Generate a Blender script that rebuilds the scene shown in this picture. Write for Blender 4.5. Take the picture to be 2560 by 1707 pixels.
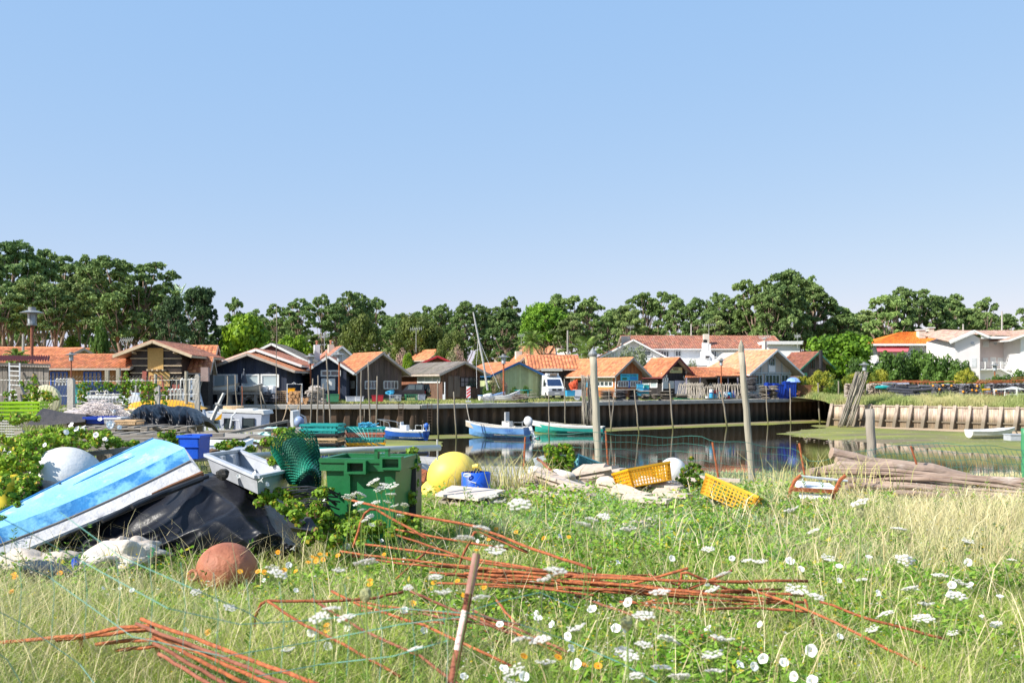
import bpy, math, random
import numpy as np
from mathutils import Vector, Matrix, noise as mnoise

V3 = Vector
rad, cos, sin, sqrt, PI, MT, MR = math.radians, math.cos, math.sin, math.sqrt, math.pi, Matrix.Translation, Matrix.Rotation
random.seed(7)
RNG = np.random.default_rng(11)
for _o in list(bpy.data.objects):
    bpy.data.objects.remove(_o)
SC = bpy.context.scene
COL = SC.collection
F, HY, EYE = 2489.0, 960.0, 1.9        # focal length in photo pixels, horizon row, eye height (m)

# --- camera, sky, sun, exposure
cam = bpy.data.cameras.new('camera')
cam.lens = 35.0; cam.sensor_width = 36.0
cam.shift_y = (HY - 853.5)/2560.0
cam.clip_start = 0.1; cam.clip_end = 6000
cam.dof.use_dof = True; cam.dof.focus_distance = 13.0; cam.dof.aperture_fstop = 4.5
camo = bpy.data.objects.new('camera', cam); COL.objects.link(camo)
camo.location = (0, 0, EYE); camo.rotation_euler = (PI/2, 0, 0)
SC.camera = camo

TOSUN = V3((-0.75, -0.40, 0.64)).normalized()
W = bpy.data.worlds.new('World'); SC.world = W; W.use_nodes = True
_n = W.node_tree.nodes; _n.clear()
_s = _n.new('ShaderNodeTexSky'); _s.sky_type = 'NISHITA'; _s.sun_disc = False
_s.sun_elevation = math.asin(TOSUN.z); _s.sun_rotation = math.atan2(TOSUN.x, TOSUN.y)
_s.air_density = 1.0; _s.dust_density = 0.35; _s.ozone_density = 2.0; _s.altitude = 0
_b = _n.new('ShaderNodeBackground'); _b.inputs[1].default_value = 0.13
_w = _n.new('ShaderNodeOutputWorld')
_t = _n.new('ShaderNodeMix'); _t.data_type = 'RGBA'; _t.blend_type = 'MULTIPLY'; _t.inputs['Factor'].default_value = 1; _t.inputs['B'].default_value = (0.49, 0.265, 0.075, 1)
_a = _n.new('ShaderNodeMix'); _a.data_type = 'RGBA'; _a.blend_type = 'ADD'; _a.inputs['Factor'].default_value = 1; _a.inputs['B'].default_value = (0.98, 2.09, 4.0, 1)
W.node_tree.links.new(_s.outputs[0], _t.inputs['A']); W.node_tree.links.new(_t.outputs['Result'], _a.inputs['A']); W.node_tree.links.new(_a.outputs['Result'], _b.inputs[0]); W.node_tree.links.new(_b.outputs[0], _w.inputs[0])
sun = bpy.data.lights.new('sun', 'SUN'); sun.energy = 5.0; sun.angle = rad(0.53); sun.color = (1.0, 0.95, 0.86)
suno = bpy.data.objects.new('sun', sun); COL.objects.link(suno)
suno.rotation_euler = TOSUN.to_track_quat('Z', 'Y').to_euler(); suno.location = (-30, -16, 40)
SC.view_settings.view_transform = 'Standard'; SC.view_settings.look = 'None'
SC.view_settings.exposure = 0.68; SC.view_settings.gamma = 1.0
SC.view_settings.use_curve_mapping = False

# --- helpers
def P(px, py, D): return V3(((px - 1280)*D/F, D, EYE - (py - HY)*D/F))
def X(px, D): return (px - 1280)*D/F
def ZZ(py, D): return EYE - (py - HY)*D/F
def PG(px, py, z):
    D = (EYE - z)*F/(py - HY); return V3((X(px, D), D, z))
GZ = 0.25
def ru(a, b): return random.uniform(a, b)

class MB:
    """collects geometry, becomes ONE mesh object"""
    def __init__(s): s.v = []; s.f = []; s.c = []; s.t = (1, 1, 1)
    def add(s, vs, fs, M=None, t=None):
        b = len(s.v)
        if M is not None: vs = [M @ V3(v) for v in vs]
        s.v.extend([tuple(v) for v in vs]); s.f.extend([tuple(b+i for i in q) for q in fs])
        s.c.extend([t or s.t]*len(fs)); return s
    def box(s, c, sz, M=None, t=None, taper=1.0, rz=0.0):
        x, y, z = sz[0]/2, sz[1]/2, sz[2]/2
        vs = [(-x, -y, -z), (x, -y, -z), (x, y, -z), (-x, y, -z), (-x*taper, -y*taper, z), (x*taper, -y*taper, z), (x*taper, y*taper, z), (-x*taper, y*taper, z)]
        T = MT(c)
        if rz: T = T @ MR(rz, 4, 'Z')
        if M is not None: T = M @ T
        return s.add(vs, [(0, 3, 2, 1), (4, 5, 6, 7), (0, 1, 5, 4), (1, 2, 6, 5), (2, 3, 7, 6), (3, 0, 4, 7)], T, t)
    def bx(s, x0, x1, y0, y1, z0, z1, M=None, t=None):
        return s.box(((x0+x1)/2, (y0+y1)/2, (z0+z1)/2), (abs(x1 - x0), abs(y1 - y0), abs(z1 - z0)), M, t)
    def bar(s, a, b, w, h=None, M=None, t=None, up=(0, 0, 1), w2=None):
        a = V3(a); b = V3(b); h = h or w; d = (b - a)
        if d.length < 1e-6: return s
        d.normalize(); u = V3(up)
        if abs(d.dot(u)) > 0.98: u = V3((0, 1, 0))
        sx = d.cross(u).normalized(); uy = sx.cross(d); k = w2 if w2 else 1.0
        vs = []
        for p, q in ((a, 1.0), (b, k)):
            for i, j in ((-1, -1), (1, -1), (1, 1), (-1, 1)): vs.append(p+sx*(i*w/2*q)+uy*(j*h/2*q))
        return s.add(vs, [(0, 1, 2, 3), (7, 6, 5, 4), (0, 4, 5, 1), (1, 5, 6, 2), (2, 6, 7, 3), (3, 7, 4, 0)], M, t)
    def tube(s, pts, r, n=6, M=None, t=None, cap=True):
        pts = [V3(p) for p in pts]; m = len(pts)
        rs = r if isinstance(r, (list, tuple)) else [r]*m
        vs = []; pu = None
        for i, p in enumerate(pts):
            d = (pts[min(i+1, m - 1)] - pts[max(i - 1, 0)])
            if d.length < 1e-9: d = V3((0, 0, 1))
            d.normalize()
            if pu is None:
                u = V3((0, 0, 1)) if abs(d.z) < 0.9 else V3((1, 0, 0))
                pu = (u - d*u.dot(d)).normalized()
            else:
                pu = (pu - d*pu.dot(d)).normalized()
            w = d.cross(pu)
            for k in range(n):
                a = 2*PI*k/n
                vs.append(p+(pu*cos(a)+w*sin(a))*rs[i])
        fs = []
        for i in range(m - 1):
            for k in range(n):
                fs.append((i*n+k, i*n+(k+1) % n, (i+1)*n+(k+1) % n, (i+1)*n+k))
        if cap: fs.append(tuple(reversed(range(n)))); fs.append(tuple((m - 1)*n+k for k in range(n)))
        return s.add(vs, fs, M, t)
    def lathe(s, prof, n=16, M=None, t=None, cap=True):
        vs = []
        for r, z in prof:
            for k in range(n):
                a = 2*PI*k/n; vs.append((r*cos(a), r*sin(a), z))
        fs = []
        for i in range(len(prof) - 1):
            for k in range(n): fs.append((i*n+k, i*n+(k+1) % n, (i+1)*n+(k+1) % n, (i+1)*n+k))
        if cap: fs.append(tuple(reversed(range(n)))); fs.append(tuple((len(prof) - 1)*n+k for k in range(n)))
        return s.add(vs, fs, M, t)
    def ball(s, c, r, n=20, m=12, M=None, t=None, nz=0.0, sd=0):
        r = r if isinstance(r, (tuple, list)) else (r, r, r); vs = []; fs = []
        for i in range(m+1):
            th = PI*i/m
            for k in range(n):
                a = 2*PI*k/n
                q = V3((sin(th)*cos(a), sin(th)*sin(a), cos(th)))
                d = 1+(nz*mnoise.noise(q*1.7+V3((sd, sd*.7, 0))) if nz else 0)
                vs.append((c[0]+q.x*r[0]*d, c[1]+q.y*r[1]*d, c[2]+q.z*r[2]*d))
        for i in range(m):
            for k in range(n): fs.append((i*n+k, (i+1)*n+k, (i+1)*n+(k+1) % n, i*n+(k+1) % n))
        return s.add(vs, fs, M, t)
    def poly(s, pts, M=None, t=None): return s.add(pts, [tuple(range(len(pts)))], M, t)
    def prism(s, pts, d, M=None, t=None):
        n = len(pts); d = V3(d); a = [V3(p) for p in pts]; b = [p+d for p in a]
        fs = [tuple(range(n)), tuple(reversed(range(n, 2*n)))]+[(i, i+n, (i+1) % n+n, (i+1) % n) for i in range(n)]
        return s.add(a+b, fs, M, t)
    def grid(s, fn, nu, nv, M=None, t=None, tf=None):
        vs = [fn(i/nu, j/nv) for j in range(nv+1) for i in range(nu+1)]
        fs = [(j*(nu+1)+i, j*(nu+1)+i+1, (j+1)*(nu+1)+i+1, (j+1)*(nu+1)+i) for j in range(nv) for i in range(nu)]
        s.add(vs, fs, M, t)
        if tf:
            k = len(fs)
            s.c[-k:] = [tf((i+.5)/nu, (j+.5)/nv) for j in range(nv) for i in range(nu)]
        return s
    def build(s, name, mat, parent=None, world=False, smooth=False, kind=None, label=None, loc=None):
        off = V3((0, 0, 0))
        if world and parent is not None:
            p = parent
            while p is not None: off += p.location; p = p.parent
        if loc is not None: off = V3(loc)
        me = bpy.data.meshes.new(name)
        me.from_pydata([(v[0] - off[0], v[1] - off[1], v[2] - off[2]) for v in s.v] if off.length > 0 else s.v, [], s.f)
        at = me.attributes.new('tint', 'FLOAT_COLOR', 'FACE')
        at.data.foreach_set('color', np.array([(c[0], c[1], c[2], 1.0) for c in s.c], dtype=np.float32).ravel())
        if smooth: me.polygons.foreach_set('use_smooth', [True]*len(me.polygons))
        me.materials.append(mat)
        o = bpy.data.objects.new(name, me); COL.objects.link(o)
        if parent is not None: o.parent = parent
        if loc is not None: o.location = loc
        if kind: o['kind'] = kind
        if label: o['label'] = label
        return o
    def solo(s, name, mat, label, cat, group=None, smooth=False):
        A = np.array(s.v); c = (float((A[:, 0].min()+A[:, 0].max())/2), float((A[:, 1].min()+A[:, 1].max())/2), float(A[:, 2].min()))
        o = s.build(name, mat, None, smooth=smooth, loc=c)
        tag(o, label, cat, group); return o

def tag(o, label, cat, group=None):
    o['label'] = label; o['category'] = cat
    if group: o['group'] = group
    return o
def thing(name, label, cat, loc=(0, 0, 0), rz=0.0, group=None):
    o = bpy.data.objects.new(name, None); COL.objects.link(o)
    o.location = loc; o.rotation_euler = (0, 0, rz); o.empty_display_size = 0.2
    return tag(o, label, cat, group)
def dup(root, loc=None, rz=None, label=None, group=None, scale=None):
    r = root.copy(); COL.objects.link(r)
    if loc is not None: r.location = loc
    if rz is not None: r.rotation_euler = (0, 0, rz)
    if label: r['label'] = label
    if group: r['group'] = group
    if scale is not None: r.scale = scale
    for ch in list(root.children):
        c = ch.copy(); COL.objects.link(c); c.parent = r
        for g in list(ch.children):
            d = g.copy(); COL.objects.link(d); d.parent = c
    return r

def mass(name, V, FI, mat, C=None, parent=None, kind=None, smooth=False):
    """numpy mesh: V (n,3), FI (m,k), C (m,3) face colours"""
    me = bpy.data.meshes.new(name); n, (m, k) = len(V), FI.shape
    me.vertices.add(n); me.vertices.foreach_set('co', np.ascontiguousarray(V, dtype=np.float32).ravel())
    me.loops.add(m*k); me.loops.foreach_set('vertex_index', np.ascontiguousarray(FI, dtype=np.int32).ravel())
    me.polygons.add(m); me.polygons.foreach_set('loop_start', np.arange(0, m*k, k, dtype=np.int32))
    me.polygons.foreach_set('loop_total', np.full(m, k, dtype=np.int32))
    if smooth: me.polygons.foreach_set('use_smooth', np.ones(m, dtype=bool))
    me.update(calc_edges=True)
    at = me.attributes.new('tint', 'FLOAT_COLOR', 'FACE')
    c4 = np.ones((m, 4), dtype=np.float32)
    if C is not None: c4[:, :3] = C
    at.data.foreach_set('color', c4.ravel())
    me.materials.append(mat)
    o = bpy.data.objects.new(name, me); COL.objects.link(o)
    if parent is not None: o.parent = parent
    if kind: o['kind'] = kind
    return o

# --- materials
MATS = {}
def mat(name, c1, c2=None, rough=0.8, scale=4.0, bump=0.0, bscale=None, metal=0.0, stretch=(1, 1, 1), c3=None, s3=1.0, th3=0.55, spec=0.4, trans=0.0, rnd=0.10, detail=5.0, world=False, band=None):
    if name in MATS: return MATS[name]
    m = bpy.data.materials.new(name); m.use_nodes = True; nt = m.node_tree; N = nt.nodes; L = nt.links
    bs = N['Principled BSDF']; out = N['Material Output']
    tc = N.new('ShaderNodeTexCoord'); mp = N.new('ShaderNodeMapping'); mp.inputs['Scale'].default_value = stretch
    if world:
        g = N.new('ShaderNodeNewGeometry'); L.new(g.outputs['Position'], mp.inputs['Vector'])
    else: L.new(tc.outputs['Object'], mp.inputs['Vector'])
    oi = N.new('ShaderNodeObjectInfo')
    nz = N.new('ShaderNodeTexNoise'); nz.noise_dimensions = '4D'; nz.inputs['Scale'].default_value = scale; nz.inputs['Detail'].default_value = detail
    mw = N.new('ShaderNodeMath'); mw.operation = 'MULTIPLY'; mw.inputs[1].default_value = 13.0; L.new(oi.outputs['Random'], mw.inputs[0]); L.new(mw.outputs[0], nz.inputs['W'])
    L.new(mp.outputs[0], nz.inputs['Vector'])
    rp = N.new('ShaderNodeMapRange'); rp.inputs[1].default_value = 0.33; rp.inputs[2].default_value = 0.67; L.new(nz.outputs[0], rp.inputs[0])
    mx = N.new('ShaderNodeMix'); mx.data_type = 'RGBA'; mx.inputs['A'].default_value = (*c1, 1); mx.inputs['B'].default_value = (*(c2 or c1), 1)
    L.new(rp.outputs[0], mx.inputs['Factor']); col = mx.outputs['Result']
    if c3:
        n3 = N.new('ShaderNodeTexNoise'); n3.inputs['Scale'].default_value = s3; n3.inputs['Detail'].default_value = 7; n3.inputs['Roughness'].default_value = 0.65; L.new(mp.outputs[0], n3.inputs['Vector'])
        r3 = N.new('ShaderNodeMapRange'); r3.inputs[1].default_value = th3; r3.inputs[2].default_value = th3+0.1; L.new(n3.outputs[0], r3.inputs[0])
        m3 = N.new('ShaderNodeMix'); m3.data_type = 'RGBA'; L.new(r3.outputs[0], m3.inputs['Factor']); L.new(col, m3.inputs['A']); m3.inputs['B'].default_value = (*c3, 1); col = m3.outputs['Result']
    if band:                       # (z0, z1, colour): a stained band below z0 (tide mark), in world height
        g2 = N.new('ShaderNodeNewGeometry'); sx = N.new('ShaderNodeSeparateXYZ'); L.new(g2.outputs['Position'], sx.inputs[0])
        ad = N.new('ShaderNodeMath'); ad.operation = 'MULTIPLY_ADD'; ad.inputs[1].default_value = 0.9; L.new(nz.outputs[0], ad.inputs[0]); L.new(sx.outputs['Z'], ad.inputs[2])
        rb = N.new('ShaderNodeMapRange'); rb.inputs[1].default_value = band[0]+.45; rb.inputs[2].default_value = band[1]+.45; L.new(ad.outputs[0], rb.inputs[0])
        mb = N.new('ShaderNodeMix'); mb.data_type = 'RGBA'; L.new(rb.outputs[0], mb.inputs['Factor']); mb.inputs['A'].default_value = (*band[2], 1); L.new(col, mb.inputs['B']); col = mb.outputs['Result']
    at = N.new('ShaderNodeAttribute'); at.attribute_name = 'tint'
    mt = N.new('ShaderNodeMix'); mt.data_type = 'RGBA'; mt.blend_type = 'MULTIPLY'; mt.inputs['Factor'].default_value = 1; L.new(col, mt.inputs['A']); L.new(at.outputs['Color'], mt.inputs['B']); col = mt.outputs['Result']
    if rnd:
        mr = N.new('ShaderNodeMapRange'); mr.inputs[3].default_value = 1 - rnd; mr.inputs[4].default_value = 1+rnd; L.new(oi.outputs['Random'], mr.inputs[0])
        vm = N.new('ShaderNodeVectorMath'); vm.operation = 'SCALE'; L.new(col, vm.inputs[0]); L.new(mr.outputs[0], vm.inputs['Scale']); col = vm.outputs[0]
    L.new(col, bs.inputs['Base Color'])
    bs.inputs['Roughness'].default_value = rough; bs.inputs['Metallic'].default_value = metal
    bs.inputs['Specular IOR Level'].default_value = spec
    if bump:
        nb = N.new('ShaderNodeTexNoise'); nb.inputs['Scale'].default_value = bscale or scale*3; nb.inputs['Detail'].default_value = 6; L.new(mp.outputs[0], nb.inputs['Vector'])
        bp = N.new('ShaderNodeBump'); bp.inputs['Strength'].default_value = min(1.0, bump); bp.inputs['Distance'].default_value = 0.02; L.new(nb.outputs[0], bp.inputs['Height']); L.new(bp.outputs[0], bs.inputs['Normal'])
    if trans:
        tr = N.new('ShaderNodeBsdfTranslucent'); L.new(col, tr.inputs['Color']); ms = N.new('ShaderNodeMixShader'); ms.inputs[0].default_value = trans
        L.new(bs.outputs[0], ms.inputs[1]); L.new(tr.outputs[0], ms.inputs[2]); L.new(ms.outputs[0], out.inputs['Surface'])
    MATS[name] = m; return m

leafM = mat('leaves', (1, 1, 1), (0.75, 0.8, 0.7), rough=0.55, scale=0.6, trans=0.3, rnd=0.12, spec=0.25)
pineM = mat('pine needles', (1.22, 1.2, 1.15), (0.78, 0.84, 0.76), rough=0.6, scale=0.35, trans=0.2, rnd=0.16, spec=0.2)
grassM = mat('grass blades', (1, 1, 1), (0.72, 0.8, 0.66), rough=0.6, scale=1.3, trans=0.22, rnd=0, spec=0.2)
petalM = mat('petals', (0.90, 0.89, 0.86), (0.82, 0.81, 0.79), rough=0.7, scale=40, trans=0.3, rnd=0.05)
barkM = mat('pine bark', (0.20, 0.135, 0.10), (0.34, 0.25, 0.19), rough=0.95, scale=3, bump=0.8, stretch=(1, 1, .3))
woodG = mat('weathered wood', (0.34, 0.30, 0.25), (0.20, 0.175, 0.15), rough=0.88, scale=7, bump=0.7, bscale=30, stretch=(1, 1, .12))
woodH = mat('weathered planks', (0.38, 0.34, 0.29), (0.22, 0.19, 0.16), rough=0.9, scale=6, bump=0.6, bscale=20, stretch=(.25, 1, 1))
poleM = mat('pole wood', (0.30, 0.255, 0.195), (0.17, 0.15, 0.12), rough=0.85, scale=9, bump=0.9, bscale=26, stretch=(1, 1, .08), band=(-2.5, -1.3, (0.13, 0.13, 0.05)))
woodP = mat('post wood', (0.42, 0.385, 0.30), (0.27, 0.25, 0.20), rough=0.85, scale=9, bump=0.9, bscale=26, stretch=(1, 1, .08), c3=(0.16, 0.15, 0.11), s3=5, th3=0.62)
woodB = mat('brown boards', (0.18, 0.10, 0.07), (0.09, 0.055, 0.042), rough=0.9, scale=5, stretch=(1, 1, .15))
woodGB = mat('greyed brown boards', (0.20, 0.15, 0.125), (0.105, 0.08, 0.07), rough=0.9, scale=5, stretch=(1, 1, .15))
woodR = mat('red brown boards', (0.25, 0.105, 0.06), (0.16, 0.07, 0.045), rough=0.9, scale=5, stretch=(1, 1, .15))
woodL = mat('larch boards', (0.50, 0.26, 0.11), (0.33, 0.165, 0.07), rough=0.8, scale=5, stretch=(1, 1, .12))
woodO = mat('orange painted boards', (0.62, 0.27, 0.07), (0.48, 0.19, 0.055), rough=0.75, scale=3, stretch=(1, 1, .3))
woodOB = mat('orange brown boards', (0.34, 0.125, 0.045), (0.27, 0.095, 0.04), rough=0.75, scale=3, stretch=(1, 1, .3))
blackB = mat('black tarred boards', (0.018, 0.016, 0.018), (0.04, 0.036, 0.036), rough=0.8, scale=6, stretch=(1, 1, .2))
navyB = mat('dark blue boards', (0.022, 0.032, 0.062), (0.035, 0.045, 0.075), rough=0.7, scale=4, stretch=(1, 1, .2))
creamB = mat('pale green boards', (0.40, 0.45, 0.25), (0.34, 0.39, 0.21), rough=0.75, scale=2)
tileM = mat('terracotta tiles', (0.66, 0.26, 0.12), (0.50, 0.18, 0.08), rough=0.85, scale=1.1, c3=(0.27, 0.13, 0.08), s3=2.2, th3=0.57)
tileP = mat('peach tiles', (0.74, 0.36, 0.21), (0.66, 0.31, 0.17), rough=0.85, scale=0.9)
tileR = mat('weathered red tiles', (0.52, 0.21, 0.13), (0.33, 0.15, 0.105), rough=0.9, scale=1.6, c3=(0.42, 0.30, 0.22), s3=2.0, th3=0.56)
tileB = mat('brown red tiles', (0.30, 0.115, 0.07), (0.22, 0.09, 0.06), rough=0.9, scale=1.0)
tileG = mat('grey fibre sheets', (0.27, 0.24, 0.20), (0.17, 0.15, 0.13), rough=0.95, scale=2.5)
white = mat('white paint', (0.78, 0.78, 0.76), (0.70, 0.70, 0.68), rough=0.55, scale=2)
whiteW = mat('white render', (0.80, 0.80, 0.80), (0.74, 0.74, 0.74), rough=0.9, scale=1)
pinkW = mat('pale pink render', (0.72, 0.62, 0.60), (0.66, 0.56, 0.54), rough=0.9, scale=1)
creamW = mat('cream render', (0.68, 0.62, 0.52), (0.60, 0.55, 0.46), rough=0.9, scale=1)
plyW = mat('pale plywood', (0.50, 0.45, 0.40), (0.40, 0.36, 0.32), rough=0.8, scale=1.5, stretch=(1, 1, .3))
osbM = mat('strand board', (0.62, 0.40, 0.15), (0.46, 0.28, 0.09), rough=0.8, scale=14, detail=3)
wrapM = mat('dark house wrap', (0.018, 0.014, 0.014), (0.06, 0.04, 0.032), rough=0.45, scale=3, bump=1.0, bscale=4)
battM = mat('new battens', (0.62, 0.50, 0.34), (0.52, 0.40, 0.27), rough=0.8, scale=5)
blueP = mat('blue paint', (0.02, 0.12, 0.50), (0.02, 0.09, 0.40), rough=0.5, scale=4)
blueT = mat('blue trim', (0.03, 0.16, 0.36), (0.03, 0.13, 0.30), rough=0.5, scale=4)
greenT = mat('green trim', (0.12, 0.36, 0.22), (0.10, 0.30, 0.18), rough=0.5, scale=4)
redT = mat('red trim', (0.42, 0.025, 0.03), (0.34, 0.02, 0.03), rough=0.5, scale=4)
beigeT = mat('greyed trim boards', (0.50, 0.43, 0.36), (0.40, 0.34, 0.29), rough=0.8, scale=4)
darkM = mat('dark interior', (0.02, 0.018, 0.018), (0.035, 0.03, 0.028), rough=0.9, scale=4)
glassM = mat('window glass', (0.035, 0.05, 0.055), (0.07, 0.085, 0.09), rough=0.06, scale=0.8, spec=0.9)
blindM = mat('window with blind', (0.36, 0.44, 0.46), (0.46, 0.54, 0.55), rough=0.12, scale=0.5, spec=0.7, stretch=(.3, .3, 3))
concM = mat('concrete', (0.46, 0.43, 0.39), (0.35, 0.33, 0.30), rough=0.9, scale=2, bump=0.4, bscale=30)
concD = mat('wet concrete beam', (0.18, 0.18, 0.19), (0.12, 0.12, 0.13), rough=0.8, scale=2, bump=0.3)
rustM = mat('rusty steel', (0.46, 0.14, 0.05), (0.22, 0.065, 0.03), rough=0.9, scale=30, bump=0.6, bscale=90, c3=(0.50, 0.20, 0.08), s3=14, th3=0.6)
rustD = mat('dark rusty pipe', (0.19, 0.062, 0.035), (0.31, 0.115, 0.07), rough=0.85, scale=14, bump=0.6, bscale=50)
pileM = mat('sheet pile steel', (0.115, 0.07, 0.045), (0.055, 0.038, 0.03), rough=0.9, scale=1.4, bump=0.5, stretch=(1, 1, .35), c3=(0.20, 0.11, 0.065), s3=1.1, th3=0.6, band=(-2.2, -1.2, (0.022, 0.024, 0.016)), world=1, rnd=0.15)
galvM = mat('galvanised tube', (0.55, 0.55, 0.53), (0.40, 0.39, 0.36), rough=0.45, scale=6, metal=0.3, bump=0.2)
lampM = mat('lamp shade metal', (0.30, 0.31, 0.31), (0.24, 0.25, 0.25), rough=0.4, metal=0.3)
blackP = mat('black plastic', (0.018, 0.018, 0.02), (0.03, 0.03, 0.034), rough=0.45, scale=6)
rubber = mat('rubber', (0.02, 0.02, 0.02), (0.035, 0.034, 0.032), rough=0.9, scale=8)
chrome = mat('bare metal', (0.6, 0.6, 0.6), (0.5, 0.5, 0.5), rough=0.3, metal=0.8)
bagM = mat('oyster bags', (0.25, 0.225, 0.19), (0.13, 0.115, 0.10), rough=0.95, scale=9, bump=1.0, bscale=30)
def plastic(name, c, rough=0.45, k=0.8): return mat(name, c, tuple(x*k for x in c), rough=rough, scale=7, bump=0.1, bscale=40, spec=0.4)
yelP = plastic('yellow plastic', (0.80, 0.40, 0.01))
turqP = plastic('turquoise plastic', (0.02, 0.34, 0.33))
limeP = plastic('lime plastic', (0.36, 0.62, 0.02))
blueC = plastic('blue plastic', (0.01, 0.10, 0.62))
skyC = plastic('sky blue plastic', (0.05, 0.38, 0.62))
navyC = plastic('deep blue plastic', (0.008, 0.045, 0.36))
greenC = plastic('dark green plastic', (0.016, 0.155, 0.052), rough=0.38)
midG = plastic('green plastic', (0.06, 0.26, 0.12))
greyC = plastic('grey plastic', (0.42, 0.44, 0.48))
sandC = plastic('beige plastic', (0.60, 0.42, 0.24))
pinkC = plastic('coral plastic', (0.62, 0.22, 0.15))
redC = plastic('dark red plastic', (0.36, 0.02, 0.03))
whiteC = plastic('white plastic', (0.74, 0.75, 0.76))

# --- setting: land, quay, water, mud
def vnoise(x, y, s=1.0, seed=0):
    """cheap vectorised value noise"""
    x = np.asarray(x, float)*s+seed*17.3; y = np.asarray(y, float)*s+seed*9.1
    xi = np.floor(x).astype(np.int64); yi = np.floor(y).astype(np.int64); fx = x - xi; fy = y - yi
    fx = fx*fx*(3 - 2*fx); fy = fy*fy*(3 - 2*fy)
    def h(a, b):
        n = (a*374761393+b*668265263+seed*1274126177) & 0x7fffffff
        n = (n ^ (n >> 13))*1274126177 & 0x7fffffff
        return ((n ^ (n >> 16)) & 0xffff)/65535.0
    return (h(xi, yi)*(1 - fx)+h(xi+1, yi)*fx)*(1 - fy)+(h(xi, yi+1)*(1 - fx)+h(xi+1, yi+1)*fx)*fy
def fbm(x, y, s=1.0, seed=0, o=4):
    r = 0; a = 1; t = 0
    for i in range(o): r = r+a*vnoise(x, y, s, seed+i); t += a; a *= .5; s *= 2.1
    return r/t
def sdpoly(x, y, poly):
    """signed distance, positive inside"""
    x = np.asarray(x, float); y = np.asarray(y, float)
    d = np.full(x.shape, 1e9); ins = np.zeros(x.shape, bool); n = len(poly)
    for i in range(n):
        ax, ay = poly[i]; bx, by = poly[(i+1) % n]
        ex, ey = bx - ax, by - ay; t = np.clip(((x - ax)*ex+(y - ay)*ey)/(ex*ex+ey*ey), 0, 1)
        d = np.minimum(d, np.hypot(x - ax - t*ex, y - ay - t*ey))
        c = ((ay > y) != (by > y)) & (x < (bx - ax)*(y - ay)/((by - ay) if by != ay else 1e-9)+ax)
        ins ^= c
    return np.where(ins, d, -d)

QL = [(-30.0, 89.4), (-8.4, 91.0), (45.0, 135.0)]            # quay edge
NEARP = [(-120, -30), (120, -30), (120, 16), (40, 17.0), (9.8, 18.6), (3.6, 19.0), (-0.8, 19.6), (-3.4, 22), (-8, 31), (-17, 45), (-21.5, 62), (-31, 92), (-120, 92)]
def near_z(x, y):
    sd = sdpoly(x, y, NEARP)
    base = GZ+(fbm(x, y, .35, 3) - .5)*.16 - np.clip((np.asarray(y) - 55)/35, 0, 1)*0.22
    base = base+np.exp(-((np.asarray(x) - 2.0) ** 2/9+(np.asarray(y) - 13.5) ** 2/4))*0.12
    t = np.clip((0.4 - sd)/3.2, 0, 1)
    return base*(1 - t)+(-3.3)*t
def nz1(x, y): return float(near_z(np.array([x]), np.array([y]))[0])
def sheet(name, xs, ys, zf, mat_, kind='structure', keep=None):
    Xg, Yg = np.meshgrid(xs, ys); Z = zf(Xg, Yg); V = np.stack([Xg, Yg, Z], -1).reshape(-1, 3)
    nx, ny = len(xs), len(ys); i = np.arange((ny - 1)*(nx - 1)); r, c = i // (nx - 1), i % (nx - 1); a = r*nx+c
    FI = np.stack([a, a+1, a+nx+1, a+nx], -1)
    if keep is not None:
        k = keep(Xg, Yg).reshape(-1); FI = FI[k[FI].any(1)]
    return mass(name, V, FI, mat_, kind=kind, smooth=1)
groundM = mat('grassy soil', (0.13, 0.13, 0.045), (0.22, 0.18, 0.09), rough=1, scale=2.5, bump=1, bscale=14, c3=(0.10, 0.085, 0.05), s3=3, th3=0.6, rnd=0, world=1)
farM = mat('dry verge grass', (0.21, 0.22, 0.07), (0.36, 0.33, 0.15), rough=1, scale=0.9, bump=1, bscale=6, c3=(0.12, 0.17, 0.05), s3=.6, th3=0.52, rnd=0, world=1)
xs = np.unique(np.concatenate([np.arange(-120, -24, 4.0), np.arange(-24, 14, 0.5), np.arange(14, 121, 4.0)]))
ys = np.unique(np.concatenate([np.arange(-30, 2, 4.0), np.arange(2, 36, 0.5), np.arange(36, 97, 2.0)]))
sheet('ground', xs, ys, near_z, groundM, keep=lambda x, y: (sdpoly(x, y, NEARP) > -5))

def edge_sheet(name, line, rows, mat_, kind='structure'):
    V = []; nx = len(line)
    for d, z in rows:
        for (x, y) in line: V.append((x, y+d, z))
    FI = [(j*nx+i, j*nx+i+1, (j+1)*nx+i+1, (j+1)*nx+i) for j in range(len(rows) - 1) for i in range(nx - 1)]
    return mass(name, np.array(V), np.array(FI), mat_, kind=kind)
def lerp(a, b, t): return a+(b - a)*t
def dense(line, n):
    out = []
    for (a, b) in zip(line[:-1], line[1:]):
        for i in range(n): out.append((lerp(a[0], b[0], i/n), lerp(a[1], b[1], i/n)))
    out.append(line[-1]); return out
edge_sheet('far_ground', [(-900, 89.4), (-200, 89.4)]+QL+[(70, 135), (900, 135)], [(0, -0.004), (3, 0.0), (9, 0.22), (15, 0.48), (40, 0.52), (300, 0.5), (4000, 0.5)], farM)
BK = [(35.6, 110.5), (49.4, 96.0), (62, 84.5), (90, 70)]       # timber bulkhead line
edge_sheet('right_bank', [(35.6, 110.5), (49.4, 96.0), (62, 84.5), (90, 70), (300, 60)], [(0, -0.45), (2.2, -0.12), (5, 0.06), (12, 0.2), (24.6, 0.22), (80, .3)], farM)
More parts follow.
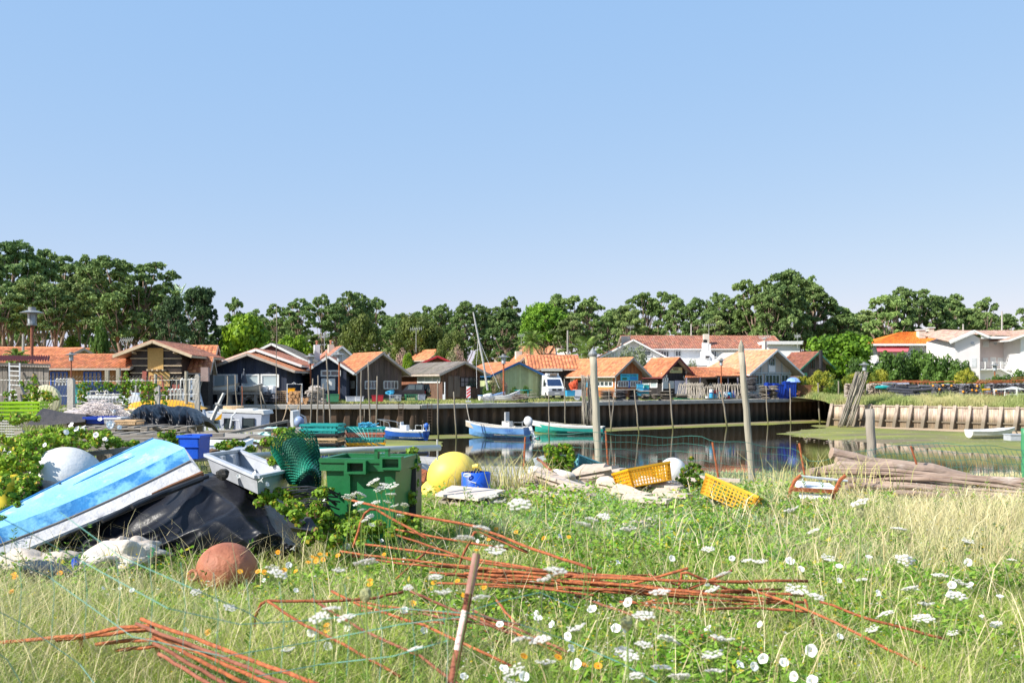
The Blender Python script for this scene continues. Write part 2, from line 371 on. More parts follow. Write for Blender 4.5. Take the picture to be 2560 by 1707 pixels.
edge_sheet('quay_pavement', [(-30, 89.4)]+QL[1:], [(0.1, 0.004), (4.2, 0.045)], mat('pale quay concrete', (0.50, 0.46, 0.41), (0.40, 0.37, 0.33), rough=.95, scale=.8, rnd=0, world=1))
cap = MB()
for a, b in zip(QL[:-1], QL[1:]):
    cap.bar((a[0], a[1] - .02, -0.17), (b[0], b[1] - .02, -0.17), 0.5, 0.36)
qw = thing('quay_wall', 'long dark steel sheet pile quay wall with concrete cap beam in front of the huts', 'quay wall', (-8.4, 91, -2.8))
cap.build('cap_beam', mat('quay cap concrete', (0.40, 0.38, 0.35), (0.30, 0.285, 0.27), rough=.9, scale=1.2, rnd=0, world=1), qw, world=1)
pm = None; k = 0
for a, b in zip(QL[:-1], QL[1:]):
    va = V3((a[0], a[1], 0)); vb = V3((b[0], b[1], 0)); L_ = (vb - va).length; dr = (vb - va).normalized(); ang = math.atan2(dr.y, dr.x)
    n = int(L_/1.15)
    for i in range(n):
        p = va+dr*(L_*i/n)
        if pm is None:
            m = MB(); w = 1.15
            prof = [(0, .42), (.16, .42), (.38, .06), (.80, .06), (1.02, .42), (w, .42)]
            vs = [(x, y, z) for z in (-3.6, -.30) for x, y in prof]
            m.add(vs, [(j, j+1, j+7, j+6) for j in range(5)])
            o = m.build('sheet_pile', pileM, qw); pm = o
        else:
            o = pm.copy(); COL.objects.link(o)
        o.location = p - V3(qw.location); o.location.z = 2.8; o.rotation_euler = (0, 0, ang); o.scale = (L_/n/1.15, 1, 1)

waterM = bpy.data.materials.new('harbour water'); waterM.use_nodes = True
_nt = waterM.node_tree; _p = _nt.nodes['Principled BSDF']; _p.inputs['Base Color'].default_value = (0.035, 0.028, 0.016, 1); _p.inputs['Roughness'].default_value = 0.035; _p.inputs['IOR'].default_value = 1.33
_g = _nt.nodes.new('ShaderNodeNewGeometry'); _m = _nt.nodes.new('ShaderNodeMapping'); _m.inputs['Scale'].default_value = (.5, 2.2, 1); _t = _nt.nodes.new('ShaderNodeTexNoise'); _t.inputs['Scale'].default_value = 1.6; _t.inputs['Detail'].default_value = 4
_bm = _nt.nodes.new('ShaderNodeBump'); _bm.inputs['Strength'].default_value = 0.10; _bm.inputs['Distance'].default_value = 0.02
for a, b in ((_g.outputs['Position'], _m.inputs['Vector']), (_m.outputs[0], _t.inputs['Vector']), (_t.outputs[0], _bm.inputs['Height']), (_bm.outputs[0], _p.inputs['Normal'])): _nt.links.new(a, b)
MATS['water'] = waterM
WZ = -2.8
mass('water', np.array([(-60, 10, WZ), (300, 10, WZ), (300, 140, WZ), (-60, 140, WZ)], float), np.array([[0, 1, 2, 3]]), waterM, kind='structure')
def pgp(lst, z=WZ): return [tuple(PG(a, b, z)[:2]) for a, b in lst]
ALG = pgp([(1945, 1084), (2010, 1074), (2085, 1066), (2300, 1070), (2700, 1088), (2900, 1100), (2900, 1160), (2560, 1143), (2330, 1122), (2150, 1104), (2010, 1093)])
QM = [(-28, 88.6), (-8.4, 90.2), (45, 134.6), (47, 129), (14, 103.5), (-2.5, 87.5), (-9, 84), (-28, 85)]
MUD2 = pgp([(900, 1106), (1000, 1098), (1105, 1104), (1110, 1114), (1060, 1122), (900, 1130)])
def mud_z(x, y):
    n = (fbm(x, y, .45, 9) - .5)*2.4
    d = np.maximum(np.maximum(sdpoly(x, y, ALG)+n, (sdpoly(x, y, QM)+n*.8)), sdpoly(x, y, MUD2)+n*.8)
    d2 = sdpoly(x, y, [(35, 111.5), (50, 96.5), (90, 71), (90, 66), (48, 92.6), (36, 108)])
    z = WZ+np.clip(d*.05, -.5, .07)
    return np.maximum(z, np.where(d2 > -1.5, WZ+.07+(d2+1.5)*.03, -9))
mudM = mat('algae mud', (0.13, 0.15, 0.04), (0.29, 0.29, 0.05), rough=0.75, scale=.35, bump=.5, bscale=5, c3=(0.19, 0.145, 0.085), s3=.2, th3=0.5, rnd=0, world=1, stretch=(.6, 1.6, 1), detail=7)
sheet('mud_flat', np.arange(-30, 95, 0.8), np.arange(56, 137, 0.6), mud_z, mudM, keep=lambda x, y: mud_z(x, y) > WZ - .12)
sandM = mat('wet sand', (0.50, 0.37, 0.24), (0.42, 0.31, 0.20), rough=0.85, scale=.6, bump=.3, rnd=0, world=1)
SP = [(36.5, 108.6), (49.3, 94.9), (62, 83.2), (90, 68.5), (90, 65.5), (60, 79.5), (48.6, 90.0), (42.5, 97.2), (38.5, 103.5)]
mass('sand_strip', np.array([(x, y, -2.62 if i < 4 else -2.70) for i, (x, y) in enumerate(SP)], float), np.array([[0, 8, 7, 1], [1, 7, 6, 2], [2, 6, 5, 3], [3, 5, 4, 4]])[:3], sandM, kind='structure')
# sand bar under the right part of the quay
mass('sand_bar', np.array([(9, 104.1, -2.70), (44, 133.2, -2.70), (45, 130.0, -2.76), (13, 103.6, -2.76)], float), np.array([[0, 3, 2, 1]]), mat('brown sand', (0.30, 0.225, 0.15), (0.24, 0.20, 0.11), rough=.85, scale=.3, rnd=0, world=1), kind='structure')
# oyster shells and stones on the mud
m = MB()
for i in range(260):
    px = ru(1990, 2560); py = ru(1074, 1106)+(px - 1990)*.02
    q = PG(px, py, WZ+.06)
    m.ball((q.x, q.y, q.z), (ru(.04, .13), ru(.04, .1), .03), 5, 3, t=(ru(.7, 1), ru(.7, .95), ru(.6, .85)))
o = m.build('shells', mat('shell', (0.5, 0.46, 0.38), (0.35, 0.32, 0.25), rough=.8), kind='stuff')

# timber bulkhead at the right
bw = thing('timber_bulkhead', 'weathered timber bulkhead with leaning posts holding the right bank', 'bulkhead', (49.4, 96, -2.8))
bkM = mat('bulkhead planks', (0.64, 0.55, 0.46), (0.36, 0.28, 0.22), rough=.9, scale=2.5, stretch=(2, 2, .2), world=1, band=(-1.75, -1.25, (0.22, 0.17, 0.115)), rnd=.06)
bkD = mat('bulkhead posts', (0.42, 0.35, 0.28), (0.27, 0.21, 0.17), rough=.9, scale=2.5, stretch=(2, 2, .3), world=1, band=(-1.9, -1.3, (0.17, 0.14, 0.10)), rnd=.12)
bl = dense(BK[:3], 1); segs = []
def along(line, step):
    out = []; carry = 0.0
    for a, b in zip(line[:-1], line[1:]):
        a = V3((*a, 0)); b = V3((*b, 0)); L_ = (b - a).length; t = carry
        while t < L_: out.append((a+(b - a)*(t/L_), (b - a).normalized())); t += step
        carry = t - L_
    return out
bp = along(BK, 1.5)
for i, (p, d) in enumerate(bp):
    nrm = V3((d.y, -d.x, 0))
    if nrm.y > 0: nrm = -nrm
    m = MB(); top = p+nrm*.10+V3((0, 0, -.30+ru(-.06, .06))); bot = p+nrm*1.15+V3((0, 0, -3.0))
    m.bar(bot, top, .34, .30, up=nrm); m.build('leaning_post', bkD, bw, world=1)
    if i+1 < len(bp):
        q, d2 = bp[i+1]; m = MB(); n = 9
        for j in range(n):
            a = p.lerp(q, (j+.06)/n); b = p.lerp(q, (j+.94)/n); off = nrm*(.02+ru(0, .03)); c = ru(.78, 1.1)
            t = -.42+ru(-.04, .02)
            vs = [a+off+nrm*.42+V3((0, 0, -3.)), b+off+nrm*.42+V3((0, 0, -3.)), b+off+V3((0, 0, t)), a+off+V3((0, 0, t))]
            m.prism(vs, -nrm*.05, t=(c, c*ru(.94, 1), c*ru(.88, 1)))
        m.build('planking', bkM, bw, world=1, kind='stuff')
        for zz, o_ in ((-.42, .10), (-1.95, .42)):
            m = MB(); m.bar(p+nrm*o_+V3((0, 0, zz)), q+nrm*o_+V3((0, 0, zz)), .12, .15); m.build('rail', bkD, bw, world=1)
m = MB(); m.prism([(35.6, 110.5, -3.2), (44.6, 135.2, -3.2), (44.6, 135.2, -.1), (35.6, 110.5, -.5)], (.3, -.1, 0)); m.build('return_wall', bkM, bw, world=1)
# --- houses
def tiles(mb, A, B, C, D, tw=.30, th=.36, hump=.05, tr=(.66, 1.16)):
    """A,B ridge ends, C,D eave ends (A above C, B above D): real overlapping tiles"""
    A, B, C, D = [np.array(p, float) for p in (A, B, C, D)]
    Lr = max(np.linalg.norm(B - A), np.linalg.norm(D - C)); Ls = np.linalg.norm(C - A)
    nu = max(1, int(Lr/tw)); nv = max(1, int(Ls/th))
    nrm = np.cross(B - A, C - A); nrm = np.cross(D - C, C - A) if np.linalg.norm(nrm) < 1e-6 else nrm
    nrm = nrm/np.linalg.norm(nrm)
    if nrm[2] < 0: nrm = -nrm
    def pt(u, v, h):
        e = A+(B - A)*u; f = C+(D - C)*u; return e+(f - e)*v+nrm*h
    for j in range(nv):
        for i in range(nu):
            u0 = i/nu; du = 1/nu; v0 = max(0, (j - .08)/nv); v1 = (j+1)/nv
            l0 = .0; l1 = .035; q = random.uniform(*tr); t = (q, q*random.uniform(.93, 1.05), q*random.uniform(.9, 1.08))
            prof = ((0, 0.0), (.35, hump), (.65, hump), (1, 0.0))
            vs = [pt(u0+du*a, v0, h+l0) for a, h in prof]+[pt(u0+du*a, v1, h+l1) for a, h in prof]+[pt(u0+du*a, v1, -.02) for a in (0, 1)]
            mb.add(vs, [(0, 1, 5, 4), (1, 2, 6, 5), (2, 3, 7, 6), (4, 5, 6, 7, 9, 8)], None, t)
class House:
    """local frame: origin front-left corner at ground, x along the gable front, y back along the ridge"""
    def __init__(h, name, label, pxL, pxR, pxB, D, deg, yE, yR, zb=0.5, w=None, L=None, cat='house', group=None, wall=woodB, boards='v', yB=None, bw_=.22, name_wall='wall'):
        h.th = rad(deg); c, s = cos(h.th), sin(h.th)
        ax, ay = X(pxL, D), D; k = ((pxR or 0) - 1280)/F
        h.w = w if w else (k*ay - ax)/(c - k*s)
        k = (pxB - 1280)/F if pxB is not None else 0
        h.L = L if L else (k*ay - ax)/(-s - k*c)
        h.zb = zb; h.he = ZZ(yE, D) - zb
        mid = V3((ax+c*h.w/2, ay+s*h.w/2, 0)); h.hr = ZZ(yR, mid.y) - zb
        h.root = thing(name, label, cat, (ax, ay, zb), h.th, group)
        h.M = MT((ax, ay, zb)) @ MR(h.th, 4, 'Z'); h.Mi = h.M.inverted()
        h.wall = wall
        w, L, he, hr = h.w, h.L, h.he, h.hr
        m = MB(); q = .05
        m.prism([(q, q, -1), (w - q, q, -1), (w - q, q, he - q), (w/2, q, hr - q), (q, q, he - q)], (0, L - 2*q, 0)); m.build('wall_core' if boards else name_wall, wall if not boards else darkM, h.root)
        if boards:
            for face in 'FLR':
                m = MB(); W_ = w if face == 'F' else L; n = max(2, int(W_/bw_))
                for i in range(n):
                    u0, u1 = i*W_/n, (i+1)*W_/n - .012
                    if face == 'F':
                        z0_ = he+(hr - he)*(1 - abs(u0/(w/2) - 1)); z1_ = he+(hr - he)*(1 - abs(u1/(w/2) - 1))
                    else: z0_ = z1_ = he
                    k = ru(.8, 1.15); o_ = -ru(0, .02); pts = [(u0, o_, -1), (u1, o_, -1), (u1, o_, z1_), (u0, o_, z0_)]
                    m.prism([h.fp(face,*p) for p in pts], h.fd(face)*-.045, t=(k, k*ru(.96, 1.02), k*ru(.93, 1.03)))
                m.build('board_cladding', wall, h.root, kind='stuff')
    def fp(h, face, u, out, z):
        if face == 'F': return V3((u, out, z))
        if face == 'L': return V3((out, u, z))
        return V3((h.w - out, u, z))
    def fd(h, face): return V3({'F': (0, -1, 0), 'L': (-1, 0, 0), 'R': (1, 0, 0)}[face])
    def hit(h, face, px, py):
        o = h.Mi @ V3((0, 0, EYE)); d = (h.Mi.to_3x3() @ (P(px, py, 100) - V3((0, 0, EYE))))
        if face == 'F': t = -o.y/d.y; q = o+d*t; return q.x, q.z
        if face == 'L': t = -o.x/d.x
        else: t = (h.w - o.x)/d.x
        q = o+d*t; return q.y, q.z
    def rect(h, face, a, b, c, d):
        u0, z1 = h.hit(face, a, b); u1, z0 = h.hit(face, c, d)
        if u0 > u1: u0, u1 = u1, u0
        return u0, u1, min(z0, z1), max(z0, z1)
    def fbox(h, m, face, u0, u1, z0, z1, o0, o1, t=None):
        a = h.fp(face, u0, -o0, z0); b = h.fp(face, u1, -o1, z1)
        m.bx(min(a.x, b.x), max(a.x, b.x), min(a.y, b.y), max(a.y, b.y), min(a.z, b.z), max(a.z, b.z), t=t)
    def window(h, face, a, b, c, d, frame=white, glass=glassM, nm=2, fw=.07, name='window', nh=0):
        u0, u1, z0, z1 = h.rect(face, a, b, c, d); m = MB()
        for i in range(nm+1):
            u = lerp(u0+fw/2, u1 - fw/2, i/max(nm, 1)); f_ = fw if i in (0, nm) else fw*.7
            h.fbox(m, face, u - f_/2, u+f_/2, z0, z1, .03, .12)
        for j in range(nh+2):
            z = lerp(z0+fw/2, z1 - fw/2, j/(nh+1)); h.fbox(m, face, u0, u1, z - fw/2, z+fw/2, .028, .115)
        o = m.build(name, frame, h.root)
        for i in range(max(nm, 1)):
            m = MB(); a0 = lerp(u0, u1, i/max(nm, 1))+.02; a1 = lerp(u0, u1, (i+1)/max(nm, 1)) - .02
            h.fbox(m, face, a0, a1, z0+.02, z1 - .02, .02, .06); m.build('pane', glass, o)
        return o
    def panel(h, face, a, b, c, d, mt, name='panel', o0=.02, o1=.07, label=None, world=False):
        u0, u1, z0, z1 = h.rect(face, a, b, c, d); m = MB(); h.fbox(m, face, u0, u1, z0, z1, o0, o1)
        return m.build(name, mt, h.root, label=label)
    def roof(h, tm, trim=beigeT, ovs=.45, ovf=.55, ovb=.3, ridge=True, tw=.3, th=.36, hip=0.0, sides='LR', thick=.12, hump=.05, ridgeM=None, dz=0.0):
        w, L, he, hr = h.w, h.L, h.he+dz, h.hr+dz; sl = (hr - he)/(w/2)
        ze = he - ovs*sl+.1; zr = hr+.1; yf, yb = -ovf, L+ovb
        sh = MB()
        for sd in (0, 1):
            xe = -ovs if sd == 0 else w+ovs
            A = (w/2, yf, zr); B = (w/2, yb - (hip if hip else 0), zr); C = (xe, yf, ze); D = (xe, yb, ze)
            sh.prism([A, B, D, C], (0, 0, -thick))
            m = MB(); up = V3((0, 0, .015))
            if (sd == 0 and 'L' in sides) or (sd == 1 and 'R' in sides):
                tiles(m, V3(A)+up, V3(B)+up, V3(C)+up, V3(D)+up, tw, th, hump)
                m.build('roof_tiles', tm, h.root, kind='stuff')
            m = MB(); m.bar((w/2, yf - .03, zr - .06), (xe, yf - .03, ze - .06), .05, .24, up=(0, 0, 1)); m.build('barge_board', trim, h.root)
            m = MB(); m.bar((xe, yf, ze - .08), (xe, yb, ze - .08), .05, .16); m.build('fascia', trim, h.root)
        if hip:
            sh.prism([(w/2, yb - hip, zr), (w+ovs, yb, ze), (-ovs, yb, ze)], (0, 0, -thick)); m = MB(); R_ = (w/2, yb - hip, zr+.02); tiles(m, R_, R_, (-ovs, yb, ze+.02), (w+ovs, yb, ze+.02), tw, th, hump); m.build('roof_tiles', tm, h.root, kind='stuff')
        sh.build('roof_deck', beigeT, h.root)
        if ridge:
            m = MB(); n = int((yb - yf)/.38)
            for i in range(n):
                y0 = yf+(yb - hip - yf)*i/n; y1 = yf+(yb - hip - yf)*(i+1.06)/n; q = ru(.85, 1.1)
                m.tube([(w/2, y0, zr - .02), (w/2, y1, zr)], [.13, .11], 8, t=(q, q, q))
            m.build('ridge_tiles', ridgeM or tm, h.root, kind='stuff')
            m = MB()
            for i in range(9):
                for x_ in (-ovs, w+ovs):
                    a = V3((w/2, yf+.05, zr+.03)).lerp(V3((x_, yf+.05, ze+.03)), i/9); b = V3((w/2, yf+.05, zr+.04)).lerp(V3((x_, yf+.05, ze+.04)), (i+1.05)/9)
                    m.tube([a, b], [.09, .08], 7, t=(.95, .95, .95))
            if tm is not tileG: m.build('verge_tiles', ridgeM or tm, h.root, kind='stuff')
    def gutter_pipe(h, side='L', mt=white):
        x = -.12 if side == 'L' else h.w+.12; m = MB()
        m.tube([(x - (.3 if side == 'L' else -.3), -.25, h.he - .1), (x, -.12, h.he - .6), (x, -.08, 0.1)], .055, 8); m.build('downpipe', mt, h.root)
def sign_text(txt, size, mt, face, h, u, z, out=.1, name='lettering', sx=1.0):
    cu = bpy.data.curves.new(name, 'FONT'); cu.body = txt; cu.size = size; cu.align_x = 'CENTER'; cu.align_y = 'CENTER'; cu.extrude = .004
    me0 = bpy.data.objects.new(name, cu); COL.objects.link(me0)
    dg = bpy.context.evaluated_depsgraph_get(); dg.update(); me = bpy.data.meshes.new_from_object(me0.evaluated_get(dg)); bpy.data.objects.remove(me0)
    at = me.attributes.new('tint', 'FLOAT_COLOR', 'FACE'); at.data.foreach_set('color', np.ones(4*len(me.polygons), dtype=np.float32))
    me.materials.clear(); me.materials.append(mt); o = bpy.data.objects.new(name, me); COL.objects.link(o)
    o.parent = h; o.scale = (sx, 1, 1)
    p, rot = u
    o.location = p; o.rotation_euler = rot; return o
def htext(H, face, cx, cy, txt, size, mt, out=.12, sx=1.0):
    u, z = H.hit(face, cx, cy); p = H.fp(face, u, -out, z)
    rot = (PI/2, 0, 0) if face == 'F' else (PI/2, 0, -PI/2)
    return sign_text(txt, size, mt, face, H.root, (p, rot), z, sx=sx)

# grey board shed in the left foreground (near: its boards are parts)
sd_ = thing('storage_shed', 'grey weathered board shed with red corrugated roof edge at left edge', 'shed', (X(-120, 38), 38, GZ - .1))
x0, x1 = X(-120, 38), X(122, 38)
m = MB(); m.prism([(x0, 38.06, -.2), (x1 - .03, 38.06, -.2), (X(119, 42), 42, -.2), (x0 - 1.9, 42, -.2)], (0, 0, ZZ(915, 38)+.2)); m.build('shed_core', darkM, sd_, world=1)
bm_ = None
for i in range(19):
    a = x0+(x1 - x0)*i/19; k = ru(.75, 1.15)
    m = MB(); m.bx(a, a+(x1 - x0)/19 - .015, 38 - ru(0, .025), 38.05, -.1, ZZ(916, 38) - ru(0, .02), t=(k, k, k*1.03)); m.build('board', woodG, sd_, world=1)
m = MB(); m.bar((x0, 37.9, ZZ(908, 38)), (x1+.1, 37.9, ZZ(914, 38)), .06, .13); m.build('fascia', beigeT, sd_, world=1)
m = MB(); n = 38; pts = []
for i in range(n*4+1):
    a = x0+(x1+.12 - x0)*i/(n*4); pts.append((a, .045*sin(i/4*2*PI)))
m.add([(a, 37.75, ZZ(901, 38)+z - .02*0) for a, z in pts]+[(a - 2.0, 42.2, ZZ(901, 38)+z+.3) for a, z in pts]+[(a, 37.75, ZZ(901, 38)+z - .02) for a, z in pts], [(i, i+1, len(pts)+i+1, len(pts)+i) for i in range(len(pts) - 1)]+[(i, 2*len(pts)+i, 2*len(pts)+i+1, i+1) for i in range(len(pts) - 1)])
m.build('corrugated_roof', mat('faded red sheet', (.34, .10, .08), (.25, .08, .07), rough=.8, scale=3), sd_, world=1)
m = MB(); la, lb = P(24, 1000, 37.3), P(23, 907, 37.75); ra, rb = P(49, 1002, 37.3), P(49, 908, 37.75)
m.bar(la, lb, .05); m.bar(ra, rb, .05)
ld = thing('ladder', 'white metal ladder leaning on the grey board shed', 'ladder', (la.x, la.y, GZ))
m.build('side_rails', white, ld, world=1)
for i in range(8):
    m = MB(); m.bar(la.lerp(lb, (i+.3)/8), ra.lerp(rb, (i+.3)/8), .035); m.build('rung', white, ld, world=1)

# H2 larch house with blue windows: ridge runs across the picture
h = House('wooden_house', 'low larch-clad hut with orange tiled roof and bright blue windows', 305, None, 60, 84, 88, 918, 890, zb=.2, w=6.6, wall=woodL)
h.roof(tileM, trim=beigeT, ovf=.9, ovs=.6)
for a, c in ((127, 170), (210, 254)):
    h.window('L', a, 929, c, 972, frame=blueP, nm=4, fw=.10)
for a in (268, 296):
    m = MB(); p = P(a, 925, 80); m.bar((p.x, 80, .1), (p.x, 80, ZZ(926 if a == 268 else 920, 80)), .28)
    m.solo('timber_post', woodP, 'grey timber post standing before the larch hut, '+('the left of two' if a == 268 else 'the right of two, by its corner'), 'post')
h3 = House('tiled_house', 'orange tiled house behind the larch hut, widest roof at left', 95, None, -80, 112, 90, 905, 871, zb=.5, w=8, wall=creamW, boards=None); h3.roof(tileM)
h3 = House('tiled_house', 'orange tiled house with small triangular gable behind the larch hut', 150, None, 40, 104, 75, 897, 873, zb=.5, w=6, wall=beigeT, boards=None); h3.roof(tileM)
h3 = House('tiled_house', 'orange tiled house with roof window behind the larch hut', 232, None, 140, 116, 85, 900, 874, zb=.5, w=7, wall=creamW, boards=None); h3.roof(tileM)
h3 = House('tiled_house', 'faded orange roofed house just left of the half-built tower', 285, None, 215, 122, 88, 900, 879, zb=.5, w=7, wall=creamW, boards=None); h3.roof(tileR)

# H4 half-built tower with wrap and OSB
h = House('unfinished_building', 'half-built hut wrapped in dark foil with battens and two strand boards', 327, 454, None, 84, 0, 880, 856, zb=.2, L=8.2, wall=wrapM, boards=None)
h.roof(tileR, trim=battM, ovs=1.15, ovf=.9)
for y in (876, 896, 914, 932, 946):
    h.panel('F', 326, y - 1.2, 370 if y < 925 else 362, y+1.2, battM, 'batten', .02, .08); h.panel('F', 409 if y < 925 else 424, y - 1.2, 455, y+1.2, battM, 'batten', .02, .08)
h.panel('F', 370, 870, 409, 923, osbM, 'strand_board', .05, .09); h.panel('F', 372, 930, 425, 966, osbM, 'strand_board', .03, .06)
for a in (376, 388, 400, 414):
    m = MB(); u, z = h.hit('F', a, 925); m.bar((u, .1, z), (u, -.75, z), .14); m.build('joist_end', battM, h.root)
m = MB()
for a in (340, 442): u, z = h.hit('F', a, 884); m.bar((u, .1, z), (u, -.8, z+.1), .12, .16)
u, z = h.hit('F', 390, 858); m.bar((u, .1, z), (u, -.8, z), .14, .2); m.build('rafter_ends', battM, h.root)
# H5 two-tier orange roof
h5 = House('tiled_house', 'hut with two-step orange tiled roof right of the half-built tower', 530, None, 440, 92, 98, 896, 868, zb=.2, w=3.2, wall=darkM, boards=None); h5.roof(tileM, ovf=.3, tw=.36)
h5b = House('lean_to_shed', 'low lean-to with orange tiles below the two-step roof', 522, None, 452, 86, 98, 925, 897, zb=.2, w=2.6, wall=darkM, boards=None); h5b.roof(tileM, ovf=.2, tw=.36)
# H6 navy building with white windows
h6b = House('boathouse', 'long brown-red boathouse with mono-pitch roof behind the navy hut', 590, 770, None, 112, 0, 905, 861, zb=.4, L=7, wall=mat('oxide red boards', (.10, .03, .03), (.07, .025, .03), rough=.8, scale=3), boards=None); h6b.roof(tileG, trim=white, ovs=.2, ovf=.3, ridge=False)
h6c = House('boat_shed', 'white-edged dark shed roof just behind the navy hut', 545, 742, None, 97, 0, 911, 876, zb=.4, L=9, wall=navyB, boards=None); h6c.roof(tileR, trim=white, ovs=.6, ovf=.6)
h = House('navy_hut', 'dark navy board hut with low tiled gable and three white picture windows', 531, 717, None, 93, 0, 921, 887, zb=.25, L=9, wall=navyB, bw_=.25)
h.roof(tileM, trim=beigeT, ovs=.95, ovf=.9)
h.window('F', 532, 935, 595, 972, nm=2, fw=.16, glass=blindM); h.window('F', 604, 935, 649, 968, nm=1, fw=.16, glass=blindM); h.window('F', 652, 935, 698, 968, nm=1, fw=.16, glass=blindM)
m = MB(); u, z = h.hit('F', 648, 898); m.lathe([(.02, .2), (.1, .1), (.22, 0)], 10, MT((u, -.3, z))); m.build('wall_lamp', white, h.root)
# H7 navy hut with tiles, plus orange house behind with chimneys
h = House('boat_hut', 'dark hut with white door panel and tiled gable between lamp post and brown shed', 778, 866, None, 99, 5, 922, 893, zb=.3, L=8, wall=navyB)
h.roof(tileR, trim=white, ovs=.8, ovf=.6)
h.window('F', 802, 925, 852, 941, nm=2, fw=.14); h.panel('F', 803, 946, 838, 975, white, 'door')
h = House('tiled_house', 'orange tiled house with two chimneys and tv aerial behind the dark hut', 800, 905, 768, 122, 20, 912, 868, zb=.5, wall=whiteW, boards=None, L=9)
h.roof(tileR, trim=white, ovs=.6)
for a, b in ((792, 862), (827, 861)):
    m = MB(); p = h.Mi @ P(a, b, 126); m.bx(p.x - .35, p.x+.35, p.y - .3, p.y+.3, p.z - 2.0, p.z); m.build('chimney', creamW if a > 800 else whiteW, h.root)
    m = MB(); m.lathe([(.12, 0), (.12, .3), (.2, .38), (.18, .5), (.05, .55)], 10, MT((p.x, p.y, p.z))); m.build('chimney_pot', tileR, h.root)
# H8 brown shed
h = House('brown_shed', 'brown board shed with orange tiled roof and two strips of white-framed windows', 893, 1004, 833, 103, 36, 926, 884, zb=.3, wall=woodGB, bw_=.2)
h.roof(tileM, trim=beigeT, ovs=.75, ovf=.7)
h.window('F', 911, 952, 942, 972, nm=4, fw=.07); h.window('F', 958, 952, 994, 972, nm=4, fw=.07)
h.window('L', 876, 952, 887, 971, nm=3, fw=.09); h.panel('L', 851, 950, 863, 988, woodR, 'door', .02, .06); h.gutter_pipe('L')
# H9 brown shed with grey roof
h = House('brown_shed', 'brown board shed with grey sheet roof, dark four-light window and plank doors', 1106, 1200, 1001, 103, 33, 930, 907, zb=.3, wall=woodB, bw_=.2)
h.roof(tileG, trim=beigeT, ovs=.8, ovf=.8, tw=.2, th=1.2, hump=.06, ridge=False)
h.window('L', 1045, 941, 1102, 957, nm=3, fw=.1, glass=blindM); h.window('F', 1150, 943, 1193, 967, frame=darkM, nm=4, fw=.07, nh=1)
for a, b in ((1120, 1133), (1135, 1149)): h.panel('F', a, 940, b, 992, woodGB, 'door', .02, .06)
h.panel('L', 1003, 941, 1043, 990, woodR, 'side_boards', .03, .05)
# H10 pale green hut
h = House('green_hut', 'pale green board hut with bright blue barge boards and an orange roof', 1232, 1350, 1155, 108, 30, 936, 908, zb=.3, wall=creamB, bw_=.30)
h.roof(tileM, trim=blueT, ovs=.5, ovf=.5); h.panel('L', 1200, 938, 1226, 950, skyC, 'awning')
# H11
h = House('tiled_house', 'brown gabled house with ridged orange roof between green hut and van', 1288, 1338, None, 128, 12, 917, 890, zb=.4, L=6, wall=woodB); h.roof(tileM, trim=beigeT, ovs=.4)
h2 = House('long_shed', 'long dark shed with striped orange tile roof behind the white van', 1452, None, 1318, 122, 93, 921, 891, zb=.4, w=8, wall=blackB); h2.roof(tileM, ovf=.1, ovb=.1, tw=.42, hump=.09, th=.5)
h2.panel('L', 1353, 921, 1405, 928, galvM, 'awning', .02, .7)
m = MB(); p = h.Mi @ P(1296, 878, 132); m.bx(p.x - .4, p.x+.4, p.y - .4, p.y+.4, p.z - 1.6, p.z); m.build('chimney', creamW, h.root)
# H12 orange oyster hut
h = House('orange_hut', 'orange painted oyster hut with cyan sign on its gable and white serving windows', 1539, 1605, 1420, 115, 34, 930, 897, zb=.35, wall=woodOB, bw_=.22)
h.roof(tileM, trim=beigeT, ovs=.75, ovf=.8)
h.panel('L', 1420, 938, 1536, 976, woodO, 'painted_wall', .03, .055, label='bright orange painted lower wall')
h.window('F', 1543, 952, 1570, 967, nm=4, fw=.08); h.window('F', 1574, 952, 1600, 967, nm=4, fw=.08)
h.panel('F', 1570.5, 951, 1573.5, 969, blueP, 'shutter'); h.panel('F', 1600, 951, 1603, 969, blueP, 'shutter')
h.window('L', 1481, 952, 1534, 967, nm=5, fw=.14)
sg = mat('cyan sign board', (.03, .42, .62), (.06, .55, .72), rough=.5, scale=1.2)
h.panel('F', 1550, 934.5, 1594, 951, sg, 'sign_board', .06, .11)
htext(h, 'F', 1572, 938.6, 'HUITRES du CAP FERRET', .24, darkM, .14, .92)
m = MB(); u, z = h.hit('F', 1560, 946.5); h.fbox(m, 'F', u - .35, u+.35, z - .12, z+.12, .11, .135); m.build('painted_boat', greenC, h.root)
for j in range(3): u, z = h.hit('F', 1582, 943+j*2.6); m = MB(); h.fbox(m, 'F', u - .55, u+.55, z - .03, z+.03, .11, .13); m.build('text_line', blueC, h.root)
h.panel('L', 1481, 937, 1533, 942, mat('olive sign', (.45, .48, .12), rough=.6), 'sign_board', .06, .12); h.panel('L', 1481, 942.4, 1533, 950.5, creamW, 'sign_board', .06, .12)
htext(h, 'L', 1514, 946.5, 'HUITRES DU BASSIN', .34, midG, .14, .8)
for cx, cy, r in ((1427, 947, .42), (1434, 942, .5)):
    u, z = h.hit('L', cx, cy); m = MB(); m.lathe([(r, 0), (r, .05)], 18, MT(h.fp('L', u, -.08, z)) @ MR(-PI/2, 4, 'Y')); m.build('round_sign', white, h.root)
h.panel('L', 1436, 951, 1462, 975, darkM, 'door_opening', .04, .07); h.panel('L', 1466, 950, 1475, 968, skyC, 'poster'); h.gutter_pipe('L')
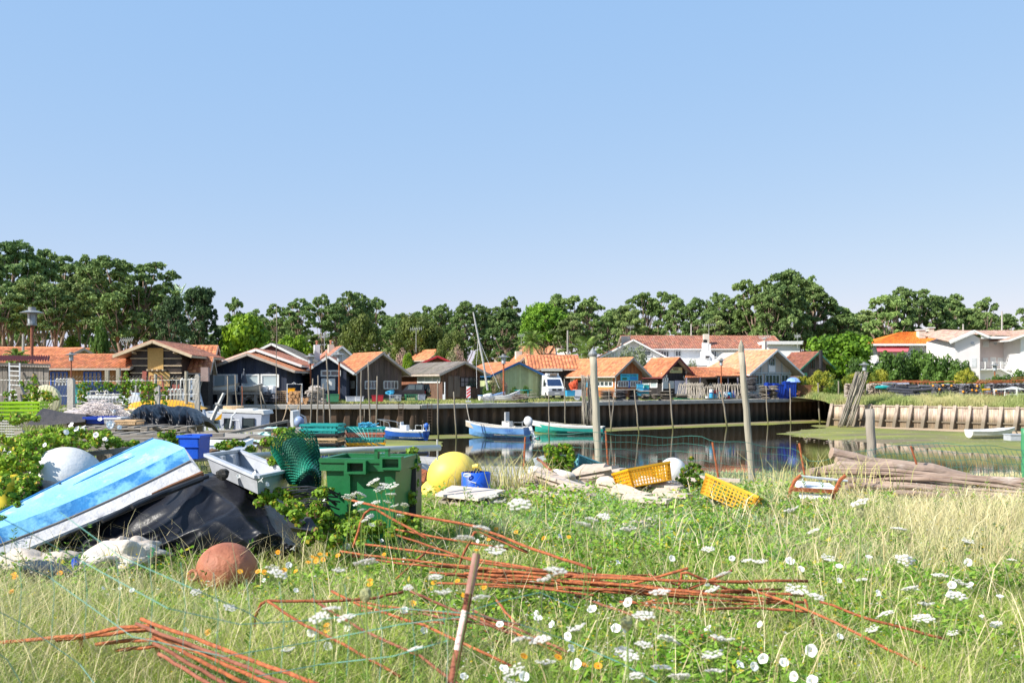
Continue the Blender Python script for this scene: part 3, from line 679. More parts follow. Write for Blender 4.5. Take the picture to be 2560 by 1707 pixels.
# H13 black hut
h = House('black_hut', 'black board hut with cream sign, white anchor and five white ovals on its gable', 1657, 1718, 1602, 120, 34, 931, 897, zb=.35, wall=blackB, bw_=.2)
h.roof(tileM, trim=mat('dark red edge', (.16, .04, .04), rough=.8), ovs=.8, ovf=.8)
h.panel('F', 1673, 918, 1704, 932, mat('cream sign', (.66, .62, .30), (.60, .55, .26), rough=.6, scale=2), 'sign_board', .06, .11)
for j, (w_, y_) in enumerate(((.5, 921), (.42, 924), (.8, 928))):
    u, z = h.hit('F', 1688, y_); m = MB()
    for q in range(9): h.fbox(m, 'F', u - w_+q*w_*2/9, u - w_+(q+.7)*w_*2/9, z - .06, z+.06, .11, .13)
    m.build('text_line', midG if j == 2 else woodB, h.root)
for a, b in ((1656.5, 948), (1662, 948), (1667.5, 948), (1659.5, 940), (1665, 940)):
    u, z = h.hit('F', a, b); m = MB(); m.lathe([(.16, 0), (.16, .04)], 14, MT(h.fp('F', u, -.07, z)) @ MR(PI/2, 4, 'X') @ Matrix.Diagonal((.85, 1.35, 1, 1))); m.build('oval_plaque', white, h.root)
m = MB(); u, z = h.hit('F', 1714, 937); q = -.10
m.bar((u, q, z - .6), (u, q, z+.5), .09, .05); m.bar((u - .2, q, z+.3), (u+.2, q, z+.3), .07, .05); m.tube([(u+.07*cos(a), q, z+.58+.08*sin(a)) for a in [i*PI/5 for i in range(11)]], .02, 5)
m.tube([(u+.42*cos(a), q, z - .25+.42*sin(a)) for a in [PI*(1+i/12) for i in range(13)]], [.02]+[.05]*11+[.02], 6)
for s in (-1, 1): m.prism([(u+s*.42, q, z - .08), (u+s*.54, q, z - .28), (u+s*.3, q, z - .28)], (0, -.04, 0))
m.build('anchor_emblem', white, h.root)
h.window('F', 1656, 952, 1669, 971, nm=1, fw=.08, glass=blindM); h.window('F', 1672, 952, 1684, 971, nm=1, fw=.08, glass=blindM)
h.panel('F', 1686, 951, 1712, 984, mat('lilac white door', (.55, .56, .68), (.5, .51, .62), rough=.6), 'sliding_door', .05, .1); h.panel('F', 1713, 953, 1716, 984, blueT, 'door_jamb', .05, .1)
h.window('L', 1606, 949, 1625, 969, nm=1, fw=.1, glass=blindM); h.window('L', 1627, 949, 1645, 969, nm=1, fw=.1, glass=blindM); h.gutter_pipe('L')
# H14 open tiled canopy
cn = thing('tiled_canopy', 'open work canopy with striped orange tiles on posts behind the trestles', 'canopy', (X(1790, 118), 118, .3))
A, B, C, D_ = P(1717, 918, 127), P(1826, 919, 134), P(1712, 947, 119), P(1872, 941, 128)
m = MB(); tiles(m, A, B, C, D_, .34, .5, .09); m.build('roof_tiles', tileM, cn, world=1, kind='stuff')
m = MB(); m.prism([A, B, D_, C], (0, 0, -.12)); m.bar(P(1712, 946, 119), P(1872, 941, 128), .1, .2)
m.bar(P(1790, 941, 123), P(1892, 941, 126), .3, .2); m.build('roof_deck', woodB, cn, world=1)
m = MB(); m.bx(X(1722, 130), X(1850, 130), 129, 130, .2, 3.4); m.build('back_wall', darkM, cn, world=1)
for px_, D0 in ((1716, 119), (1750, 121), (1796, 123.5), (1820, 125), (1844, 126), (1866, 127)):
    m = MB(); x_ = X(px_, D0); m.bx(x_ - .08, x_+.08, D0 - .08, D0+.08, .2, ZZ(944, D0)); m.build('post', mat('lilac post', (.30, .27, .34), rough=.7), cn, world=1)
# H15 peach roofed building
h = House('peach_roofed_building', 'large pale building with peach hipped roof and wide glazed gable front', 1870, 1978, 1752, 131, 34, 925, 877, zb=.35, wall=plyW, boards=None)
h.roof(tileP, trim=white, ovs=1.1, ovf=1.3, hip=3.5, tw=.32)
for a in (1884, 1903, 1921, 1938, 1955, 1974):
    u, z = h.hit('F', a, 930); m = MB(); m.bx(u - .05, u+.05, -.05, .03, 0, min(z+3, h.he+(h.hr - h.he)*(1 - abs(u/(h.w/2) - 1)) - .1)); m.build('frame_post', mat('pale blue frame', (.42, .50, .52), rough=.6), h.root)
u0, z_ = h.hit('F', 1885, 932); m = MB(); m.bx(.0, h.w, -.07, .02, z_ - .08, z_+.08); m.build('frame_beam', MATS['pale blue frame'], h.root)
h.panel('F', 1922, 912, 1938, 930, whiteW, 'white_panel', .02, .05)
m = MB(); u, z = h.hit('F', 1930, 905); m.prism([(u - .42, -.08, z - .45), (u+.42, -.08, z - .45), (u+.42, -.08, z+.3), (u, -.08, z+.65), (u - .42, -.08, z+.3)], (0, .1, 0)); o = m.build('gable_window', glassM, h.root)
m = MB(); pts = [(u - .42, -.1, z - .45), (u+.42, -.1, z - .45), (u+.42, -.1, z+.3), (u, -.1, z+.65), (u - .42, -.1, z+.3)]
for i in range(5): m.bar(pts[i], pts[(i+1) % 5], .08)
m.bar((u, -.1, z - .45), (u, -.1, z+.6), .05); m.build('window_frame', MATS['pale blue frame'], o)
for a, b, n_ in ((1888, 1905, 2), (1912, 1948, 4), (1952, 1970, 2)): h.window('F', a, 936, b, 962, frame=MATS['pale blue frame'], nm=n_, fw=.12)
m = MB(); p = h.Mi @ P(1911, 853, 143); m.bx(p.x - .25, p.x+.25, p.y - .25, p.y+.25, p.z - 2.5, p.z); m.build('chimney', creamW, h.root)
m = MB(); m.lathe([(.1, 0), (.1, .3), (.4, .36), (.4, .42), (.05, .5)], 12, MT((p.x, p.y, p.z))); m.build('chimney_cowl', galvM, h.root)
# H16 green trimmed hut
h = House('timber_hut', 'grey timber hut with green barge boards and green shutters beside the leafy tree', 1998, 2073, 1945, 138, 32, 918, 882, zb=.3, wall=woodGB, bw_=.22)
h.roof(tileB, trim=greenT, ovs=.8, ovf=.8)
for a, b in ((2025, 2030), (2031.5, 2036.5)): h.window('F', a, 899, b, 921, frame=woodB, nm=1, fw=.05)
h.panel('F', 2003, 932, 2017, 962, mat('light green shutters', (.16, .50, .28), (.13, .44, .25), rough=.5), 'shutter'); h.panel('F', 2038, 932, 2044, 950, MATS['light green shutters'], 'shutter'); h.window('F', 2045, 932, 2057, 950, frame=woodL, nm=2, fw=.1); h.panel('F', 2058, 932, 2066, 950, MATS['light green shutters'], 'shutter')
m = MB(); p = h.Mi @ P(2052, 884, 136); m.tube([(p.x, p.y, p.z - 2), (p.x, p.y, p.z+.5)], .25, 12); m.build('flue', blackP, h.root)
# H17 big white house
h = House('white_villa', 'long white villa with weathered tile roof, balcony rail and outdoor chimney', 1512, 1652, None, 150, 0, 888, 851, zb=.5, L=8, wall=whiteW, boards=None)
h.roof(tileR, trim=white, ovs=.9, ovf=.8)
h.window('F', 1519, 877, 1544, 896, nm=3, fw=.1, glass=blindM); h.window('F', 1590, 876, 1628, 890, nm=2, fw=.1)
vb = House('white_villa_wing', 'white villa wing with red-brown tiles, sliding windows and white roof terrace', 1958, None, 1568, 152, 91, 870, 842, zb=.5, w=12, wall=whiteW, boards=None)
vb.roof(tileR, trim=white, ovf=.3, ovs=.7, tw=.36)
vb.window('L', 1651, 877, 1673, 894, nm=3, fw=.12); vb.window('L', 1687, 876, 1703, 892, nm=2, fw=.12); vb.window('L', 1778, 876, 1792, 893, nm=2, fw=.12)
for a, b, w_, hh in ((1564, 845, .65, .8), (1765, 840, .5, .7)):
    m = MB(); p = (h if a < 1700 else vb).Mi @ P(a, b, 153); m.bx(p.x - w_, p.x+w_, p.y - .4, p.y+.4, p.z - 1.6, p.z+.3); m.build('chimney', creamW, (h if a < 1700 else vb).root)
tr_ = thing('outdoor_fireplace', 'white rendered barbecue chimney on the villa terrace', 'fireplace', (X(1765, 146), 146, .5))
m = MB(); xc = X(1766, 146); s_ = 146/F
m.bx(xc - 10*s_, xc+4*s_, 145.6, 146.4, ZZ(885, 146), ZZ(857, 146)); m.bx(xc+5*s_, xc+10*s_, 145.6, 146.4, ZZ(884, 146), ZZ(860, 146)); m.prism([(xc - 14*s_, 145.5, ZZ(898, 146)), (xc+18*s_, 145.5, ZZ(898, 146)), (xc+18*s_, 145.5, ZZ(889, 146)), (xc+6*s_, 145.5, ZZ(878, 146)), (xc - 12*s_, 145.5, ZZ(878, 146))], (0, 1.2, 0)); m.bx(xc - 14*s_, xc+18*s_, 145.5, 146.7, .5, ZZ(898.5, 146)); m.build('rendered_body', whiteW, tr_, world=1)
m = MB(); m.bx(xc - 4*s_, xc+6*s_, 145.3, 145.49, ZZ(897, 146), ZZ(890, 146)); m.build('fire_opening', darkM, tr_, world=1)
m = MB(); m.lathe([(.3, 0), (.3, .3), (.45, .35), (.1, .5)], 10, MT((xc - 3*s_, 146, ZZ(857, 146)))); m.build('cowl', darkM, tr_, world=1)
rl = thing('terrace_railing', 'white picket terrace railing in front of the villa', 'railing', (X(1700, 143), 143, ZZ(912, 143)))
m = MB(); m.bar(P(1640, 895, 143), P(1775, 896, 143), .08); m.bar(P(1640, 910, 143), P(1775, 911, 143), .08); m.build('rails', whiteC, rl, world=1)
m = MB(); pk_ = None
for i in range(46):
    a = lerp(1641, 1774, i/45); pp = P(a, 896, 143); k = .16 if i % 9 == 0 else .05
    m = MB(); m.bx(pp.x - k/2, pp.x+k/2, 142.97, 143.03, ZZ(912, 143), ZZ(893 if k > .1 else 896, 143)); m.build('picket', whiteC, rl, world=1)
m = MB(); m.bx(X(1640, 143), X(1790, 143), 143.1, 151, .5, ZZ(913, 143)); m.solo('retaining_wall', whiteW, 'white rendered retaining wall below the picket railing', 'wall')
m = MB(); m.bx(X(1920, 150), X(2000, 150), 150, 156, .5, ZZ(861, 150)); wb = thing('flat_roofed_house', 'small white flat-roofed building behind the big pine trunks', 'house', (X(1960, 150), 150, .5)); m.build('wall', whiteW, wb, world=1)
m = MB(); m.bx(X(1912, 149.5), X(2006, 149.5), 149.4, 156.5, ZZ(861, 150), ZZ(853, 150)); m.build('roof_slab', white, wb, world=1)
# pale roofs behind
h = House('tiled_house', 'pale orange hipped roof behind the sailing mast and palm', 1420, None, 1235, 165, 90, 891, 868, zb=.5, w=10, wall=creamW, boards=None); h.roof(tileP, ovf=-2)
h = House('tiled_house', 'small dark gabled house with orange roof among the bushes', 1075, 1118, 1030, 140, 35, 894, 876, zb=.5, wall=woodB, boards=None); h.roof(tileM, ovs=.6)
h = House('red_edged_shed', 'low shed with bright red sloping edge behind the grey roofed shed', 1046, 1140, None, 118, 8, 912, 892, zb=.4, L=4, wall=woodR, boards=None); h.roof(tileG, trim=redT, ridge=False, ovs=.3)
# H19 orange hipped house
hd = 150; R0 = thing('hipped_roof_house', 'white house with bright orange hipped roof, pink awning and three chimneys', 'house', (X(2290, hd), hd, .5))
m = MB(); m.bx(X(2192, hd), X(2385, hd), hd, hd+9, .4, ZZ(866, hd)); m.build('wall', whiteW, R0, world=1)
zE, zR = ZZ(863, hd)+.05, ZZ(829, hd+5) - .1
a_, b_, c_, d_ = (X(2166, hd), hd - 1, zE), (X(2392, hd)+.8, hd - 1, zE), (X(2392, hd)+.8, hd+10, zE), (X(2166, hd), hd+10, zE); r1, r2 = (X(2258, hd)+1.5, hd+4.5, zR), (X(2340, hd), hd+4.5, zR)
m = MB(); tiles(m, r1, r2, a_, b_, .4, .42, .06); tiles(m, r1, r1, d_, a_, .4, .42, .06); m.build('roof_tiles', mat('bright orange tiles', (.80, .26, .035), (.66, .2, .03), rough=.85, scale=1.2), R0, world=1, kind='stuff')
m = MB(); m.prism([a_, b_, r2, r1], (0, 0, -.12)); m.prism([a_, r1, d_], (0, 0, -.12)); m.prism([b_, c_, r2], (0, 0, -.12)); m.bar(a_, b_, .08, .3); m.bar(a_, d_, .08, .3); m.build('eaves', white, R0, world=1)
for a, b, w_ in ((2303, 824, .5), (2326, 819, .4), (2383, 828, .35)):
    m = MB(); x_ = X(a, hd+2); m.bx(x_ - w_, x_+w_, hd+1.6, hd+2.6, ZZ(846, hd), ZZ(b, hd)); o = m.build('chimney', creamW, R0, world=1); m = MB(); m.bx(x_ - w_ - .15, x_+w_+.15, hd+1.45, hd+2.75, ZZ(b - .2, hd), ZZ(b - 2.5, hd)); m.build('chimney_cap', whiteW, o, world=1)
m = MB(); m.prism([(X(2190, hd), hd - .1, ZZ(866, hd)), (X(2273, hd), hd - .1, ZZ(866, hd)), (X(2258, hd), hd - 1.8, ZZ(879, hd)), (X(2183, hd), hd - 1.8, ZZ(879, hd))], (0, 0, -.06)); m.build('awning', mat('pink awning', (.72, .14, .16), (.66, .12, .14), rough=.8), R0, world=1)
for a, b, c, d in ((2323, 872, 2330, 890), (2196, 884, 2216, 893)):
    m = MB(); m.bx(X(a, hd), X(c, hd), hd - .06, hd+.05, ZZ(d, hd), ZZ(b, hd)); o = m.build('window', glassM, R0, world=1)
m = MB()
for a in (2292, 2334): m.bx(X(a, hd) - .35, X(a, hd)+.35, hd - .12, hd - .02, ZZ(895, hd), ZZ(866, hd))
m.build('shutters', white, R0, world=1)
m = MB()
for i in range(60): m.ball((X(ru(2310, 2328), hd), hd - .4+ru(-.1, .1), ZZ(ru(887, 892), hd)), .1, 5, 3)
m.solo('geranium_box', mat('red petals', (.6, .01, .02), rough=.7), 'red geraniums in a window box on the orange-roofed house', 'flower box')
# H20 white/pink apartment house
hd = 132; A0 = thing('apartment_house', 'white and pale pink two-storey house with balcony and outside stairs at right edge', 'house', (X(2460, hd), hd, .3))
s_ = hd/F; ys0 = hd
x0, x1, x2 = X(2387, hd), X(2450, hd), X(2535, hd+3)
m = MB(); ap = X(2430, hd); m.prism([(x0, hd, .2), (x1, hd, .2), (x1, hd, ZZ(846, hd)), (ap, hd, ZZ(834, hd)), (x0, hd, ZZ(848, hd))], (0, 9, 0)); m.build('wall', mat('very pale pink render', (.76, .72, .70), (.7, .66, .65), rough=.9, scale=.8), A0, world=1)
m = MB(); m.bx(x1+.01, x2, hd+2.6, hd+9, .2, ZZ(842, hd+2)); m.build('recessed_wall', pinkW, A0, world=1)
m = MB(); m.bx(x2, x2+1.2, hd+.4, hd+9, .2, ZZ(840, hd)); m.build('pier', pinkW, A0, world=1)
ap2 = (x0 - .9, ap, x1+1.1); e0 = (x0 - 1., hd - .6, ZZ(855, hd)); a0 = (ap, hd - .6, ZZ(828, hd)); e1 = (x1+.9, hd - .6, ZZ(843, hd)); e2 = (x2+1, hd - .3, ZZ(842, hd)); rr = (x2+1, hd+6, ZZ(826, hd+6)); rl_ = (ap+.5, hd+6, ZZ(826, hd+6))
m = MB(); tiles(m, a0, (ap, hd+9, ZZ(824, hd+9)), e0, (x0 - 1., hd+9, ZZ(855, hd+9)+1), .35, .4); tiles(m, (ap, hd+6, ZZ(827, hd+6)), rr, (ap+.6, hd - .3, ZZ(837, hd)), e2, .35, .4); m.build('roof_tiles', mat('dusty pink tiles', (.52, .36, .28), (.42, .28, .22), rough=.9), A0, world=1, kind='stuff')
m = MB(); m.bar(a0, e0, .1, .3); m.bar(a0, e1, .1, .3); m.bar((x1, hd - .35, ZZ(844, hd)), (x2+1, hd - .35, ZZ(844, hd)), .1, .3); m.build('white_eaves', white, A0, world=1)
m = MB(); fx0 = ap
for i in range(18): t = i/18; a = V3(a0).lerp(V3(e0), t); m.box((a.x, a.y - .07, a.z - .25), (.12, .03, .2))
m.build('scalloped_edge', white, A0, world=1)
for i, (a, b, c, d, fr) in enumerate(((2427, 894, 2441, 918, 0), (2457, 853, 2472, 867, 1), (2456, 894, 2470, 905, 1), (2476, 893, 2490, 910, 1), (2494, 894, 2518, 910, 1))):
    yy = hd if fr == 0 else hd+2.6; m = MB(); m.bx(X(a, yy) , X(c, yy), yy - .05, yy+.05, ZZ(d, yy), ZZ(b, yy)); o = m.build('window_frame', white, A0, world=1)
    m = MB(); m.bx(X(a, yy)+.1, X(c, yy) - .1, yy - .07, yy - .045, ZZ(d, yy)+.1, ZZ(b, yy) - .1); m.build('roller_shutter', whiteC, o, world=1)
for a, yy in ((2431, hd), (2488, hd+2.6), (2512, hd+2.6)):
    m = MB(); m.lathe([(.22, 0), (.22, .08)], 14, MT((X(a, yy), yy - .01, ZZ(858, yy))) @ MR(PI/2, 4, 'X')); m.build('oculus', greyC, A0, world=1)
bc = hd+1.0
m = MB(); m.bx(x1+.02, X(2560, bc)+3, bc - .9, bc+1.55, ZZ(925, bc), ZZ(922, bc)); m.build('balcony_slab', white, A0, world=1)
m = MB(); m.bx(x1+.02, X(2555, bc)+4, bc+.2, bc+1.5, .2, ZZ(925.5, bc)); m.build('base_wall', whiteW, A0, world=1)
m = MB()
for zz_ in (906, 911, 916): m.bar(P(2451, zz_, bc - .9), P(2600, zz_, bc - .9), .05)
m.build('balcony_rails', white, A0, world=1)
for a in (2463, 2482, 2502, 2520, 2540, 2558):
    m = MB(); m.bar(P(a, 922, bc - .9), P(a, 904, bc - .9), .12); m.build('balcony_post', white, A0, world=1)
st = thing('outside_stair', 'white outside staircase going down right from the balcony', 'stairs', tuple(P(2520, 935, bc - 2)))
for zo in (0, 1.0):
    m = MB(); m.bar(P(2503, 922, bc - 2)+V3((0, 0, zo)), P(2535, 940, bc - 2)+V3((0, 0, zo)), .08, .2 if zo == 0 else .06); m.build('stringer' if zo == 0 else 'handrail', white, st, world=1)
for i in range(9): m = MB(); q = P(2503, 922, bc - 2).lerp(P(2535, 940, bc - 2), i/9); m.box(q+V3((0, .5, .05)), (.3, 1, .05)); m.bar(q, q+V3((0, 0, 1)), .03); m.build('step', white, st, world=1)
h = House('gabled_house', 'second white gabled house with dusty roof at the right edge', 2551, 2640, None, 130, 0, 840, 824, zb=.3, L=9, wall=whiteW, boards=None); h.roof(MATS['dusty pink tiles'], trim=white, ovs=1.8, ovf=.8)
ORD = ['first','second','third','fourth','fifth','sixth','seventh','eighth','ninth','tenth','eleventh','twelfth','thirteenth','fourteenth','fifteenth','sixteenth','seventeenth','eighteenth','nineteenth']
ORD += ['twentieth']+['twenty-'+w for w in ORD[:9]]+['thirtieth']+['thirty-'+w for w in ORD[:9]]+['fortieth']+['forty-'+w for w in ORD[:9]]+['fiftieth']+['fifty-'+w for w in ORD[:9]]
# --- trees and shrubs
def rc(n): return RNG.random(n)
def leaf_cloud(cent, rad, n, size, elong=1.6, flat=.6, ctop=(.1, .2, .05), cbot=(.04, .09, .025), quad=True, shell=.55, jit=.25, up=0.0):
    """cent (k,3), rad (k,), n leaves in all -> V, F, C (rhombic leaves through the clumps)"""
    k = len(cent); w = rad ** 2; idx = RNG.choice(k, n, p=w/w.sum())
    d = RNG.normal(size=(n, 3)); d /= np.linalg.norm(d, axis=1)[:, None]+1e-9
    r = shell+(1 - shell)*rc(n) ** .6
    r = np.where(rc(n) < .25, rc(n)*shell, r)
    off = d*(rad[idx]*r)[:, None]; off[:, 2] *= flat
    p = cent[idx]+off
    nn = d+RNG.normal(size=(n, 3))*.45; a = np.cross(nn, RNG.normal(size=(n, 3))); a /= np.linalg.norm(a, axis=1)[:, None]+1e-9
    b = np.cross(nn, a); b /= np.linalg.norm(b, axis=1)[:, None]+1e-9
    if up:
        kk = rc(n) < .5; a[kk] = (d+RNG.normal(size=(n, 3))*.35)[kk]; a[kk] /= np.linalg.norm(a[kk], axis=1)[:, None]; b = np.cross(a, RNG.normal(size=(n, 3))); b /= np.linalg.norm(b, axis=1)[:, None]+1e-9
    s = size*(.6+.8*rc(n)); L = (a*(s*elong)[:, None]); Wd = b*(s*.5)[:, None]
    V = np.stack([p - L*.5, p+Wd, p+L*.5, p - Wd], 1).reshape(-1, 3)
    FI = np.arange(4*n).reshape(n, 4)
    hue = vnoise(p[:, 0]*1.0+p[:, 2], p[:, 1], .9, 5)
    t = np.clip(hue+(rc(n) - .5)*jit*2, 0, 1)[:, None]
    C = np.array(cbot)[None]*(1 - t)+np.array(ctop)[None]*t
    return V, FI, C
PROT = bpy.data.collections
def pine_proto(seed, H=15, W_=9, base=.45, nclump=34, lean=0, nleaf=22000, flatten=.5, cr=(.8, 1.5), pal=((.27, .37, .13), (.11, .18, .06)), forks=1, sz=.20, elong=1.6):
    random.seed(seed); global RNG; RNG = np.random.default_rng(seed)
    tr = MB(); tops = []
    for f in range(forks):
        a0 = seed*1.3+f*2.4; dx, dy = cos(a0)*.5*(forks > 1), sin(a0)*.3*(forks > 1)
        pts = [V3((0, 0, -1))]
        for i in range(1, 8):
            t = i/7; pts.append(V3((lean*t*H*.12+dx*t*W_*.5+sin(i*1.7+seed)*.18, dy*t*W_*.5+cos(i*2.1+seed)*.18, H*t*.9)))
        tr.tube(pts, [H*.021*(1 - .85*(i/7))+.02 for i in range(8)], 7); tops.append(pts)
    cs = []; rs = []
    for i in range(nclump):
        f = random.random(); th = i*2.39996+seed
        hh = base+(1 - base)*((i+.5)/nclump) ** .8
        prof = sin(min(1, max(0, (hh - base)/(1 - base)*.80+.17))*PI) ** .6
        rr = W_/2*prof*sqrt(random.uniform(.12, 1))*random.uniform(.75, 1.06)
        pts = tops[i % forks]; q = pts[min(7, int(hh*7.9))]
        c = V3((q.x+rr*cos(th), q.y+rr*sin(th), H*hh*.97+random.uniform(-.3, .3)))
        r = random.uniform(*cr); cs.append(c); rs.append(r)
        if random.random() < .75:
            j = min(6, max(1, int(max(.28, hh - .22)*7.5))); s0 = pts[j]
            mid = s0.lerp(c, .5)+V3((0, 0, -random.uniform(0, .5)))
            tr.tube([s0, mid, c], [H*.0075, H*.005, .03], 5)
    cent = np.array([tuple(c) for c in cs]); rad = np.array(rs)
    # each clump breaks into tufts
    sub = []; sr = []
    for c, r in zip(cent, rad):
        for q in range(15):
            d = RNG.normal(size=3); d /= np.linalg.norm(d); d[2] = abs(d[2])*1.0 - .2
            sub.append(c+d*r*np.array([.85, .85, flatten])); sr.append(r*RNG.uniform(.20, .36))
    V, FI, C = leaf_cloud(np.array(sub), np.array(sr), nleaf, sz, elong, .9, pal[0], pal[1], shell=.3, up=.5)
    tm = bpy.data.meshes.new('trunk'); tm.from_pydata(tr.v, [], tr.f)
    at = tm.attributes.new('tint', 'FLOAT_COLOR', 'FACE'); at.data.foreach_set('color', np.ones(4*len(tm.polygons), dtype=np.float32)); tm.materials.append(barkM); tm.polygons.foreach_set('use_smooth', [True]*len(tm.polygons))
    o = mass('crown', V, FI, pineM, C); cm = o.data; bpy.data.objects.remove(o)
    return tm, cm, H, W_
def leafy_proto(seed, H=8, W_=8, base=.25, nclump=40, nleaf=13500, pal=((.22, .34, .03), (.05, .11, .015)), sz=.3, cr=(.8, 1.5), flat=.8, elong=1.3):
    random.seed(seed); global RNG; RNG = np.random.default_rng(seed)
    tr = MB(); tr.tube([(0, 0, -1), (.1, 0, H*.25), (0, .1, H*.55)], [H*.03, H*.022, H*.012], 7); cs = []; rs = []
    for i in range(nclump):
        th = i*2.39996; hh = base+(1 - base)*(i+.5)/nclump; prof = sqrt(max(0.02, 1 - ((hh - (base+(1 - base)*.42))/((1 - base)*.62)) ** 2))
        rr = W_/2*.86*prof*sqrt(random.uniform(.3, 1)); c = V3((rr*cos(th), rr*sin(th), H*hh*.93)); cs.append(c); rs.append(random.uniform(*cr))
        if i % 2: tr.tube([(0, 0, H*.25), c*.6+V3((0, 0, H*.1)), c], [H*.01, H*.006, .02], 5)
    V, FI, C = leaf_cloud(np.array([tuple(c) for c in cs]), np.array(rs), nleaf, sz, elong, flat, pal[0], pal[1], shell=.6)
    tm = bpy.data.meshes.new('trunk'); tm.from_pydata(tr.v, [], tr.f)
    at = tm.attributes.new('tint', 'FLOAT_COLOR', 'FACE'); at.data.foreach_set('color', np.ones(4*len(tm.polygons), dtype=np.float32)); tm.materials.append(barkM)
    o = mass('crown', V, FI, leafM, C); cm = o.data; bpy.data.objects.remove(o)
    return tm, cm, H, W_
def place_tree(pr, name, label, cat, px, ytop, wpx, D, zb=.5, group=None, rz=None, sy=1.0):
    tm, cm, H, W_ = pr; top = ZZ(ytop, D); h = (top - zb)/(H*1.0); w = wpx*D/F/(W_*1.08)
    r = thing(name, label, cat, (X(px, D), D, zb), rz if rz is not None else random.uniform(0, 6.28), group)
    for nm, me in (('trunk', tm), ('crown', cm)):
        o = bpy.data.objects.new(nm, me); COL.objects.link(o); o.parent = r
    r.scale = (w, w*sy, h); return r
PN = [pine_proto(3, 16, 7.2, .50, 28), pine_proto(8, 17, 6, .60, 20, lean=.6, nleaf=15000), pine_proto(15, 16, 8, .46, 46, forks=2, nleaf=32000, flatten=.7), pine_proto(21, 16, 7, .54, 26, lean=-.5, nleaf=20000, pal=((.34, .42, .16), (.14, .20, .07))),
      pine_proto(33, 16, 7.5, .38, 36, nleaf=26000, pal=((.24, .34, .12), (.08, .15, .05))), pine_proto(42, 15, 6.5, .66, 14, nleaf=11000, cr=(.75, 1.25)), pine_proto(57, 17, 9, .50, 42, forks=3, nleaf=30000, pal=((.31, .42, .14), (.12, .20, .06)))]
DK = pine_proto(64, 14, 8, .12, 50, nleaf=35700, pal=((.12, .19, .08), (.04, .08, .035)), flatten=.8)
BR = pine_proto(71, 13, 10, .62, 44, nleaf=30600, pal=((.28, .46, .05), (.09, .20, .03)), cr=(1.2, 1.9))
GL = leafy_proto(5, 8, 9, .1, 46, 13000, pal=((.34, .50, .03), (.09, .20, .015)), sz=.34)
GB = leafy_proto(6, 8, 9, .05, 46, 13000, pal=((.22, .38, .03), (.05, .13, .015)), sz=.30)
OK_ = leafy_proto(7, 9, 10, .2, 44, 12000, pal=((.19, .23, .05), (.07, .10, .025)), sz=.24)
SH = leafy_proto(9, 3, 5, .02, 30, 5200, pal=((.15, .26, .05), (.04, .09, .02)), sz=.18, cr=(.5, .9))
SO = leafy_proto(10, 3, 5, .02, 30, 5200, pal=((.30, .34, .20), (.13, .17, .09)), sz=.13, cr=(.5, .9))
SY = leafy_proto(12, 3, 5, .02, 30, 4500, pal=((.45, .42, .05), (.13, .20, .03)), sz=.16, cr=(.4, .8))
SP_ = leafy_proto(13, 3, 5, .02, 30, 5200, pal=((.62, .36, .33), (.16, .24, .08)), sz=.13, cr=(.5, .9))
RNG = np.random.default_rng(99); random.seed(99)
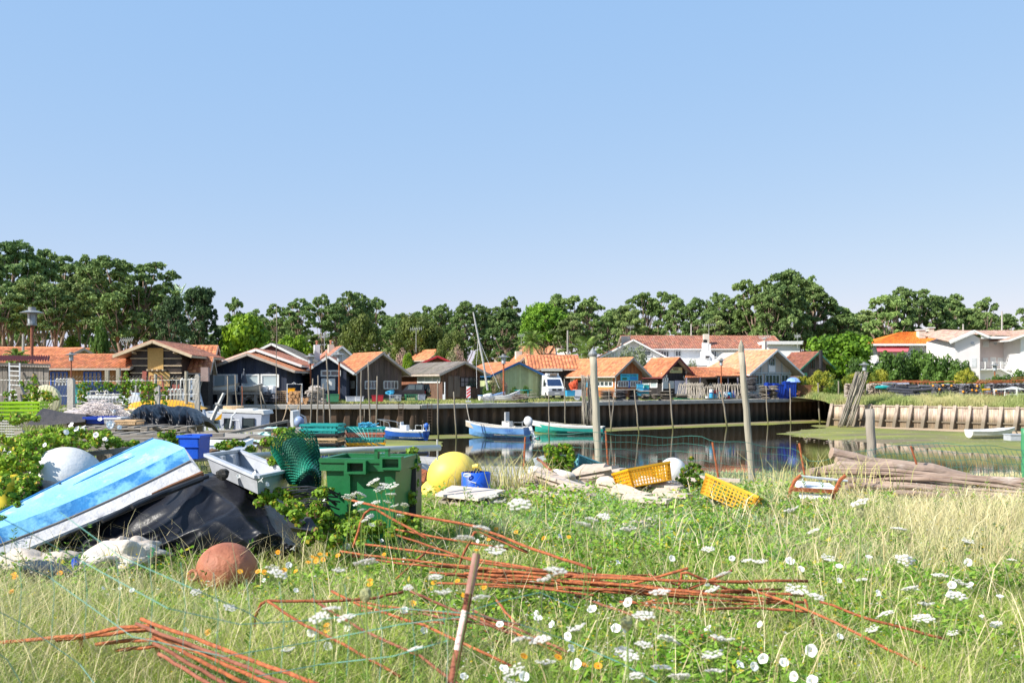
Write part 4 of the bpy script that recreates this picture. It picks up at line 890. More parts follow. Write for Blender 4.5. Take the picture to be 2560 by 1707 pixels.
# (px, ytop, width px, D, proto, label)
TR = [
 (30, 612, 170, 138, 4, 'tallest dark pine at the left edge of the wood'), (-30, 640, 150, 128, 0, 'pine partly cut off by the left edge of the picture'),
 (108, 634, 130, 142, 0, 'dark round pine right of the tallest one at the left edge'), (150, 640, 120, 150, 1, 'slim pine behind the dark mass at left'), (215, 640, 90, 150, 5, 'thin-topped pine standing just left of the great round pine'),
 (200, 690, 130, 132, 3, 'lower paler pine beneath the left mass'), (75, 690, 140, 126, 3, 'pale pine low on the left above the tiled roofs'), (255, 700, 120, 146, 4, 'dark pine filling behind the great round pine on its left'),
 (320, 655, 205, 122, 2, 'great round pine with thick bare trunk behind the tower'), (390, 735, 120, 128, 0, 'low pine on the right flank of the great round pine'), (150, 720, 110, 122, 1, 'pine with bare trunk above the larch hut'),
 (15, 720, 110, 122, 1, 'bare-trunked pine above the shed roof at left'), (585, 745, 66, 150, 5, 'small open pine against the sky right of the cypress'), (640, 775, 70, 165, 5, 'small low pine behind the lime green tree'),
 (690, 762, 85, 160, 5, 'flat-topped pine left of the aerial'), (752, 746, 95, 155, 1, 'open pine with long bare leaning trunk'), (805, 738, 70, 160, 5, 'thin pine with high tuft, above the chimneys'), (845, 760, 80, 158, 1, 'pine with twin bare stems behind the chimneys'),
 (890, 734, 110, 165, 2, 'broad light pine at the peak of the middle wood'), (940, 745, 70, 175, 5, 'pine at the right shoulder of the middle wood'),
 (1085, 765, 90, 178, 2, 'round pine right of the gap in the skyline'), (1045, 785, 90, 182, 0, 'low pine at the gap in the skyline'), (1160, 760, 95, 165, 0, 'dense pine left of the mast'), (1215, 768, 90, 170, 2, 'dense pine behind the mast'),
 (1280, 742, 60, 172, 1, 'pine poking above its neighbours right of the mast'), (1265, 775, 100, 160, 4, 'dark pine behind the bright umbrella pine on its left'), (1395, 742, 90, 170, 0, 'tall pine behind the bright umbrella pine'), (1340, 765, 90, 175, 3, 'pine behind the crown of the bright umbrella pine'),
 (1462, 741, 120, 150, 6, 'large pine above the palm behind the orange hut'), (1430, 790, 90, 145, 3, 'lower pine beside the palm'), (1520, 785, 90, 185, 0, 'low pine at the dip before the villa'), (1560, 760, 90, 178, 3, 'pine left of the villa chimney tree'),
 (1625, 728, 130, 188, 6, 'largest pine behind the white villa'), (1690, 752, 90, 175, 0, 'pine right of the largest villa pine'), (1740, 750, 90, 172, 4, 'dark pine above the villa ridge'), (1775, 768, 70, 178, 1, 'small pine above the right of the villa ridge'),
 (1825, 737, 110, 178, 2, 'round pine left of the tall cluster'), (1790, 790, 80, 165, 3, 'low pine in the dip left of the tall cluster'), (1900, 700, 130, 172, 6, 'left crown of the tall pine cluster'), (1965, 684, 150, 168, 4, 'middle and highest crown of the tall pine cluster'),
 (2035, 720, 130, 175, 0, 'right crown of the tall pine cluster'), (1935, 725, 120, 166, 2, 'front crown of the tall cluster with bare trunks'), (2010, 690, 110, 178, 6, 'back crown at the right shoulder of the tall cluster'), (2075, 758, 80, 180, 1, 'low outer pine right of the tall cluster'), (2110, 775, 100, 175, 0, 'pine behind the leafy green tree'),
 (2180, 775, 110, 180, 3, 'pale pine left of the orange hipped roof'), (2225, 740, 120, 165, 6, 'broad pine left above the orange hipped roof'), (2275, 725, 110, 168, 2, 'highest pine above the orange hipped roof'), (2340, 745, 110, 170, 4, 'dark pine above the chimneys of the orange roof'),
 (2385, 742, 90, 175, 0, 'pine at the right end of the orange roof'), (2420, 770, 90, 178, 3, 'pine with open branches left of the concrete pole'), (2468, 746, 85, 168, 5, 'flat open pine behind the white house'), (2520, 790, 100, 190, 0, 'low pine behind the white house ridge'), (2572, 738, 70, 160, 1, 'pine cut off by the right edge of the picture'), (2440, 800, 100, 195, 4, 'low dark pine far behind the white house'),
 (700, 800, 120, 185, 3, 'pine low behind the navy hut'), (1000, 800, 110, 190, 2, 'low pine behind the brown-leaved oak'), (1330, 800, 120, 190, 4, 'dark low pine behind the umbrella pine trunk'), (1870, 780, 110, 175, 4, 'dark pine between the trunks of the tall cluster')]
for px, yt, w, D, k, lab in TR:
    place_tree(PN[k], 'pine_tree', 'maritime pine: '+lab, 'tree', px, yt, w, D, group='pines behind the village')
for i, px in enumerate(range(-200, 2900, 62)):
    top = 800+22*sin(i*1.3)+ru(-10, 14) - (60 if px < 430 else 0)
    place_tree(PN[(i*3) % 5], 'pine_tree', 'far pine of the second row, '+ORD[i]+' from the left, its top between nearer crowns', 'tree', px+ru(-12, 12), top, ru(85, 115), ru(205, 235), group='far pines of the second row')
place_tree(DK, 'conifer_tree', 'dark dense conifer between the great round pine and the lime green tree', 'tree', 500, 725, 120, 118, zb=.4)
place_tree(DK, 'conifer_tree', 'dark conifer filling right behind the half-built tower', 'tree', 425, 745, 95, 112, zb=.4)
mk = thing('monkey_puzzle_tree', 'spiky narrow conifer top with upturned bare branches left of the dark conifer', 'tree', (X(448, 122), 122, .4))
m = MB(); x_ = X(448, 122); m.tube([(x_, 122, .4), (x_, 122, ZZ(712, 122))], [.25, .03], 6); m.build('trunk', barkM, mk, world=1)
m = MB()
for i in range(44):
    z = lerp(ZZ(850, 122), ZZ(718, 122), i/44); a = i*2.4; L_ = lerp(3.2, .7, i/44); e = V3((x_+L_*cos(a), 122+L_*sin(a), z+.5+L_*.35))
    m.tube([(x_, 122, z), ((x_+e.x)/2, (122+e.y)/2, z+.1), e], [.12, .13, .03], 5, t=(.5, .62, .45))
m.build('crown', pineM, mk, world=1)
place_tree(BR, 'umbrella_pine', 'bright green umbrella pine with single trunk above the orange roofs', 'tree', 1362, 768, 155, 148, sy=.9)
place_tree(GL, 'leafy_tree', 'lime green broadleaf tree behind the navy hut', 'tree', 618, 792, 165, 118)
place_tree(GL, 'leafy_tree', 'lower right part-green bushy tree right of the lime green tree', 'tree', 735, 842, 110, 124)
place_tree(GB, 'leafy_tree', 'large bright green broadleaf tree right of the green-trimmed hut', 'tree', 2098, 832, 215, 146, zb=-.3)
place_tree(OK_, 'oak_tree', 'brownish green oak crown above the red-edged shed', 'tree', 1045, 792, 185, 148)
place_tree(OK_, 'oak_tree', 'lower brownish oak left of the mast', 'tree', 1130, 830, 110, 140)
place_tree(OK_, 'oak_tree', 'grey green tree behind the chimneys of the tiled house', 'tree', 900, 790, 130, 150)
place_tree(SH, 'small_pine', 'young bluish pine behind the larch hut roof', 'tree', 250, 812, 60, 118)
SHR = [(2150, 900, 90, 138, SH, 'dark shrub at the foot of the big leafy tree'), (2235, 885, 120, 134, SH, 'rounded green shrub below the pink awning'), (2300, 880, 120, 136, SH, 'tall green shrub below the orange roofed house'), (2350, 892, 110, 130, SH, 'dark glossy shrub right of the tall one'),
       (2400, 905, 90, 128, SH, 'green shrub against the white house wall'), (2195, 925, 70, 128, SY, 'yellow-green shrub in front of the dark shrubs'), (2385, 865, 70, 142, SO, 'grey green shrub beside the white house'), (2420, 925, 80, 124, SY, 'low green shrub with reddish tips by the fence'),
       (2060, 928, 90, 130, SY, 'yellow green bush left of the stick bundle'), (2130, 935, 80, 128, SY, 'yellow flowering bush behind the dark fence'), (2010, 940, 60, 138, SY, 'yellow bush in front of the green shutters'), (2090, 950, 45, 128, SH, 'small green bush growing over the fence'),
       (1580, 873, 130, 132, SO, 'silvery olive shrub in front of the white villa'), (1730, 905, 45, 136, SO, 'round olive bush above the striped canopy'), (1140, 872, 70, 132, SP_, 'reddish shrub behind the mast'), (1010, 880, 75, 118, SP_, 'pink flowering oleander behind the brown shed roof'),
       (1020, 885, 40, 112, GL, 'small lime green bush by the grey roof'), (1243, 940, 55, 104, SP_, 'pink hydrangea bush beside the beached dinghies'), (1225, 958, 50, 104, SH, 'low green bush under the hydrangea'), (1315, 965, 22, 105, SH, 'small dark green bush at the foot of the green hut'), (1285, 968, 24, 104, SH, 'second small dark bush at the foot of the green hut'),
       (752, 925, 60, 102, DK, 'dark bush in the gap between the navy huts'), (2500, 940, 90, 118, SH, 'clipped bright green hedge bush before the white house'), (2560, 928, 90, 120, SH, 'bright green hedge bush at right edge'), (45, 880, 60, 70, GL, 'bright green bush with palm leaves above the shed roof'),
       (180, 838, 55, 125, GB, 'yellow green bush among the pines above the tiled roofs'), (1200, 878, 60, 138, OK_, 'bush between mast and palm')]
for px, yt, w, D, pr, lab in SHR: place_tree(pr, 'shrub', lab, 'shrub', px, yt, w, D, zb=(.0 if px > 2140 else .3))
random.seed(5)
def palm(px, ytop, yb, D, label, n=34, L=2.2, up=.4):
    r = thing('palm_tree', label, 'palm', (X(px, D), D, .5)); x_ = X(px, D); zt = ZZ(ytop+25, D)
    m = MB(); m.tube([(x_, D, .5), (x_, D, zt)], [.28, .22], 8); m.build('trunk', barkM, r, world=1)
    for i in range(n):
        a = i*2.4; el = lerp(-.6, 1.3, i/n); m = MB(); pts = []
        for j in range(6):
            t = j/5; pts.append(V3((x_+cos(a)*cos(el)*L*t, D+sin(a)*cos(el)*L*t, zt+sin(el)*L*t - L*.35*t*t)))
        for j in range(5):
            p, q = pts[j], pts[j+1]; side = (q - p).cross(V3((0, 0, 1))).normalized()
            for k in range(3):
                b = p.lerp(q, k/3)
                for s in (-1, 1): m.add([b, b+(q - p).normalized()*.16, b+side*s*L*.24*(1 - abs(j/5 - .5))+(q - p).normalized()*.4 - V3((0, 0, .12))], [(0, 1, 2)], t=(.20, .30, .06) if (i+j) % 3 else (.30, .36, .12))
        m.build('frond', leafM, r, world=1)
palm(1328, 828, 890, 138, 'fan palm standing in front of the umbrella pine', 38, 2.4)
palm(1462, 858, 900, 140, 'feather palm arching behind the orange hut', 30, 4.0)
palm(42, 870, 905, 66, 'small fan palm rising behind the grey shed roof', 24, .9)
# poles and aerials
def aerial(px, yt, yb, D, label, w=.9):
    r = thing('tv_aerial', label, 'aerial', tuple(P(px, yb, D))); m = MB(); m.tube([P(px, yb, D), P(px, yt, D)], .035, 5); m.build('mast', galvM, r, world=1)
    m = MB(); c = P(px, yt+3, D); m.bar(c+V3((-w/2, 0, 0)), c+V3((w/2, 0, .1)), .04)
    for i in range(7): q = c+V3((-w/2+w*i/6, 0, .1*i/6)); m.bar(q+V3((0, -.3, -.25)), q+V3((0, .3, .25)), .03)
    m.build('antenna_rods', galvM, r, world=1)
aerial(316, 848, 895, 98, 'tv aerial left of the half-built tower', 1.2); aerial(811, 838, 872, 121, 'tv aerial between the two chimneys', 1.2); aerial(1040, 820, 880, 125, 'rusty tall tv aerial in front of the oak', 1.4); aerial(1303, 836, 886, 140, 'blue banded aerial left of the fan palm', 1.0)
aerial(1576, 815, 842, 152, 'aerial on the villa roof by the chimney', 1.0); aerial(1772, 810, 842, 155, 'wide aerial on the right of the villa ridge', 2.0); aerial(1912, 840, 876, 140, 'round aerial behind the peach roof ridge', 1.6); aerial(1994, 838, 870, 148, 'aerial on the flat roofed house', .8)
for px, yt, yb, D, lab in ((1419, 826, 892, 135, 'thin grey utility pole behind the orange roofs'), (1728, 810, 842, 160, 'thin pole above the villa roof'), (2505, 778, 832, 140, 'concrete pole above the white house roof'), (2408, 810, 838, 150, 'short concrete pole between orange roof and white house'), (58, 835, 872, 96, 'thin pole above the tiled roofs at left')):
    m = MB(); m.tube([P(px, yb+10, D), P(px, yt, D)], [.13, .10], 7); m.solo('utility_pole', concM, lab, 'pole')
# lamp posts
def lamp(px, yt, yb, D, label, s=1.0, pole=rustM, group='quay street lamps'):
    zb = ZZ(yb, D); zt = ZZ(yt, D); r = thing('street_lamp', label, 'street lamp', (X(px, D), D, zb), group=group)
    H = zt - zb; m = MB(); m.tube([(0, 0, 0), (0, 0, H - .62*s)], .055*s, 8); m.build('pole', pole, r)
    m = MB(); m.lathe([(.12*s, H - .62*s), (.15*s, H - .2*s)], 12); m.build('lamp_glass', mat('lamp glass', (.45, .5, .55), (.4, .45, .5), rough=.15), r)
    m = MB()
    for i in range(4): a = i*PI/2; m.bar((.16*s*cos(a), .16*s*sin(a), H - .62*s), (.16*s*cos(a), .16*s*sin(a), H - .15*s), .02*s)
    m.lathe([(.17*s, H - .66*s), (.17*s, H - .6*s)], 12); m.build('cage', lampM, r)
    m = MB(); m.lathe([(.40*s, H - .22*s), (.41*s, H - .2*s), (.18*s, H - .12*s), (.13*s, H - .11*s), (.13*s, H), (.11*s, H)], 20); m.build('lamp_shade', lampM, r)
lamp(80, 768, 960, 45, 'large dark street lamp behind the grey shed at left', 1.25, rustD); lamp(178, 880, 962, 70, 'small street lamp in front of the larch hut', .95, rustD); lamp(776, 884, 960, 98, 'street lamp with red pole before the dark hut', 1.5); lamp(848, 879, 998, 96, 'street lamp with orange pole left of the brown shed', 1.5)
lamp(1259, 885, 995, 101, 'street lamp with orange pole before the green hut', 1.5); lamp(1803, 895, 985, 119, 'street lamp with orange pole behind the trestle frames', 1.35); lamp(2161, 905, 960, 128, 'street lamp behind the leaning stick bundle', 1.7); lamp(2487, 907, 955, 124, 'street lamp before the white balcony house', 1.5)

# --- mooring poles and stakes
POL = [(569, 940, 568, 1014, 5, 80, 'pole standing before the beached grey boat'), (588, 937, 597, 1067, 4.5, 68, 'dark pole rising from the left workboat cabin'), (605, 965, 603, 1067, 2.5, 66, 'thin rusty rod beside the cabin'), (650, 965, 659, 1060, 4, 70, 'pole just right of the workboat cabin'),
 (652, 978, 675, 1057, 5, 69, 'pole leaning left right of the workboat cabin'), (691, 764, 691, 1055, 2.6, 76, 'very tall thin pale mast pole'), (754, 963, 749, 1034, 5, 78, 'short pole before the log pile'), (782, 946, 776, 1057, 5.5, 78, 'pole leaning right before the street lamp'),
 (795, 938, 794, 1060, 5, 77, 'straight pole right of the leaning one'), (808, 959, 810, 1060, 5, 79, 'shorter pole before the white door panel'), (815, 882, 826, 1061, 6, 76, 'tall dark crooked pole before the dark hut'), (903, 927, 902, 1067, 5, 80, 'dark pole before the brown shed corner'),
 (920, 904, 924, 1062, 5.5, 78, 'tall pale pole before the brown shed windows'), (943, 940, 940, 1062, 5.5, 79, 'pale pole right of the tall one at the brown shed'), (911, 1020, 911, 1067, 3.5, 80, 'short yellowish stake at the quay wall'), (1094, 950, 1096, 1087, 5.5, 85, 'pole before the grey roofed shed door'),
 (1134, 979, 1140, 1090, 5, 86, 'pole left of the blue and white boat'), (1371, 985, 1373, 1113, 4, 78, 'crooked thin pole left of the green boat'), (1411, 947, 1412, 1047, 4, 98, 'pole rising behind the green boat'), (1522, 971, 1527, 1070, 3, 96, 'thin wavy stick right of the stick bundle'), (1536, 980, 1526, 1080, 4.5, 94, 'pole leaning right before the bag stacks'),
 (1586, 975, 1597, 1077, 5, 95, 'pole leaning left before the blue crates'), (1674, 958, 1681, 1058, 5.5, 104, 'pale pole before the black hut'), (1801, 958, 1815, 1050, 6, 110, 'greenish pole leaning left before the trestles'), (1476, 971, 1480, 1057, 5, 100, 'pole right of the stick bundle'),
 (1915, 965, 1919, 1049, 4, 116, 'pole before the dark bag heap'), (1975, 970, 1976, 1043, 4, 118, 'pole before the blue bins'), (2045, 957, 2049, 1044, 5.5, 120, 'pole before the brown deck'), (2096, 952, 2098, 1041, 5, 122, 'last pole by the end of the quay')]
for a, b, c, d, w, D, lab in POL:
    tp = P(a, b, D); bt = P(c, d, D); dr = (bt - tp); bt = tp+dr*((tp.z+3.25)/max(.1, -dr.z)); m = MB(); pts = []
    for i in range(7): q = tp.lerp(bt, i/6); pts.append(q+V3((ru(-.04, .04), ru(-.03, .03), 0))*(0 < i < 6))
    r0 = w*.37*D/F; m.tube(pts, [r0*.75, r0*.9, r0, r0, r0, r0*1.05, r0*1.05], 7)
    m.solo('mooring_pole', rustM if 'rod' in lab else poleM, 'weathered wooden '+lab if 'rusty' not in lab else lab, 'pole', 'mooring poles along the quay', smooth=1)
def bundle(name, label, pxs, ytop, ybot, D, n, spread_top, lean, r, zb):
    rt = thing(name, label, 'stick bundle', (X(pxs, D), D, zb))
    for i in range(n):
        a = ru(-1, 1); b = a+ru(-.3, .3); yt = ytop+ru(0, 14)*abs(ru(0, 1)); m = MB(); pt = P(pxs+lean+a*spread_top[0], yt, D+ru(-.3, .3)); pb = P(pxs+b*spread_top[1], ybot+ru(-3, 6), D+ru(-.3, .3)); pts = []
        for k in range(7): q = pt.lerp(pb, k/6); pts.append(q+V3((ru(-.05, .05), ru(-.05, .05), 0)))
        q = ru(.75, 1.15); m.tube(pts, [r*.6, r*.8, r, r, r, r, r], 5, t=(q, q, q)); m.build('stick', woodG if i % 3 else woodP, rt, world=1, smooth=1)
bundle('stick_bundle', 'upright bundle of long bare sticks tied in the water before the orange hut', 1470, 936, 1062, 97, 34, (11, 13), -6, .04, -3)
bundle('stick_bundle', 'big bundle of long sticks leaning on the timber bulkhead', 2112, 928, 1063, 106.5, 34, (17, 14), 44, .055, -2.6)
def bigpost(px0, y0, px1, y1, w, D, label, cap=None, m_=woodP, zb=None):
    tp = P(px0, y0, D); bt = P(px1, y1, D); dr = bt - tp; bt = tp+dr*((tp.z - (zb if zb is not None else -.2))/-dr.z); r = w/2*D/F; m = MB(); pts = []; rs = []
    for i in range(12): t = i/11; pts.append(tp.lerp(bt, t)+V3((.006*sin(i*2), 0, 0))); rs.append(r*(.9+.1*t+ru(-.015, .015)))
    rt = thing('mooring_post', label, 'post', tuple(bt)); m.tube(pts, rs, 14); m.build('shaft', m_, rt, world=1, smooth=1)
    return rt, tp, r
rt, tp, r = bigpost(1482, 884, 1498, 1180, 20, 17.9, 'tall thick greenish post with dark pointed cap left of centre')
m = MB(); m.lathe([(r*.96, -.05), (r*1.12, -.02), (r*1.12, .0), (r*.15, .10)], 14, MT(tp)); m.build('pointed_cap', lampM, rt, world=1)
rt, tp, r = bigpost(1853, 880, 1882, 1212, 18, 16.4, 'tall grey post with sharpened top leaning left, right of centre')
m = MB(); m.lathe([(r*.93, 0), (r*.75, .10), (r*.12, .20)], 12, MT(tp)); m.build('sharpened_top', woodP, rt, world=1)
bigpost(2174, 1022, 2180, 1145, 24, 17.5, 'short thick grey post behind the logs', m_=woodG); bigpost(2562, 1070, 2564, 1160, 20, 17, 'pale green painted post at the right edge', m_=midG)

# --- boats
def hull(L, B, H, bow=.35, sheer=.25, stern=.75, n=14, tr=0.0, vb=.5):
    """stern at x=0, bow at x=L; returns outer section lists"""
    secs = []
    for i in range(n+1):
        t = i/n; b = B/2*(stern+(1 - stern)*min(1, t/.4))*(1 if t < .5 else max(.02, 1 - ((t - .5)/.5) ** 2.2))
        zt = H+sheer*max(0, t - .3) ** 2*2; zk = 0+bow*H*max(0, (t - .7)/.3) ** 2; x = L*t+(.0 if i < n else 0)
        x2 = x+.10*L*max(0, (t - .6)/.4) ** 2*.6
        secs.append([(x2, b, zt), (x, b*.86, zk+(zt - zk)*.45), (x, b*vb, zk+(zt - zk)*.12), (x, 0, zk)])
    return secs
def build_boat(name, label, loc, rz, L, B, H, hm, im, gm, stripe=None, sheer=.25, stern=.75, cat='boat', group=None, seats=2, deck=.35, bow=.35, scale=1, roll=0, z_in=.25):
    rt = thing(name, label, cat, loc, rz, group); rt.rotation_euler = (roll, 0, rz)
    S = hull(L, B, H, sheer=sheer, stern=stern, bow=bow); m = MB(); n = len(S)
    def side(sg, rows): return [[(p[0], sg*p[1], p[2]) for p in s] for s in rows]
    for sg in (1, -1):
        R = side(sg, S); vs = [p for s in R for p in s]
        for i in range(n - 1):
            for k in range(3):
                t = (1, 1, 1)
                m.add([R[i][k], R[i+1][k], R[i+1][k+1], R[i][k+1]], [(0, 1, 2, 3)] if sg > 0 else [(3, 2, 1, 0)])
    a = S[0]; m.poly([(p[0], p[1], p[2]) for p in a]+[(p[0], -p[1], p[2]) for p in reversed(a[:-1])])
    m.build('hull', hm, rt)
    if stripe:
        m = MB()
        for sg in (1, -1):
            for i in range(n - 1):
                a, b = S[i], S[i+1]; f = lambda s, t: V3((s[0][0]+(s[1][0] - s[0][0])*t, sg*(s[0][1]+(s[1][1] - s[0][1])*t+.012), s[0][2]+(s[1][2] - s[0][2])*t))
                m.add([f(a, stripe[1]), f(b, stripe[1]), f(b, stripe[2]), f(a, stripe[2])], [(0, 1, 2, 3)])
        m.build('hull_stripe', stripe[0], rt)
    m = MB(); k = .78
    for i in range(n - 1):
        a, b = S[i], S[i+1]
        za, zb_ = a[0][2] - z_in*H - .1, b[0][2] - z_in*H - .1
        za, zb_ = [max(H*deck, s_[3][2]+(s_[0][2] - s_[3][2])*.6) if s_[0][0] > L*.5 else H*deck for s_ in (a, b)]
        m.add([(a[0][0], a[0][1]*k, za), (b[0][0], b[0][1]*k, zb_), (b[0][0], -b[0][1]*k, zb_), (a[0][0], -a[0][1]*k, za)], [(0, 1, 2, 3)])
        for sg in (1, -1): m.add([(a[0][0], sg*a[0][1]*k, za), (b[0][0], sg*b[0][1]*k, zb_), (b[0][0], sg*b[0][1]*.96, b[0][2]), (a[0][0], sg*a[0][1]*.96, a[0][2])], [(0, 1, 2, 3)])
    a = S[0]; m.add([(.04, a[0][1]*.95, a[0][2]), (.04, -a[0][1]*.95, a[0][2]), (.04, -a[0][1]*k, H*deck), (.04, a[0][1]*k, H*deck)], [(0, 1, 2, 3)])
    m.build('inner_deck', im, rt)
    m = MB()
    for sg in (1, -1): m.tube([(s[0][0], sg*s[0][1], s[0][2]) for s in S], .035*scale, 6)
    m.tube([(0, S[0][0][1], S[0][0][2]), (0, -S[0][0][1], S[0][0][2])], .04*scale, 6); m.build('gunwale', gm, rt)
    for i in range(seats):
        x = L*(.25+.35*i); j = int((.25+.35*i)*(n - 1)); b = S[j][0][1]*.9; m = MB(); m.bx(x - .12, x+.12, -b, b, S[j][0][2] - .16, S[j][0][2] - .12); m.build('thwart', im if not isinstance(im, str) else gm, rt)
    return rt
def outboard(rt, x, y, z, s=1.0, cowl=whiteC, tilt=.5, leg=whiteC):
    M = MT((x, y, z)) @ MR(tilt, 4, 'Y')
    m = MB(); m.ball((0, 0, .28*s), (.24*s, .17*s, .26*s), 12, 8, M); o = m.build('outboard_motor', cowl, rt, smooth=1)
    m = MB(); m.box((-.02, 0, -.25*s), (.14*s, .10*s, .75*s), M); m.box((-.06*s, 0, -.58*s), (.36*s, .22*s, .03*s), M); m.ball((-.05*s, 0, -.72*s), (.2*s, .06*s, .06*s), 8, 6, M); m.build('motor_leg', leg, o)
    m = MB()
    for i in range(3): a = i*2.1; m.bar(M @ V3((-.26*s, 0, -.72*s)), M @ V3((-.28*s, .14*s*cos(a), -.72*s+.14*s*sin(a))), .06*s, .015)
    m.build('propeller', blackP, o)
blueH = mat('blue hull paint', (.02, .10, .42), (.015, .08, .34), rough=.4, scale=1.5, c3=(.25, .32, .45), s3=2.5, th3=.68)
blueL = mat('faded blue hull', (.16, .32, .60), (.09, .23, .50), rough=.45, scale=1.2, c3=(.42, .48, .55), s3=2.0, th3=.62)
tealH = mat('teal hull paint', (.02, .32, .27), (.02, .25, .22), rough=.45, scale=1.5, c3=(.30, .42, .36), s3=2, th3=.66)
offW = mat('off white gelcoat', (.70, .69, .66), (.60, .59, .55), rough=.5, scale=2, c3=(.45, .42, .36), s3=3, th3=.62)
deckW = mat('worn deck', (.46, .40, .33), (.34, .30, .25), rough=.85, scale=3)
# small blue boat at the quay wall (bow left)
D = 85; k = rad(160)
b1 = build_boat('motor_boat', 'small deep blue and white motor boat with steel rails moored under the quay wall', (X(1068, 84), 83, -2.86), k, 4.3, 1.8, .85, blueH, whiteC, whiteC, stripe=(whiteC, .02, .22), sheer=.35)
m = MB()
rp = [(2.9, .8, 1.0), (3.1, .75, 1.55), (4.1, .35, 1.75), (4.55, 0, 1.75), (4.1, -.35, 1.75), (3.1, -.75, 1.55), (2.9, -.8, 1.0)]
m.tube(rp, .03, 5); m.tube([(4.1, .35, 1.75), (4.1, .3, 1.2)], .025, 5); m.tube([(4.1, -.35, 1.75), (4.1, -.3, 1.2)], .025, 5); m.tube([(3.1, -.75, 1.55), (1.9, -.85, 1.0)], .025, 5); m.build('bow_rail', chrome, b1)
m = MB(); m.tube([(0.05, .7, .9), (.05, .7, 1.35), (.6, .8, 1.35), (.6, .8, .9)], .03, 5); m.tube([(0.05, -.7, .9), (.05, -.7, 1.35), (.6, -.8, 1.35), (.6, -.8, .9)], .03, 5); m.build('stern_rail', whiteC, b1)
m = MB(); m.box((2.0, 0, .95), (.6, .6, .75)); m.box((2.25, 0, 1.45), (.06, .55, .3)); m.build('console', whiteC, b1); outboard(b1, 0.0, 0, 1.05, .9, blueH, -.1, blueH)
m = MB(); m.box((.3, -.86, .55), (.25, .03, .22)); m.box((1.2, -.90, .55), (.3, .03, .14)); m.build('registration_plate', whiteC, b1)
# large light blue boat
b2 = build_boat('motor_boat', 'light blue and white open motor boat with large white outboard and seat console', (X(1318, 88), 86.5, -2.9), rad(157), 5.6, 2.1, 1.05, blueL, deckW, offW, stripe=(offW, .02, .14), sheer=.5, stern=.9, seats=0)
m = MB(); m.box((1.9, 0, 1.05), (.7, .8, 1.0)); m.build('console', offW, b2); m = MB(); m.box((1.95, 0, 1.95), (.12, .85, .8)); m.bar((1.9, .42, 1.5), (1.6, .42, 1.6), .06); m.build('seat_back', mat('grey vinyl', (.4, .4, .4), rough=.6), b2)
outboard(b2, -.25, 0, 1.1, 1.75, whiteC, .35); m = MB()
for sg in (1, -1): m.tube([(.1, sg*.85, 1.05), (.1, sg*.85, 1.5), (.9, sg*.95, 1.5), (.9, sg*.95, 1.05)], .03, 5)
m.build('stern_rail', chrome, b2)
for x in (2.6,): m = MB(); m.tube([(x, -1.12, .9), (x, -1.14, .35)], .09, 8); m.build('fender', whiteC, b2)
sign_text('CS 617', .26, navyC, 'F', b2, (V3((1.3, 1.09, .78)), (PI/2, 0, PI)), 0, name='registration_number')
# green pinasse
b3 = build_boat('wooden_boat', 'long narrow teal and white wooden boat moored at the quay wall', (X(1508, 94), 93.5, -2.9), rad(166), 6.6, 1.8, .8, tealH, offW, offW, stripe=(offW, .02, .34), sheer=.55, stern=.9)
m = MB(); m.box((-.02, 0, .55), (.06, 1.5, .5)); m.build('transom_board', mat('dark teal', (.01, .12, .14), rough=.5), b3)
m = MB(); m.tube([(1.6, .4, .95), (3.6, -.1, .98), (5.2, 0, 1.2)], .05, 5); m.build('oar', woodP, b3)
# white dinghy on the sand
b4 = build_boat('dinghy', 'white fibreglass dinghy lying on the sand below the bulkhead', (X(2428, 84), 84.5, -2.66), rad(8), 4.0, 1.5, .62, offW, offW, whiteC, sheer=.25, stern=.85, roll=.06)
m = MB(); m.tube([(4.1, 0, .8), (4.5, .2, .5), (4.8, .2, .1)], .05, 6); m.build('mooring_rope', deckW, b4)
m = MB(); q = P(2545, 1088, 82); m.box((q.x, 82, -2.5), (1.8, 1.2, .5)); m.box((q.x, 82, -2.24), (1.9, 1.3, .06)); m.solo('float_box', greyC, 'grey box float at the right edge beside the white dinghy', 'float')
# ropes
def rope(pts, r, label, mt=deckW): m = MB(); m.tube(pts, r, 5); return m.solo('rope', mt, label, 'rope')
def sag(a, b, s, n=8): a = V3(a); b = V3(b); return [a.lerp(b, i/n) - V3((0, 0, s*4*(i/n)*(1 - i/n))) for i in range(n+1)]
rope(sag(P(1166, 1010, 93.5), P(1192, 1058, 89), 1.1), .04, 'mooring rope hanging from the quay to the light blue boat')
rope(sag(P(720, 1012, 88.7), P(748, 1012, 88.7), .8), .04, 'yellowish rope loop hanging on the quay edge', sandC); rope(sag(P(718, 1012, 88.7), P(703, 1055, 80), .3), .035, 'yellowish rope running down from the quay edge', sandC)
# ladders and chains on the quay wall
for px in (1003, 1075):
    D = 90.6; r = thing('quay_ladder', 'steel rung ladder on the dark quay wall, '+('left of the pole' if px == 1003 else 'right of the small blue boat'), 'ladder', (X(px, D), D, -2.6)); m = MB()
    for s in (-.2, .2): m.bar((X(px, D)+s, D - .3, -2.6), (X(px, D)+s, D - .3, .2), .05)
    for i in range(10): m.bar((X(px, D) - .2, D - .3, -2.4+i*.26), (X(px, D)+.2, D - .3, -2.4+i*.26), .04)
    m.build('ladder_frame', pileM, r, world=1)
